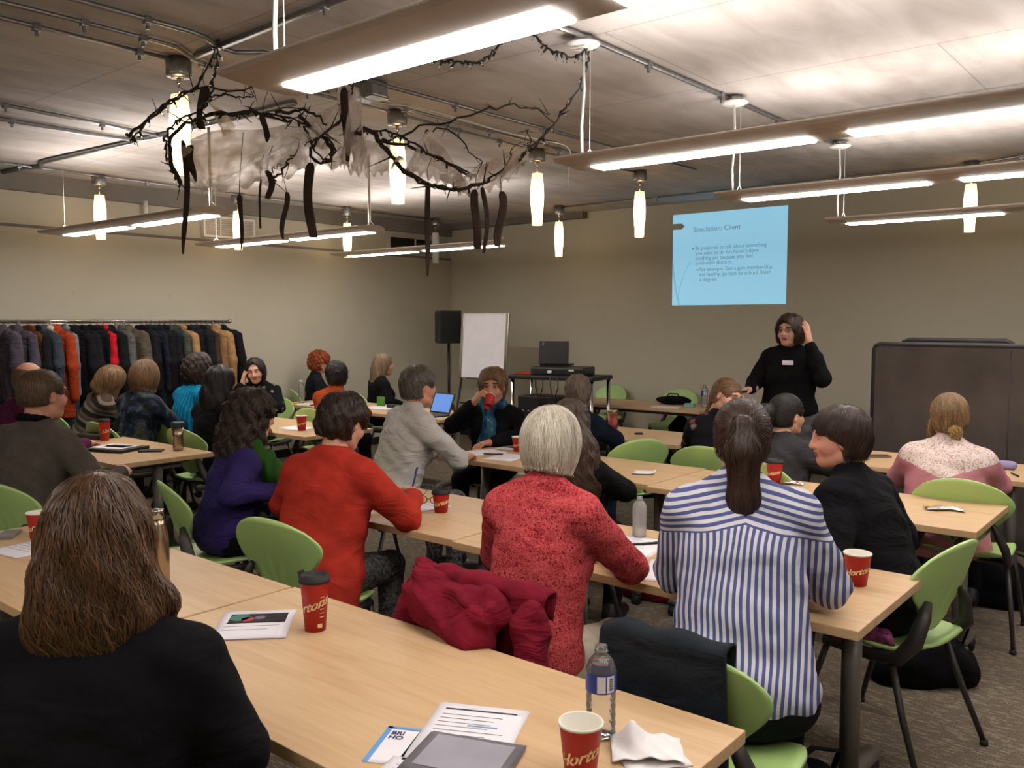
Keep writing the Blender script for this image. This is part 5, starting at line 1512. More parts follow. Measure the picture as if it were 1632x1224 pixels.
# ------------------------------------------------------------------ projected slide
SL = 1.0 / 2 ** scene.view_settings.exposure
emis('slide_light', (136, 190, 216), SL * 0.88); emis('slide_ink', (84, 112, 128), SL * 0.9); emis('slide_line', (86, 128, 158), SL * 0.9)
sx0, sx1, sz0, sz1 = -5.165, -3.765, 1.84, 2.905
t = thing('projected_slide', 'bright blue projected slide with text on the back wall', 'projection', (sx0, YB - 0.003, sz0))
W_, H_ = sx1 - sx0, sz1 - sz0
m = MB(); m.box((W_ / 2, 0, H_ / 2), (W_, 0.004, H_)); m.build('slide_field', 'slide_light', t)
V = np.array([(0, 0), (0.115, 0), (0.155, 0.035), (0.115, 0.07), (0, 0.07)]); k = len(V)
m = MB(); m.add([(x, yy, z + H_ - 0.175) for yy in (-0.0045, -0.001) for x, z in V], [tuple(range(k)), tuple(range(2 * k - 1, k - 1, -1))] + [(i, (i + 1) % k, k + (i + 1) % k, k + i) for i in range(k)], False); m.build('arrow_marker', wall_m, t)
def slide_text(body, px0, px1, v, title=False):
    V, F = text_vf(body, 0.1)
    w = V[:, 0].max() - V[:, 0].min(); tw = (px1 - px0) / 181.0 * W_; x0 = (px0 - 1075) / 181.0 * W_
    s = tw / w
    V = np.stack([(V[:, 0] - V[:, 0].min()) * s + x0, np.full(len(V), -0.0035), V[:, 1] * s * 1.05 + H_ * (1 - v)], -1)
    m = MB(); m.add(V, [f for f in F], False); m.build('slide_title' if title else 'slide_text', 'slide_ink', t)['kind'] = 'stuff'
slide_text('Simulation: Client', 1110, 1186, 0.205, True)
for b_, a0, a1, v in (('Be prepared to talk about something', 1114, 1226, 0.40), ("you want to do but haven\u2019t done", 1114, 1214, 0.455), ('anything yet because you feel', 1114, 1205, 0.51), ('ambivalent about it.', 1114, 1173, 0.562),
                      ('For example: Get a gym membership,', 1121, 1236, 0.632), ('eat healthy, go back to school, finish', 1121, 1233, 0.687), ('a degree', 1121, 1149, 0.742)):
    slide_text(b_, a0, a1, v)
for px, v in ((1108, 0.385), (1116, 0.618)):
    x = (px - 1075) / 181.0 * W_; z = H_ * (1 - v)
    m = MB(); m.add([(x, -0.0035, z - 0.008), (x + 0.02, -0.0035, z - 0.008), (x + 0.028, -0.0035, z), (x + 0.02, -0.0035, z + 0.008), (x, -0.0035, z + 0.008)], [(0, 1, 2, 3, 4)], False); m.build('bullet', 'slide_ink', t)
for pts in ([(0.0, 0.62), (0.02, 0.40), (0.06, 0.15), (0.11, 0.0)], [(0.0, 0.50), (0.03, 0.25), (0.085, 0.0)], [(0.24, 0.52), (0.16, 0.38), (0.10, 0.20), (0.075, 0.06)]):
    m = MB(); m.tube([(x, -0.0035, z) for x, z in pts], 0.0022, 5); m.build('curve_line', 'slide_line', t)

# ------------------------------------------------------------------ dark fabric screens at right
def b_mesh(nt):
    co = coords(nt)
    a = N(nt, 'ShaderNodeTexWave', Scale=38.0, Distortion=1.2); nt.links.new(co, a.inputs['Vector'])
    n = N(nt, 'ShaderNodeTexNoise', Scale=2.5, Detail=3.0); nt.links.new(co, n.inputs['Vector'])
    s = mathn(nt, 'ADD', mathn(nt, 'MULTIPLY', a.outputs['Fac'], 0.08), n.outputs['Fac'])
    r = ramp(nt, s, [(0.3, lin((72, 65, 62))), (0.75, lin((92, 84, 80)))])
    return r.outputs[0], a.outputs['Fac']
pat('screen_mesh', b_mesh, 0.75, 0.05)
plain('screen_frame', (38, 34, 34), 0.6, var=0.1)
def screen(label, x0, y0, x1, y1, zt, tilt, parts_r=0.04):
    L = math.hypot(x1 - x0, y1 - y0); rz = math.atan2(y1 - y0, x1 - x0)
    t = thing('folding_screen', label, 'screen', (x0, y0, 0), rz)
    m = MB(); m.box((L / 2, 0, zt / 2 + 0.03), (L - 0.03, 0.03, zt - 0.08)); p = m.build('panel', 'screen_mesh', t)
    m = MB(); m.tube([(0.0, 0, 0.02), (0.0, 0, zt - parts_r), (parts_r * 0.3, 0, zt - parts_r * 0.3), (parts_r, 0, zt), (L - parts_r, 0, zt), (L - parts_r * 0.3, 0, zt - parts_r * 0.3), (L, 0, zt - parts_r), (L, 0, 0.02)], 0.02, 8); m.build('frame', 'screen_frame', t)
    m = MB(); m.tube([(L * 0.43, 0.0, 0.04), (L * 0.43, 0, zt - 0.03)], 0.017, 8); m.build('mullion', 'screen_frame', t)
    for x in (0.12, L - 0.12):
        m = MB(); m.box((x, 0, 0.02), (0.05, 0.5, 0.04), bev=0.008); m.build('foot', 'screen_frame', t)
    t.rotation_euler = (tilt, 0, rz)
    return t
screen('large dark mesh screen standing at right behind the pink sweater', -2.10, 6.90, 0.10, 6.62, 1.475, 0.0)
screen('smaller dark mesh screen with rounded corner behind the large one', -2.05, 7.42, -1.24, 7.38, 1.50, 0.0, 0.06)

# ------------------------------------------------------------------ AV corner
# speaker on stand
t = thing('speaker_stand', 'black tripod speaker stand in the back left corner', 'stand', (-7.95, 8.30, 0))
m = MB(); m.tube([(0, 0, 0.25), (0, 0, 1.36)], 0.018, 12); m.build('pole', 'black_plastic', t)
for a in range(3):
    m = MB(); m.tube([(0, 0, 0.55), (0.36 * math.cos(a * 2.09 + 0.4), 0.36 * math.sin(a * 2.09 + 0.4), 0.015)], 0.012, 8); m.build('leg', 'black_plastic', t)
t = thing('loudspeaker', 'black loudspeaker on a tripod stand in the back left corner', 'speaker', (-7.95, 8.30, 1.36), math.radians(-30))
m = MB(); m.add(*(lambda P: (np.array([(x * s, y, z) for z in (0.0, 0.43) for x, y, s in P]), [(3, 2, 1, 0), (4, 5, 6, 7), (0, 1, 5, 4), (1, 2, 6, 5), (2, 3, 7, 6), (3, 0, 4, 7)]))([(-0.15, -0.14, 1), (0.15, -0.14, 1), (0.11, 0.14, 1), (-0.11, 0.14, 1)]), False); m.build('cabinet', 'black_plastic', t)
m = MB(); m.box((0, -0.146, 0.215), (0.27, 0.012, 0.39), bev=0.005); m.build('grille', 'vent_dark', t)
m = MB(); m.box((0.04, -0.154, 0.05), (0.05, 0.004, 0.018)); m.build('badge', 'leg_grey', t)
# flip chart
t = thing('flip_chart', 'white flip chart board on a metal easel in the corner', 'whiteboard', (-7.18, 8.02, 0), math.radians(4))
tl = rotm('x', -0.09)
def tl_pts(P): return [tuple(tl @ np.array(p)) for p in P]
m = MB(); m.box((0, 0.0, 1.34), (0.66, 0.022, 0.79), bev=0.004); m.V = [v @ tl.T for v in m.V]; m.build('board', 'paper', t)
for s in (-1, 1):
    m = MB(); m.box((s * 0.35, 0.0, 1.34), (0.045, 0.035, 0.82), bev=0.008); m.V = [v @ tl.T for v in m.V]; m.build('side_rail', 'chrome', t)
    m = MB(); m.tube(tl_pts([(s * 0.33, 0, 0.94), (s * 0.36, -0.12, 0.0)]), 0.014, 8); m.build('leg', 'black_plastic', t)
m = MB(); m.box((0, 0, 1.745), (0.70, 0.03, 0.02)); m.V = [v @ tl.T for v in m.V]; m.build('top_rail', 'white_metal', t)
m = MB(); m.box((-0.02, -0.05, 0.935), (0.34, 0.08, 0.012), bev=0.003); m.V = [v @ tl.T for v in m.V]; m.build('pen_tray', 'black_plastic', t)
m = MB(); m.tube(tl_pts([(-0.34, 0, 0.62), (0.34, 0, 0.62)]), 0.012, 8); m.build('cross_bar', 'black_plastic', t)
m = MB(); m.tube([(0, 0.19, 1.6), (0, 0.62, 0.0)], 0.014, 8); m.build('rear_leg', 'black_plastic', t)
# equipment cart
cx, cy = -5.62, 7.62
t = thing('equipment_cart', 'black equipment cart with chrome posts carrying the laptop', 'cart', (cx, cy, 0), math.radians(10))
for z, nm in ((1.045, 'top_shelf'), (0.55, 'middle_shelf'), (0.14, 'bottom_shelf')):
    m = MB(); m.box((0, 0, z), (1.02, 0.52, 0.045), bev=0.012); m.build(nm, 'black_plastic', t)
for sx_ in (-1, 1):
    for sy_ in (-1, 1):
        m = MB(); m.tube([(sx_ * 0.475, sy_ * 0.22, 0.06), (sx_ * 0.475, sy_ * 0.22, 1.03)], 0.021, 12); p = m.build('post', 'chrome', t)
        m = MB(); m.tube([(sx_ * 0.475 - 0.015, sy_ * 0.22, 0.04), (sx_ * 0.475 + 0.015, sy_ * 0.22, 0.04)], 0.04, 14); m.build('caster', 'rubber', t)
# laptop on the cart (lid toward the room)
t = thing('laptop', 'open black laptop standing on the equipment cart', 'laptop', (cx - 0.07, cy - 0.02, 1.16), math.radians(22))
m = MB(); m.box((0, 0.12, 0.012), (0.335, 0.235, 0.024), bev=0.004); m.build('base', 'black_plastic', t)
m = MB(); m.box((0, 0.0, 0.0), (0.335, 0.012, 0.25), bev=0.004); m.V = [v @ rotm('x', -0.12).T + np.array([0, -0.015, 0.15]) for v in m.V]; m.build('lid', 'black_plastic', t)
m = MB(); m.box((-0.12, -0.005, 0.095), (0.02, 0.002, 0.03)); m.V = [v @ rotm('x', -0.12).T + np.array([0, -0.018, 0.15]) for v in m.V]; m.build('logo_mark', 'leg_grey', t)
t = thing('case', 'black flat equipment case under the laptop on the cart', 'case', (cx, cy, 1.0675), math.radians(14))
m = MB(); m.box((0.03, 0, 0.045), (0.62, 0.36, 0.09), bev=0.02); m.build('body', 'black_plastic', t)
m = MB(); m.box((0.20, -0.181, 0.06), (0.06, 0.006, 0.022), bev=0.002); m.build('clasp', 'white_metal', t)
m = MB(); m.box((-0.05, -0.182, 0.04), (0.05, 0.01, 0.03), bev=0.003); m.build('plug', 'white_metal', t)
m = MB(); m.box((0, 0, 0.01), (0.20, 0.15, 0.02), rz=0.2, bev=0.003); o = m.build('folder', 'coat_orange'); o.location = (cx - 0.40, cy - 0.10, 1.0675); tag(o, 'thin red folder on the left of the equipment cart top', 'folder')
t = thing('amplifier', 'black amplifier box with knobs on the middle shelf of the cart', 'amplifier', (cx - 0.20, cy - 0.03, 0.5725), math.radians(10))
m = MB(); m.box((0, 0, 0.13), (0.46, 0.36, 0.26), bev=0.008); m.build('body', 'black_plastic', t)
for i in range(5):
    m = MB(); m.tube([(-0.16 + 0.07 * i, -0.18, 0.10), (-0.16 + 0.07 * i, -0.20, 0.10)], 0.013, 10); m.build('knob', 'leg_grey', t)
t = thing('cable', 'black cables hanging from the equipment cart top', 'cable', (cx - 0.15, cy - 0.25, 1.0))
for i in range(4):
    x = 0.10 * i; m = MB(); m.tube([(x, 0, 0.06), (x + 0.02, -0.02, -0.05), (x + 0.05 * (-1) ** i, 0.0, -0.20), (x + 0.03, 0.04, -0.36)], 0.006, 6); m.build('strand', 'black_plastic', t)

# chairs behind the back table and spare chairs
chair(-5.95, 8.92, 268, 'empty green shell chair seen below the equipment cart')
chair(-4.95, 8.88, 272, 'empty green shell chair behind the table at the back wall')
chair(-3.28, 5.22, 150, 'empty green shell chair pushed askew between the navy and floral people')
# bag and papers on back table
t = thing('soft_bag', 'flat black bag lying on the back table', 'bag', (-4.72, 8.50, TOP), 0.2)
blob('body', [E((0, 0, 0.045), (0.20, 0.11, 0.05)), WR(0.005, 25, 25, 25, 2)], 0.014, 'black', t)
m = MB(); m.tube([(-0.07, 0, 0.085), (-0.05, 0, 0.115), (0.05, 0, 0.115), (0.07, 0, 0.085)], 0.008, 6); m.build('handle', 'black', t)
m = MB(); m.box((0, 0, 0.001), (0.30, 0.22, 0.002), rz=0.3); o = m.build('paper_sheet', 'paper'); o.location = (-4.62, 8.16, TOP); tag(o, 'white sheet on the back table in front of the bag', 'paper')
m = MB(); m.box((0, 0, 0.02), (0.10, 0.08, 0.04), rz=0.3, bev=0.004); o = m.build('tissue_pack', plain('pale_teal', (120, 170, 176), 0.7)); o.location = (-4.42, 8.32, TOP); tag(o, 'small pale teal packet on the back table', 'packet')

# ------------------------------------------------------------------ cups, bottles, paper and other table things
def cup(label, x, y, h=0.112, r=0.043, lid=False, word='Hortons', ang=0.0, z=TOP, wsize=0.03, tilt=None, slope=0.22, coffee=0.02, barcode=False):
    t = thing('paper_cup', label, 'cup', (x, y, z), ang)
    rb = r * 0.70; w = 0.0013
    prof = [(0.0, 0.004), (rb, 0.004), (rb, 0.0), (rb + 0.001, 0.0), (r, h - 0.004)]
    m = MB(); m.lathe(prof, 32, cap=False); m.build('cup_wall', 'cup_red', t)
    if not lid:
        m = MB(); m.lathe([(r - 0.001, h - 0.002), (r + 0.0022, h - 0.004), (r + 0.003, h), (r + 0.001, h + 0.002), (r - w, h), (rb - w + 0.002, 0.012), (0, 0.012)], 32, cap=False); m.build('rim', 'cup_white', t)
        if coffee:
            rc = rb + (r - rb) * coffee / h - w
            m = MB(); m.lathe([(0, coffee), (rc, coffee)], 24, cap=False); m.build('coffee', plain('coffee_brown', (96, 62, 40), 0.15), t)
    else:
        m = MB(); m.lathe([(r - 0.001, h - 0.008), (r + 0.004, h - 0.008), (r + 0.0045, h - 0.002), (r + 0.002, h + 0.001), (r - 0.002, h + 0.012), (r - 0.005, h + 0.013), (r - 0.008, h + 0.005), (0, h + 0.006)], 32, cap=False); L = m.build('lid', 'rubber', t)
        m = MB(); m.box((0.0, -r * 0.55, h + 0.009), (0.03, 0.012, 0.006), bev=0.002); m.build('sip_tab', 'rubber', L)
    # lettering wrapped around the wall, rising to the right
    V, F = text_vf(word, wsize, shear=0.35, offset=0.0009, align='CENTER')
    a = V[:, 0] / (r * 0.86); zz = h * 0.40 + V[:, 1] + V[:, 0] * slope
    rr = rb + (r - rb) * np.clip(zz / h, 0, 1) + 0.0012
    m = MB(); m.add(np.stack([rr * np.sin(a), -rr * np.cos(a), zz], -1), F, False); m.build('lettering', 'cream_ink', t)
    if barcode:
        a = np.linspace(-0.1, 0.35, 8); V = []; 
        for zq in (0.014, 0.026):
            for q in a: V.append(((rb + 0.003) * math.sin(q + 1.05), -(rb + 0.003) * math.cos(q + 1.05), zq))
        m = MB(); m.add(V, [(i, i + 1, 9 + i, 8 + i) for i in range(7)]); m.build('label_box', 'cream_ink', t)
        for k in range(6):
            V = []
            for zq in (0.045 + 0.012 * k, 0.0475 + 0.012 * k):
                for q in np.linspace(1.15, 1.6 - 0.05 * (k % 3), 6): V.append(((rb + (r - rb) * zq / h + 0.0012) * math.sin(q), -(rb + (r - rb) * zq / h + 0.0012) * math.cos(q), zq))
            m = MB(); m.add(V, [(i, i + 1, 7 + i, 6 + i) for i in range(5)]); m.build('print_line', 'cream_ink', t)
    if tilt is not None:
        t.rotation_euler = tilt
    return t
CA = lambda x, y: math.atan2(-y, -x) + PI / 2
cup('tall red coffee cup with black lid near the front table seam', -2.06, 1.572, 0.155, 0.0425, True, 'Hortons', CA(-2.06, 1.572) - 0.75, wsize=0.040, slope=0.35, barcode=True)
cup('open red coffee cup at the bottom edge beside the water bottle', -0.972, 1.392, 0.112, 0.0435, False, 'Hortons', CA(-0.966, 1.383) + 0.25, wsize=0.036, slope=0.3, coffee=0.055)
cup('red coffee cup behind the long-haired woman at far left', -3.842, 1.507, 0.112, 0.044, False, 'Hortons', CA(-3.84, 1.5) - 0.4, slope=0.35, wsize=0.034)
cup('red coffee cup with dark lid in front of the woman in red', -2.888, 2.956, 0.098, 0.042, True, 'Hortons', CA(-2.89, 2.95), wsize=0.031)
cup('open red coffee cup on the right end of the striped woman’s table', -0.965, 3.052, 0.112, 0.045, False, 'Hortons', CA(-0.98, 3.05) + 0.15, wsize=0.030)
cup('red lidded travel cup just right of the long ponytail', -1.955, 4.695, 0.125, 0.046, True, 'Hortons', CA(-1.95, 4.7) - 0.5, wsize=0.03)
cup('red coffee cup on the table beside the white-haired woman’s head', -3.832, 4.700, 0.105, 0.043, False, 'Hortons', CA(-3.8, 4.7), wsize=0.03)
cup('red coffee cup on the table of the man in grey', -6.64, 3.11, 0.155, 0.0425, True, 'Tim', CA(-6.64, 3.11) + 0.2, wsize=0.042, slope=0.15)
cup('red coffee cup alone on the left middle table', -5.979, 4.456, 0.125, 0.044, False, 'Hortons', CA(-5.98, 4.456), wsize=0.032)
# the cup at the drinking woman's mouth
hd = p16; w = hd['t']
Rz = rotm('z', math.radians(hd['face'] - 90)); mouth = Rz @ (hd['H'] + hd['R'] @ np.array([0.0, 0.112, -0.052])) + hd['hip']
fa = math.radians(302); fdir = np.array([math.cos(fa), math.sin(fa), 0])
c = cup('red coffee cup held to her mouth by the woman in the blue scarf', 0, 0, 0.105, 0.042, False, 'Hortons', 0, wsize=0.03, coffee=0.0)
from mathutils import Vector, Matrix
ax = Vector((-fdir[0] * 0.80, -fdir[1] * 0.80, 0.60)).normalized()      # cup axis: mouth end
q = ax.to_track_quat('Z', 'Y'); c.rotation_mode = 'QUATERNION'; c.rotation_quaternion = q
rimc = Vector(mouth) + Vector((0, 0, -0.012)) + Vector((fdir[0], fdir[1], 0)) * 0.022
c.location = rimc - ax * 0.105 + Vector((0, 0, -0.0))

def bottle(label, x, y, h=0.205, r=0.033, col='clear_plastic', labelc=None, capc=None, z=TOP, ang=0.0, ribs=True, frost=False):
    t = thing('water_bottle', label, 'bottle', (x, y, z), ang)
    pr = [(0.0, 0.006), (r * 0.55, 0.004), (r * 0.8, 0.0), (r * 0.97, 0.008)]
    n = 9
    for i in range(n + 1):
        zz = 0.012 + (h * 0.50 - 0.012) * i / n
        pr.append((r * (1.0 if (i % 2 == 0 or not ribs) else 0.945), zz))
    pr += [(r, h * 0.52), (r, h * 0.72), (r * 0.97, h * 0.76), (r * 0.80, h * 0.84), (r * 0.48, h * 0.90), (r * 0.38, h * 0.915), (r * 0.40, h * 0.93), (r * 0.46, h * 0.935), (r * 0.46, h * 0.945), (r * 0.40, h * 0.95), (r * 0.40, h)]
    m = MB(); m.lathe(pr + [(0.0, h)], 28, cap=False); m.build('bottle_wall', col, t)
    m = MB(); zl = h * 0.82; m.lathe([(0.0, zl), (r * 0.80, zl), (r * 0.80, zl + 0.001), (0.0, zl + 0.001)], 28, cap=False); m.build('water_level', 'thin_water', t)
    if labelc:
        m = MB(); m.lathe([(r + 0.0006, h * 0.52), (r + 0.0006, h * 0.73)], 32, cap=False); L = m.build('label', labelc, t)
        if labelc == 'label_blue':
            for a0, a1, mt in ((-0.25, 0.30, 'paper'), (0.38, 0.95, 'paper')):
                V = [((r + 0.0012) * math.sin(q), -(r + 0.0012) * math.cos(q), zz) for zz in (h * 0.535, h * 0.715) for q in np.linspace(a0, a1, 7)]
                m = MB(); m.add(V, [(i, i + 1, 8 + i, 7 + i) for i in range(6)]); m.build('label_panel', mt, L)
            m = MB()
            for k in range(11):
                zz = h * (0.56 + 0.0125 * k); V = [((r + 0.0017) * math.sin(q), -(r + 0.0017) * math.cos(q), zz + d) for d in (0, 0.0012 + 0.0006 * (k % 2)) for q in np.linspace(0.55, 0.85, 5)]
                m.add(V, [(i, i + 1, 6 + i, 5 + i) for i in range(4)])
            m.build('barcode', 'ink_black', L)['kind'] = 'stuff'
    if capc:
        m = MB(); m.lathe([(0, h + 0.004), (r * 0.47, h + 0.004), (r * 0.50, h), (r * 0.50, h - 0.014), (0, h - 0.014)][::-1], 20, cap=False); m.build('cap', capc, t)
    return t
plain('label_blue', (44, 62, 146), 0.4); plain('label_clear', (176, 172, 170), 0.5); plain('cap_white', (214, 220, 230), 0.5)
bottle('open clear water bottle with blue label on the nearest table', -1.035, 1.559, 0.205, 0.0335, labelc='label_blue', ang=CA(-1.035, 1.559))
bottle('small clear water bottle on the table right of the coral lace woman', -1.898, 3.143, 0.175, 0.030, labelc=None, ang=CA(-1.9, 3.14), col='frosted_plastic')
bottle('clear water bottle with white cap on the far left table', -8.02, 5.98, 0.25, 0.036, capc='cap_white', ang=0)
bottle('clear water bottle with blue label standing on the back table', -4.30, 8.42, 0.24, 0.036, labelc='label_blue', ang=CA(-4.3, 8.4))
# steel bottle and tumbler
t = thing('steel_bottle', 'tall brushed steel bottle behind the long-haired woman', 'bottle', (-2.834, 1.50, TOP))
m = MB(); m.lathe([(0, 0), (0.034, 0), (0.036, 0.006), (0.036, 0.155), (0.033, 0.185), (0.024, 0.215), (0.0215, 0.232), (0, 0.232)], 32); m.build('body', 'steel', t)
m = MB(); m.lathe([(0, 0.230), (0.0225, 0.230), (0.0225, 0.262), (0.020, 0.268), (0, 0.268)], 28); m.build('cap', 'chrome', t)
m = MB(); m.tube([(-0.024, 0, 0.245), (-0.045, -0.01, 0.225), (-0.055, -0.01, 0.20)], 0.003, 6); m.build('strap', 'rubber', t)
t = thing('travel_tumbler', 'steel travel tumbler with teal lid at the end of the left table', 'tumbler', (-5.748, 3.213, TOP))
m = MB(); m.lathe([(0, 0), (0.034, 0), (0.036, 0.006), (0.038, 0.04), (0.036, 0.10), (0.042, 0.165), (0, 0.165)], 28); m.build('body', 'steel', t)
m = MB(); m.lathe([(0, 0.163), (0.044, 0.163), (0.045, 0.195), (0.042, 0.20), (0, 0.20)], 28); m.build('lid', plain('lid_teal', (22, 64, 64), 0.5), t)
t = thing('travel_mug', 'red and steel patterned travel mug beside the person in navy', 'mug', (-3.90, 6.02, TOP))
m = MB(); m.lathe([(0, 0), (0.034, 0), (0.040, 0.03), (0.041, 0.15), (0, 0.15)], 24); m.build('body', plain('mug_pattern', (132, 44, 34), 0.4, var=0.9, scale=30), t)
m = MB(); m.lathe([(0, 0.15), (0.042, 0.15), (0.042, 0.18), (0.036, 0.19), (0, 0.19)], 24); m.build('lid', 'steel', t)
# paper
def sheet_of(label, x, y, w, d, rz, z=TOP, lines=0, band=False, pic=False, n=1, mat='paper', curl=0.0, name='paper_sheet', cat='paper', text=None):
    t = thing(name, label, cat, (x, y, z + 0.0004), rz)
    for k in range(n):
        ox, oy, rr = (0, 0, 0) if k == n - 1 else (random.uniform(-0.006, 0.006), random.uniform(-0.006, 0.006), random.uniform(-0.04, 0.04))
        def fn(u, v, k=k, rr=rr, ox=ox, oy=oy):
            a = (u - 0.5) * w; b = (v - 0.5) * d
            X = a * math.cos(rr) - b * math.sin(rr) + ox; Y = a * math.sin(rr) + b * math.cos(rr) + oy
            return X, Y, 0.0008 + k * 0.0012 + curl * (np.clip(u - 0.6, 0, 1) ** 2 * 2 + np.clip(0.25 - v, 0, 1) ** 2 * 3)
        V, F = sheet(fn, 9, 9, 0.0007); m = MB(); m.add(V, F); m.build('sheet', mat, t)
    zt = 0.0008 + (n - 1) * 0.0012 + 0.0006
    m = MB()
    for i in range(lines):
        yy = d * 0.30 - i * d * 0.62 / max(1, lines); ww = w * random.uniform(0.55, 0.8)
        m.box((-w * 0.40 + ww / 2, yy, zt), (ww, d * 0.008, 0.0003))
    if lines: m.build('text_line', 'ink_grey', t)['kind'] = 'stuff'
    if band:
        m = MB(); m.box((0, d * 0.40, zt), (w * 0.80, d * 0.022, 0.0003)); m.build('header_bar', 'ink_black', t)
        m = MB(); m.box((w * 0.10, d * 0.13, zt), (w * 0.32, d * 0.02, 0.0003)); m.build('blue_bar', plain('print_blue', (96, 150, 206), 0.8), t)
    if pic:
        m = MB(); m.box((w * 0.02, d * 0.20, zt), (w * 0.80, d * 0.34, 0.0003)); p = m.build('picture', 'ink_black', t)
        for cx_, cy_, r_, c_ in ((-0.06, 0.24, 0.030, (70, 120, 108)), (-0.03, 0.17, 0.020, (176, 60, 54)), (0.01, 0.22, 0.016, (126, 104, 132))):
            m = MB(); m.lathe([(0, 0.0004), (r_, 0.0004)], 20, (cx_ * w * 4, cy_ * d, zt), cap=False); m.build('picture_spot', plain('spot_%d' % c_[0], c_, 0.8), p)
    return t
sheet_of('stapled handout with dark picture beside the long-haired woman’s elbow', -2.23, 1.475, 0.215, 0.245, math.radians(46), lines=5, pic=True, n=4)
sheet_of('printed form with black header bar at the bottom edge', -1.262, 1.375, 0.215, 0.28, math.radians(27), lines=9, band=True, n=2)
plain('grey_print', (150, 146, 156), 0.8, var=0.1); plain('dark_grey_print', (108, 104, 110), 0.8)
t = sheet_of('folded grey-bordered handout lying on the printed form', -1.195, 1.285, 0.215, 0.17, math.radians(20), z=TOP + 0.004, n=3, mat='dark_grey_print', lines=0)
m = MB(); m.box((0, 0.006, 0.0042), (0.18, 0.135, 0.0004)); m.build('grey_field', 'grey_print', t)
sheet_of('white handout page below the grey-bordered handout at the bottom edge', -1.19, 1.165, 0.215, 0.16, math.radians(20), lines=6, n=2)
t = sheet_of('pale blue brochure with dark lettering under the handouts', -1.345, 1.24, 0.10, 0.16, math.radians(27), n=1, mat='paper')
m = MB(); m.box((-0.045, 0, 0.0016), (0.012, 0.16, 0.0004)); m.box((0, 0.076, 0.0016), (0.10, 0.010, 0.0004)); m.build('blue_border', 'print_blue', t)
for i, s_ in enumerate(('BRI', 'HO')):
    V, F = text_vf(s_, 0.022, offset=0.0006); m = MB(); m.add(V + np.array([-0.034, 0.045 - 0.02 * i, 0.0019]), F, False); m.build('lettering', plain('print_navy', (36, 40, 92), 0.8), t)
# napkin: folded crumpled tissue
t = thing('napkin', 'crumpled white paper napkin on the nearest table corner', 'napkin', (-0.915, 1.555, TOP), math.radians(35))
def nap(u, v):
    a = (u - 0.5) * 0.15; b = (v - 0.5) * 0.11
    return a, b, 0.006 + 0.006 * np.sin(u * 9 + v * 4) ** 2 + 0.045 * np.exp(-((a + 0.03) ** 2 / 0.0004 + (b - 0.03) ** 2 / 0.0012)) + 0.010 * np.exp(-((a - 0.01) ** 2 / 0.003))
V, F = sheet(nap, 25, 21, 0.0015); m = MB(); m.add(V, F); m.build('fold', plain('tissue', (226, 222, 222), 0.95, var=0.02), t)
V, F = sheet(lambda u, v: ((u - 0.5) * 0.14 * np.cos(0.3) - (v - 0.5) * 0.1 * np.sin(0.3) + 0.01, (u - 0.5) * 0.14 * np.sin(0.3) + (v - 0.5) * 0.1 * np.cos(0.3) - 0.02, 0.002 + 0.002 * np.sin(u * 7) ** 2), 13, 9, 0.0015); m = MB(); m.add(V, F); m.build('fold', 'tissue', t)
sheet_of('white sheets at the far left table edge', -3.70, 1.44, 0.215, 0.28, math.radians(10), lines=7, n=2)
sheet_of('white notepaper under the writing hand of the woman in red', -3.02, 2.99, 0.15, 0.21, math.radians(-10), lines=4)
sheet_of('white papers right of the coral lace woman with a pen on top', -1.83, 3.00, 0.215, 0.28, math.radians(8), lines=5, n=3)
sheet_of('white paper edge left of the striped shirt woman', -1.53, 2.78, 0.215, 0.28, math.radians(20), n=1)
sheet_of('white paper near the floral woman on the second row table', -2.15, 4.50, 0.215, 0.28, math.radians(-20), n=2)
sheet_of('small white napkin on the table behind the wavy-haired woman', -2.69, 4.51, 0.13, 0.13, math.radians(25), n=3, curl=0.02, name='napkin', cat='napkin', mat='tissue')
sheet_of('loose white sheets in front of the drinking woman, left one', -3.98, 4.50, 0.215, 0.28, math.radians(-18), lines=5, n=2)
sheet_of('loose white sheets in front of the drinking woman, right one', -3.72, 4.44, 0.215, 0.28, math.radians(12), lines=5, n=2)
sheet_of('handout with dark picture in front of the drinking woman', -3.96, 4.78, 0.215, 0.17, math.radians(0), pic=True, z=TOP + 0.001)
sheet_of('white papers under the lone red cup', -6.14, 4.52, 0.28, 0.215, math.radians(10), n=2)
sheet_of('pile of white papers on the far table near the grey-blond woman', -6.85, 6.12, 0.36, 0.26, math.radians(12), n=6, lines=6)
sheet_of('white paper on the far left table by the water bottle', -7.82, 5.92, 0.215, 0.2, math.radians(18), n=2)
sheet_of('white paper in front of the paisley woman', -7.50, 4.36, 0.215, 0.20, math.radians(12), n=2)

def flat_box(name, label, cat, x, y, s, rz, mat, z=TOP, top=None, bev=0.003):
    t = thing(name, label, cat, (x, y, z), rz)
    m = MB(); m.box((0, 0, s[2] / 2), s, bev=min(bev, s[2] * 0.4)); m.build('body', mat, t)
    if top:
        m = MB(); m.box((0, 0, s[2] + 0.0004), (s[0] * 0.9, s[1] * 0.9, 0.0008)); m.build('screen', top, t)
    return t
flat_box('mobile_phone', 'grey mobile phone at the far left table edge', 'phone', -3.985, 1.44, (0.07, 0.14, 0.012), 0.9, plain('phone_grey', (120, 110, 98), 0.4), top='ink_grey')
t = flat_box('folder', 'black zip folder with white sheet on the left table', 'folder', -6.08, 2.93, (0.34, 0.27, 0.022), 0.35, 'black_plastic')
m = MB(); m.box((-0.02, 0.01, 0.0235), (0.26, 0.21, 0.003)); m.build('page', 'paper', t); m = MB(); m.box((0.0, 0.02, 0.0255), (0.17, 0.10, 0.001)); m.build('dark_print', 'ink_black', t)
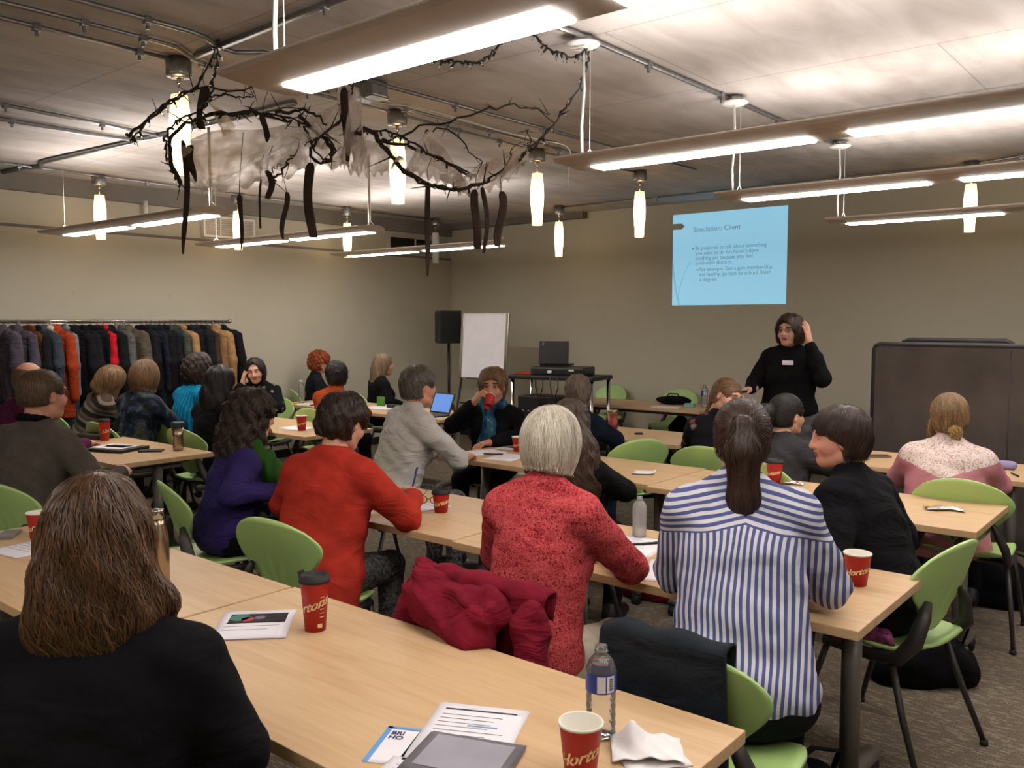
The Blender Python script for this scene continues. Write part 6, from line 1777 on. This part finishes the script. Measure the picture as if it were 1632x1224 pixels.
m = MB(); m.tube([(-0.07, -0.02, 0.031), (0.08, 0.0, 0.031)], 0.005, 8); m.build('pen', 'black_plastic', t)
flat_box('mobile_phone', 'black mobile phone beside the black zip folder', 'phone', -5.82, 3.05, (0.08, 0.16, 0.012), -0.75, 'black_plastic', top='ink_black')
flat_box('mobile_phone', 'mobile phone with bumper on the table behind the blazer woman', 'phone', -1.79, 6.05, (0.07, 0.14, 0.014), -0.9, plain('phone_case', (120, 96, 76), 0.5), top='ink_black')
t = thing('glasses_case', 'lilac glasses case on the table right of the pink sweater', 'case', (-1.06, 6.04, TOP), 0.1); blob('body', [C((-0.06, 0, 0.028), (0.06, 0, 0.028), 0.027), PL((0, 0, 1), 0.0, k=0.004)], 0.009, plain('lilac', (140, 128, 176), 0.5), t)
m = MB(); m.box((0, -0.027, 0.026), (0.02, 0.004, 0.012), bev=0.001); m.build('clasp', 'chrome', t)
def pen(label, x, y, rz, mat='black_plastic', z=TOP, L=0.14, r=0.005):
    t = thing('pen', label, 'pen', (x, y, z + r), rz)
    m = MB(); m.tube([(-L / 2, 0, 0), (-L / 2 + 0.012, 0, 0), (L / 2, 0, 0)], [0.0012, r, r], 8); m.build('barrel', mat, t)
    m = MB(); m.box((L / 2 - 0.022, 0, r + 0.0012), (0.035, 0.003, 0.002)); m.build('clip', 'chrome', t)
    return t
pen('black pen beside the lilac glasses case', -0.955, 5.85, -1.1)
pen('small black marker on the table of the person in navy', -3.66, 6.03, 0.6, L=0.07, r=0.008)
pen('black pen on the white papers beside the coral lace woman', -1.80, 3.04, 0.9, z=TOP + 0.0045)
pen('dark pen on the papers of the drinking woman', -3.86, 4.46, 0.5, z=TOP + 0.003)
# pen held by the woman in red
wv = Rz = rotm('z', math.radians(p14['face'] - 90)); hw = Rz @ (p14['wr'][1] + np.array([-0.055, 0.10, 0.0])) + p14['hip']
t = pen('blue and white pen held by the woman in red', float(hw[0]), float(hw[1]), 0.0, plain('pen_blue', (40, 52, 116), 0.4)); t.location = (hw[0], hw[1], hw[2] + 0.055); t.rotation_euler = (0, math.radians(-74), math.radians(20))
# spectacles lying on the table
t = thing('spectacles', 'tortoiseshell spectacles lying on the table beside the red cup', 'glasses', (-3.06, 3.05, TOP), math.radians(20)); m = MB()
for s in (-1, 1):
    m.tube([(s * 0.033 + 0.024 * math.cos(a), -0.01, 0.024 + 0.019 * math.sin(a)) for a in np.linspace(0, 2 * PI, 19)], 0.0022, 6, cap=False)
m.tube([(-0.01, -0.01, 0.028), (0.01, -0.01, 0.028)], 0.002, 6); m.build('rims', plain('tortoise', (72, 46, 26), 0.3), t)
for s in (-1, 1):
    m = MB(); m.tube([(s * 0.057, -0.01, 0.03), (s * 0.06, 0.06, 0.034), (s * 0.058, 0.12, 0.052)], 0.0022, 6); m.build('temple', 'tortoise', t)
# wrappers
def wrapper(label, x, y, s, rz, mat):
    t = thing('snack_wrapper', label, 'wrapper', (x, y, TOP), rz)
    V, F = sheet(lambda u, v: ((u - 0.5) * s, (v - 0.5) * s * 0.45 * (1 + 0.3 * np.sin(u * 7)), 0.004 + 0.012 * np.abs(np.sin(u * 8 + v * 3)) * np.sin(v * PI + 0.2) + 0.008 * np.sin(u * 3.1)), 17, 9, 0.001)
    m = MB(); m.add(V, F, False); m.build('foil', mat, t)
    V, F = sheet(lambda u, v: ((u - 0.5) * s * 0.4 - s * 0.34, (v - 0.5) * s * 0.28, 0.012 + 0.008 * np.sin(u * 5 + v * 4)), 7, 7, 0.001); m = MB(); m.add(V, F, False); m.build('printed_end', plain('wrap_yellow', (206, 160, 60), 0.4), t)
wrapper('crumpled silver and yellow snack wrapper on the right table', -1.034, 4.544, 0.17, 0.35, plain('foil', (196, 192, 190), 0.25, 0.8, var=0.1))
wrapper('dark crumpled wrapper by the ponytail on the second row table', -2.02, 4.42, 0.11, 0.2, plain('wrap_dark', (62, 44, 56), 0.3, 0.3))
wrapper('small silver wrapper right of the travel cup', -1.86, 4.72, 0.12, 0.3, 'foil')
wrapper('yellow snack packet beside the far left water bottle', -8.06, 5.86, 0.13, 0.3, 'wrap_yellow')
# tablet computer
emis('tablet_glow', (84, 126, 196), SL * 0.75)
t = thing('tablet_computer', 'open tablet with glowing blue screen on the far table', 'tablet', (-5.93, 6.02, TOP), math.radians(-6))
m = MB(); m.box((0, -0.06, 0.006), (0.30, 0.20, 0.012), bev=0.003); m.build('keyboard', 'black_plastic', t)
Rt = rotm('x', -0.38)
m = MB(); m.box((0, 0, 0.11), (0.30, 0.010, 0.21), bev=0.003); m.V = [v @ Rt.T + np.array([0, 0.03, 0.012]) for v in m.V]; s_ = m.build('display', 'black_plastic', t)
m = MB(); m.box((0, -0.0058, 0.112), (0.27, 0.0008, 0.18)); m.V = [v @ Rt.T + np.array([0, 0.03, 0.012]) for v in m.V]; m.build('screen', 'tablet_glow', s_)
m = MB(); m.box((0.10, 0.135, 0.062), (0.05, 0.006, 0.13), rot=rotm('x', 0.5)); m.build('kickstand', plain('case_tan', (120, 88, 62), 0.6), t)
t = flat_box('notebook', 'green box standing on the far left table', 'box', -7.05, 6.30, (0.09, 0.03, 0.10), 0.2, plain('box_green', (72, 132, 44), 0.6))
t = flat_box('notebook', 'red notebook on the far left table', 'notebook', -7.62, 5.92, (0.18, 0.12, 0.012), 0.4, plain('book_red', (132, 44, 40), 0.6))
flat_box('glasses_case', 'black glasses case on the paper pile', 'case', -6.74, 6.20, (0.15, 0.06, 0.035), 0.3, 'black_plastic', z=TOP + 0.009, bev=0.01)
flat_box('folder', 'dark folder behind the red cup of the man in grey', 'folder', -6.85, 3.16, (0.28, 0.22, 0.035), 0.2, 'black_plastic')
# clicker in presenter's hand
Rz = rotm('z', math.radians(p25['face'] - 90)); hw = Rz @ (p25['wr'][1] + np.array([0.02, 0.09, -0.012])) + p25['hip']
m = MB(); m.box((0, 0, 0), (0.03, 0.10, 0.022), bev=0.008, rz=math.radians(p25['face'] - 110)); o = m.build('presentation_clicker', 'black_plastic'); o.location = tuple(hw); tag(o, 'small black clicker in the presenter’s lowered hand', 'clicker')
# smoke-grey plastic tube near the navy person
m = MB(); m.tube([(0, 0, 0), (0.09, 0.07, 0.33)], 0.028, 10); m_, nt_, b_ = new_mat('clear_film'); b_.inputs['Base Color'].default_value = (0.6, 0.6, 0.6, 1); b_.inputs['Alpha'].default_value = 0.35; b_.inputs['Roughness'].default_value = 0.15; MATS['clear_film'] = m_
o = m.build('plastic_tube', 'clear_film'); o.location = (-4.46, 6.08, TOP); tag(o, 'clear plastic tube leaning in front of the equipment cart', 'tube')

# ------------------------------------------------------------------ garments on chairs and bags on the floor
def drape(name, label, cat, p, face, mat, width, front, backl, zt, back=0.02, off=0.0, fa_=1.0):
    fa = math.radians(face); f = np.array([math.cos(fa), math.sin(fa)]); r = np.array([math.sin(fa), -math.cos(fa)])
    q = p['hip'][:2] - f * back
    q = q + r * (P21X if fa_ < 1 else 0)
    t = thing(name, label, cat, (float(q[0]), float(q[1]), 0), fa - PI / 2)
    def fn(u, v):
        x = (u - 0.5) * width * (1 + 0.12 * (v - 0.4)) + off
        s = v * (front + backl)                       # 0 = front hem, over the top, down the back
        top = front
        e = 1.15 * x * x
        drop = np.abs(s - top)
        z = zt - 0.9 * np.maximum(drop - 0.02, 0) - 0.25 * x * x * 2.0 + 0.006 * np.sin(x * 40 + s * 6)
        y = -0.262 + e * 0.9 + np.where(s < top, 0.035, -0.030) * np.clip(drop / 0.03, 0, 1) - np.where(s > top, 0.05, -0.02) * drop - 0.016 * fa_ * np.sin(x * 34 + np.sin(s * 9)) * np.clip(drop / 0.1, 0, 1)
        y = y - np.where(s > top, 0.014 * fa_, 0) * np.sin(x * 71 + s * 14) * np.clip(drop / 0.1, 0, 1)
        return x, y, z
    V, F = sheet(fn, 49, 33, 0.007)
    m = MB(); m.add(V, F); m.build('cloth', mat, t)
    return t
j = drape('jacket', 'maroon jacket with hood draped over the back of the coral lace woman’s chair', 'jacket', p19, 92, 'maroon_jacket', 0.50, 0.12, 0.50, 0.895)
blob('hood', [C((-0.15, -0.31, 0.84), (0.12, -0.32, 0.82), 0.05, 0.055), C((-0.10, -0.36, 0.79), (0.10, -0.365, 0.76), 0.045, 0.06, k=0.06), C((-0.19, -0.27, 0.88), (-0.16, -0.31, 0.84), 0.035, 0.04, k=0.05), WR(0.010, 30, 34, 22, 0.4), WR(0.005, 60, 60, 44, 1.4)], 0.012, 'maroon_jacket', j)
for s in (-1, 1):
    blob('sleeve', [C((s * 0.22, -0.27, 0.80), (s * 0.27, -0.34, 0.55), 0.05, 0.055), C((s * 0.27, -0.34, 0.55), (s * 0.25, -0.33, 0.36), 0.055, 0.045), WR(0.008, 34, 34, 26, s)], 0.013, 'maroon_jacket', j)
drape('wool_wrap', 'dark grey wool wrap folded over the back of the striped woman’s chair', 'wrap', p21, 93, 'dark_wool', 0.36, 0.12, 0.36, 0.872, back=P21B, off=-0.03, fa_=0.15)

def bag(label, x, y, s, rz, mat='black', strap=True, seed=1):
    t = thing('handbag', label, 'bag', (x, y, 0), rz)
    blob('body', [E((0, 0, s[2] * 0.45), (s[0], s[1], s[2] * 0.5)), C((-s[0] * 0.7, 0, s[2] * 0.2), (s[0] * 0.7, 0, s[2] * 0.2), s[1] * 0.8, k=0.05), PL((0, 0, 1), 0.0, k=0.01), WR(0.008, 18, 22, 18, seed)], 0.014, mat, t)
    if strap:
        m = MB(); m.tube([(-s[0] * 0.8, 0, s[2] * 0.6), (-s[0] * 0.9, -0.03, s[2] * 1.0), (-0.02, -0.06, s[2] * 1.22), (s[0] * 0.9, -0.03, s[2] * 1.0), (s[0] * 0.8, 0, s[2] * 0.6)], 0.010, 6, flat=0.5); m.build('strap', mat, t)
        m = MB(); m.box((s[0] * 0.85, -0.02, s[2] * 0.6), (0.03, 0.012, 0.035), bev=0.003); m.build('buckle', 'chrome', t)
bag('black handbag on the floor below the blazer woman’s chair', -1.02, 4.20, (0.20, 0.13, 0.26), 0.6, seed=3)
bag('black bag on the floor at the right edge behind the table leg', -0.98, 5.62, (0.17, 0.12, 0.30), 0.2, seed=5)
bag('black bag on the floor behind the striped woman’s chair', -0.98, 2.62, (0.15, 0.10, 0.28), 1.2, seed=6)
bag('black backpack on the floor under the red cardigan woman’s table', -3.25, 3.35, (0.20, 0.13, 0.30), 0.2, seed=7)
bag('red and black bag under the table behind the small water bottle', -2.60, 4.45, (0.16, 0.11, 0.30), 0.2, mat='maroon_jacket', seed=8)
bag('black bag on the seat of the empty chair behind the back table', -4.75, 8.72, (0.16, 0.10, 0.62), 0.1, strap=False, seed=9)

t = thing('scarf', 'magenta patterned scarf lying on the blazer woman’s chair seat', 'scarf', (-1.02, 3.28, 0.452), 0.4)
blob('cloth', [C((-0.07, 0.0, 0.03), (0.07, 0.02, 0.035), 0.032, 0.03), C((0.05, 0.02, 0.03), (0.10, -0.03, 0.02), 0.025, 0.02), WR(0.006, 60, 60, 50, 1)], 0.010, plain('magenta_print', (132, 52, 96), 0.8, var=0.7, scale=40), t)

# ------------------------------------------------------------------ hanging branches, lights, ribbons and gauze
plain('bark', (52, 38, 28), 0.85, var=0.3, scale=40, bmp=0.4)
plain('wire_green', (34, 38, 30), 0.6, var=0.2)
glass_mat('tiny_bulb', (250, 250, 245), 0.1, 1.4)
cloth('ribbon_dark', (58, 48, 40), weave=200)
m_, nt_, b_ = new_mat('gauze')
co_ = coords(nt_); nz_ = N(nt_, 'ShaderNodeTexNoise', Scale=7.0, Detail=6.0, Distortion=1.2); nt_.links.new(co_, nz_.inputs['Vector'])
nz2_ = N(nt_, 'ShaderNodeTexNoise', Scale=70.0, Detail=3.0); nt_.links.new(co_, nz2_.inputs['Vector'])
al_ = ramp(nt_, mathn(nt_, 'ADD', nz_.outputs['Fac'], mathn(nt_, 'MULTIPLY', nz2_.outputs['Fac'], 0.25)), [(0.42, (0.35, 0.35, 0.35)), (0.74, (0.92, 0.92, 0.92))])
nt_.nodes.remove(b_)
df_ = N(nt_, 'ShaderNodeBsdfDiffuse'); df_.inputs[0].default_value = (*lin((226, 216, 208)), 1)
tl_ = N(nt_, 'ShaderNodeBsdfTranslucent'); tl_.inputs[0].default_value = (*lin((226, 216, 206)), 1)
mx1_ = N(nt_, 'ShaderNodeMixShader'); mx1_.inputs[0].default_value = 0.5; nt_.links.new(df_.outputs[0], mx1_.inputs[1]); nt_.links.new(tl_.outputs[0], mx1_.inputs[2])
tp_ = N(nt_, 'ShaderNodeBsdfTransparent')
mx2_ = N(nt_, 'ShaderNodeMixShader'); nt_.links.new(al_.outputs[0], mx2_.inputs[0]); nt_.links.new(tp_.outputs[0], mx2_.inputs[1]); nt_.links.new(mx1_.outputs[0], mx2_.inputs[2])
nt_.links.new(mx2_.outputs[0], nt_.nodes['Material Output'].inputs[0])
MATS['gauze'] = m_
BRANCH = [([(-4.254, 2.162, 2.571), (-4.232, 2.268, 2.678), (-4.045, 2.333, 2.762), (-3.962, 2.353, 2.795), (-3.896, 2.519, 2.796), (-3.78, 2.64, 2.816)], 0.008), ([(-4.028, 2.301, 2.335), (-4.136, 2.302, 2.47), (-4.065, 2.272, 2.563), (-3.959, 2.313, 2.616), (-3.969, 2.421, 2.682), (-3.913, 2.492, 2.686), (-3.714, 2.538, 2.671), (-3.593, 2.639, 2.617)], 0.011), ([(-4.019, 2.435, 2.707), (-4.019, 2.508, 2.799), (-3.877, 2.541, 2.767), (-3.787, 2.571, 2.758)], 0.006), ([(-3.562, 2.676, 2.643), (-3.548, 2.786, 2.577), (-3.416, 2.757, 2.495), (-3.379, 2.711, 2.424), (-3.52, 2.742, 2.423), (-3.579, 2.731, 2.478), (-3.459, 2.678, 2.518), (-3.397, 2.743, 2.58), (-3.438, 2.877, 2.731), (-3.39, 2.878, 2.83)], 0.01), ([(-3.505, 2.655, 2.595), (-3.543, 2.742, 2.493), (-3.391, 2.697, 2.403), (-3.304, 2.685, 2.441), (-3.439, 2.768, 2.539), (-3.519, 2.744, 2.567), (-3.433, 2.613, 2.484)], 0.006), ([(-3.696, 2.634, 2.68), (-3.667, 2.725, 2.707), (-3.53, 2.755, 2.677), (-3.464, 2.759, 2.607)], 0.009), ([(-3.409, 2.862, 2.574), (-3.358, 2.973, 2.619), (-3.277, 2.95, 2.528), (-3.2, 2.961, 2.429), (-3.185, 3.06, 2.367), (-3.109, 3.138, 2.32), (-2.978, 3.146, 2.287), (-2.896, 3.22, 2.303), (-2.848, 3.364, 2.389), (-2.746, 3.427, 2.479), (-2.627, 3.446, 2.57), (-2.579, 3.551, 2.709)], 0.012), ([(-3.369, 2.999, 2.566), (-3.282, 3.133, 2.541), (-3.111, 3.186, 2.469), (-3.0, 3.228, 2.406), (-2.991, 3.326, 2.381)], 0.009), ([(-3.423, 3.111, 2.578), (-3.349, 3.244, 2.657), (-3.156, 3.326, 2.692), (-2.961, 3.448, 2.748), (-2.929, 3.571, 2.779), (-2.794, 3.697, 2.724)], 0.007), ([(-3.226, 3.213, 2.626), (-3.176, 3.309, 2.654), (-3.067, 3.325, 2.553), (-2.974, 3.355, 2.433)], 0.005), ([(-3.635, 2.547, 2.32), (-3.636, 2.602, 2.369), (-3.565, 2.6, 2.415), (-3.521, 2.605, 2.446)], 0.007), ([(-3.622, 2.559, 2.332), (-3.673, 2.574, 2.393), (-3.602, 2.568, 2.4)], 0.004), ([(-2.806, 3.315, 2.366), (-2.801, 3.366, 2.449), (-2.767, 3.35, 2.5)], 0.005), ([(-2.735, 3.439, 2.504), (-2.749, 3.471, 2.56), (-2.742, 3.432, 2.605)], 0.004)]
STRING = [[(-3.938, 2.467, 3.033), (-4.01, 2.464, 2.942), (-3.984, 2.393, 2.825), (-4.002, 2.328, 2.761), (-4.134, 2.309, 2.735), (-4.213, 2.258, 2.673), (-4.181, 2.18, 2.591), (-4.216, 2.151, 2.543)], [(-3.896, 2.448, 3.02), (-3.943, 2.468, 2.955), (-3.893, 2.417, 2.826), (-3.883, 2.371, 2.72), (-4.005, 2.357, 2.66), (-4.073, 2.319, 2.642), (-4.032, 2.248, 2.564), (-4.048, 2.236, 2.522), (-4.095, 2.285, 2.426), (-4.03, 2.299, 2.329)], [(-4.002, 2.338, 2.635), (-3.95, 2.462, 2.677), (-3.752, 2.528, 2.675), (-3.61, 2.59, 2.641), (-3.573, 2.729, 2.617)], [(-3.439, 2.916, 2.587), (-3.394, 3.022, 2.626), (-3.247, 3.058, 2.581), (-3.16, 3.08, 2.515), (-3.111, 3.208, 2.46), (-3.002, 3.31, 2.377)], [(-3.277, 2.966, 2.512), (-3.234, 3.043, 2.414), (-3.093, 3.087, 2.324), (-2.977, 3.144, 2.293), (-2.926, 3.263, 2.317), (-2.841, 3.356, 2.394), (-2.707, 3.398, 2.482), (-2.624, 3.482, 2.6), (-2.605, 3.586, 2.725), (-2.557, 3.609, 2.808), (-2.501, 3.593, 2.892), (-2.505, 3.642, 3.0)], [(-2.956, 3.005, 2.88), (-2.928, 3.054, 2.88), (-2.865, 3.072, 2.864), (-2.81, 3.1, 2.866), (-2.784, 3.16, 2.883), (-2.758, 3.194, 2.92), (-2.713, 3.196, 2.964), (-2.704, 3.208, 2.997)], [(-2.669, 3.389, 3.055), (-2.651, 3.424, 2.995), (-2.603, 3.428, 2.957), (-2.545, 3.456, 2.941), (-2.548, 3.49, 2.925), (-2.514, 3.527, 2.933), (-2.458, 3.536, 2.96)]]
RIBBON = [([-3.99, 2.299, 2.531], 1.98, 0.028), ([-3.929, 2.374, 2.794], 2.589, 0.046), ([-3.956, 2.325, 2.506], 2.335, 0.037), ([-3.763, 2.462, 2.268], 1.992, 0.028), ([-3.691, 2.529, 2.344], 2.103, 0.012), ([-3.687, 2.562, 2.665], 2.528, 0.031), ([-3.66, 2.558, 2.384], 2.249, 0.031), ([-3.596, 2.601, 2.28], 2.051, 0.025), ([-3.506, 2.689, 2.421], 2.06, 0.046), ([-3.391, 2.819, 2.788], 2.433, 0.04), ([-3.06, 3.05, 2.329], 1.87, 0.028), ([-2.874, 3.2, 2.292], 2.005, 0.04), ([-2.844, 3.226, 2.304], 1.986, 0.025), ([-2.784, 3.274, 2.283], 2.014, 0.04)]
GAUZE = [([(-4.053, 2.379, 2.558), (-3.957, 2.464, 2.611), (-3.775, 2.614, 2.601), (-3.628, 2.741, 2.658), (-3.515, 2.84, 2.72), (-3.455, 2.896, 2.789)], [(-4.026, 2.33, 2.338), (-3.942, 2.394, 2.289), (-3.776, 2.535, 2.32), (-3.666, 2.627, 2.345), (-3.541, 2.739, 2.425), (-3.406, 2.849, 2.407)]), ([(-4.053, 2.502, 2.756), (-4.017, 2.53, 2.734), (-3.965, 2.566, 2.66)], [(-4.021, 2.524, 2.708), (-4.012, 2.524, 2.629), (-3.995, 2.533, 2.565)]), ([(-3.464, 2.841, 2.828), (-3.425, 2.872, 2.816), (-3.386, 2.903, 2.804)], [(-3.445, 2.818, 2.425), (-3.396, 2.856, 2.4), (-3.324, 2.916, 2.407)]), ([(-3.429, 2.871, 2.578), (-3.346, 2.937, 2.547), (-3.278, 2.992, 2.522), (-3.202, 3.047, 2.441)], [(-3.421, 2.861, 2.388), (-3.338, 2.928, 2.373), (-3.267, 2.989, 2.398), (-3.2, 3.045, 2.404)]), ([(-3.255, 3.107, 2.443), (-3.19, 3.178, 2.624), (-3.165, 3.197, 2.615), (-3.018, 3.294, 2.348)], [(-3.249, 3.057, 2.405), (-3.18, 3.112, 2.392), (-3.1, 3.174, 2.348), (-2.996, 3.256, 2.304)]), ([(-3.033, 3.203, 2.339), (-2.921, 3.304, 2.432), (-2.823, 3.393, 2.508), (-2.75, 3.452, 2.501)], [(-2.983, 3.187, 2.283), (-2.875, 3.276, 2.283), (-2.783, 3.36, 2.363), (-2.723, 3.418, 2.45)])]
WHITEWIRE = [(-3.983, 3.335, 2.973), (-3.855, 3.435, 2.901), (-3.715, 3.549, 2.89), (-3.574, 3.662, 2.847), (-3.404, 3.797, 2.782), (-3.234, 3.932, 2.721), (-3.079, 4.056, 2.685), (-2.977, 4.137, 2.652), (-2.983, 4.122, 2.541), (-2.985, 4.107, 2.404)]
def smooth(P, n=4):
    P = np.asarray(P, float)
    for _ in range(2):
        Q = [P[0]]
        for a, b in zip(P[:-1], P[1:]):
            Q += [a * 0.75 + b * 0.25, a * 0.25 + b * 0.75]
        Q.append(P[-1]); P = np.array(Q)
    return P
brng = random.Random(5)
BR_LAB = ['bare branch arching at the left end of the hanging decoration', 'thick bare branch running along the top of the left gauze', 'thin bare branch beside the nearest pendant', 'gnarled branch loop forming a wreath at the middle', 'thin twisted twig inside the wreath loop', 'short thick branch left of the wreath loop',
          'long sagging branch rising toward the right ceiling disc', 'straight branch crossing behind the right gauze', 'slender bare branch reaching right across the ceiling', 'drooping twig below the slender branch', 'small twig tuft below the left gauze', 'tiny twig beside the small tuft', 'upright twig on the right part of the sagging branch', 'small upright twig near the right end of the garland']
for (pts, r), lab in zip(BRANCH, BR_LAB):
    o0 = np.array(pts[0]); t = thing('branch', lab, 'branch', tuple(o0), 0, 'branches of the hanging decoration')
    P = smooth(np.array(pts) - o0); P = P + np.array([[brng.gauss(0, 0.006) for _ in range(3)] for _ in P])
    m = MB(); m.tube(P, np.linspace(r, r * 0.45, len(P)) * np.array([brng.uniform(0.8, 1.25) for _ in P]), 7); m.build('stem', 'bark', t)
    L = len(P)
    for k in range(max(3, L // 2)):
        i = brng.randrange(1, L); d = np.array([brng.gauss(0, 1), brng.gauss(0, 1), brng.gauss(0.1, 1)]); d /= np.linalg.norm(d); ln = brng.uniform(0.03, 0.12)
        e = np.array([brng.gauss(0, 0.25) for _ in range(3)])
        m = MB(); m.tube([P[i], P[i] + d * ln * 0.5 + e * 0.02, P[i] + d * ln + e * 0.06], [r * 0.4, r * 0.28, r * 0.12], 5); m.build('twig', 'bark', t)
ST_LAB = ['string of small lights falling from the ceiling to the left branch tip', 'string of small lights hanging down past the nearest pendant', 'string of small lights wound along the left gauze', 'string of small lights along the straight branch', 'string of small lights rising to the right ceiling disc', 'string of small lights looping under the ceiling behind the big lamp', 'short string of small lights looping to the ceiling disc']
for pts, lab in zip(STRING, ST_LAB):
    o0 = np.array(pts[0]); t = thing('light_string', lab, 'string lights', tuple(o0), 0, 'string lights of the hanging decoration')
    P = smooth(np.array(pts) - o0); P = P + np.array([[brng.gauss(0, 0.005) for _ in range(3)] for _ in P])
    m = MB(); m.tube(P, 0.0042, 6); m.tube(P + np.array([[0.006 * math.sin(i * 1.9), 0.006 * math.cos(i * 1.9), 0.004] for i in range(len(P))]), 0.003, 5); m.build('wire', 'wire_green', t)
    for i in range(1, len(P) - 1):
        if i % 2: continue
        d = np.array([brng.gauss(0, 0.6), brng.gauss(0, 0.6), -0.9]); d /= np.linalg.norm(d)
        m = MB(); m.tube([P[i], P[i] + d * 0.022], 0.006, 6); s_ = m.build('socket', 'wire_green', t)
        m = MB(); m.tube([P[i] + d * 0.022, P[i] + d * 0.034, P[i] + d * 0.044], [0.005, 0.0045, 0.001], 6); m.build('bulb', 'tiny_bulb', s_)
for i, (a, zb, w) in enumerate(RIBBON):
    Lr = a[2] - zb; tw = brng.uniform(-1.3, 1.3)
    def fn(u, v, Lr=Lr, w=w, tw=tw, i=i):
        ang = 0.69 + tw * (v - 0.2) * 1.5 + 0.3 * np.sin(v * 6 + i)
        h = (u - 0.5) * w * np.where(v < 0.06, 0.5 + 0.5 * v / 0.06, 1) * np.where(v > 0.8, 1 - (v - 0.8) * (3.6 if i % 5 == 0 else 0.5), 1)
        return h * np.cos(ang) + 0.010 * np.sin(v * 5 + i), h * np.sin(ang) + 0.012 * np.sin(v * 4 + i * 2), -v * Lr
    V, F = sheet(fn, 5, 25, 0.002); m = MB(); m.add(V, F); m.tube([(0.010 * math.sin(i), 0.012 * math.sin(i * 2), -0.01), (0, 0, 0.06), (0.01, 0.02, 0.30 if i == 3 else 0.12)], 0.0016, 5)
    o = m.build('ribbon', 'ribbon_dark'); o.location = a
    tag(o, ['leftmost long dark ribbon below the nearest pendant', 'dark ribbon beside the top of the nearest pendant', 'short dark ribbon beside the nearest pendant', 'dark ribbon in front of the pale vent', 'thin dark ribbon below the left gauze', 'dark ribbon over the left gauze', 'short dark ribbon below the left gauze edge', 'dark ribbon below the twig tuft', 'wide long dark ribbon below the wreath loop', 'dark ribbon left of the middle gauze', 'longest dark ribbon dangling at the middle', 'wide dark ribbon, leftmost of the right group of three', 'narrow dark ribbon, middle of the right group of three', 'dark ribbon, rightmost of all the ribbons'][i], 'ribbon', 'dark ribbons of the hanging decoration')
GZ = ['large torn white gauze sagging over the left branches', 'small gauze flap beside the nearest pendant top', 'white gauze strip hanging at the middle', 'torn white gauze over the branch in front of the middle pendant', 'peaked white gauze tent right of the middle pendant', 'white gauze wisp over the sagging branch at right']
for gi, ((U, Lw), lab) in enumerate(zip(GAUZE, GZ)):
    U = smooth(U); Lw = smooth(Lw); o0 = U[0].copy()
    def along(P, u):
        s = np.concatenate([[0], np.cumsum(np.linalg.norm(np.diff(P, axis=0), axis=1))]); s /= s[-1]
        return np.stack([np.interp(u, s, P[:, k]) for k in range(3)], -1)
    def fn(u, v):
        a = along(U, u.ravel()).reshape(*u.shape, 3); b = along(Lw, u.ravel()).reshape(*u.shape, 3)
        vv = v[..., None]
        p = a * (1 - vv) + b * vv - o0
        wob = 0.10 * np.sin(v * PI) * np.sin(u * 9 + v * 4 + gi) + 0.05 * np.sin(v * 7 + u * 5) * np.sin(v * PI)
        rag = 0.018 * np.sin(u * 47 + gi) * (v > 0.97)
        return p[..., 0] + 0.64 * wob, p[..., 1] - 0.77 * wob, p[..., 2] - 0.02 * np.sin(v * PI) * np.sin(u * 12) + rag
    V, F = sheet(fn, 41, 17); m = MB(); m.add(V, F); o = m.build('gauze_cloth', 'gauze'); o.location = tuple(o0); tag(o, lab, 'gauze', 'gauze cloths of the hanging decoration')
o0 = np.array(WHITEWIRE[0]); m = MB(); m.tube(smooth(np.array(WHITEWIRE) - o0), 0.004, 6); o = m.build('extension_cord', 'white_metal'); o.location = tuple(o0); tag(o, 'thin white cord looping along the ceiling and dangling by the second lamp', 'cord')
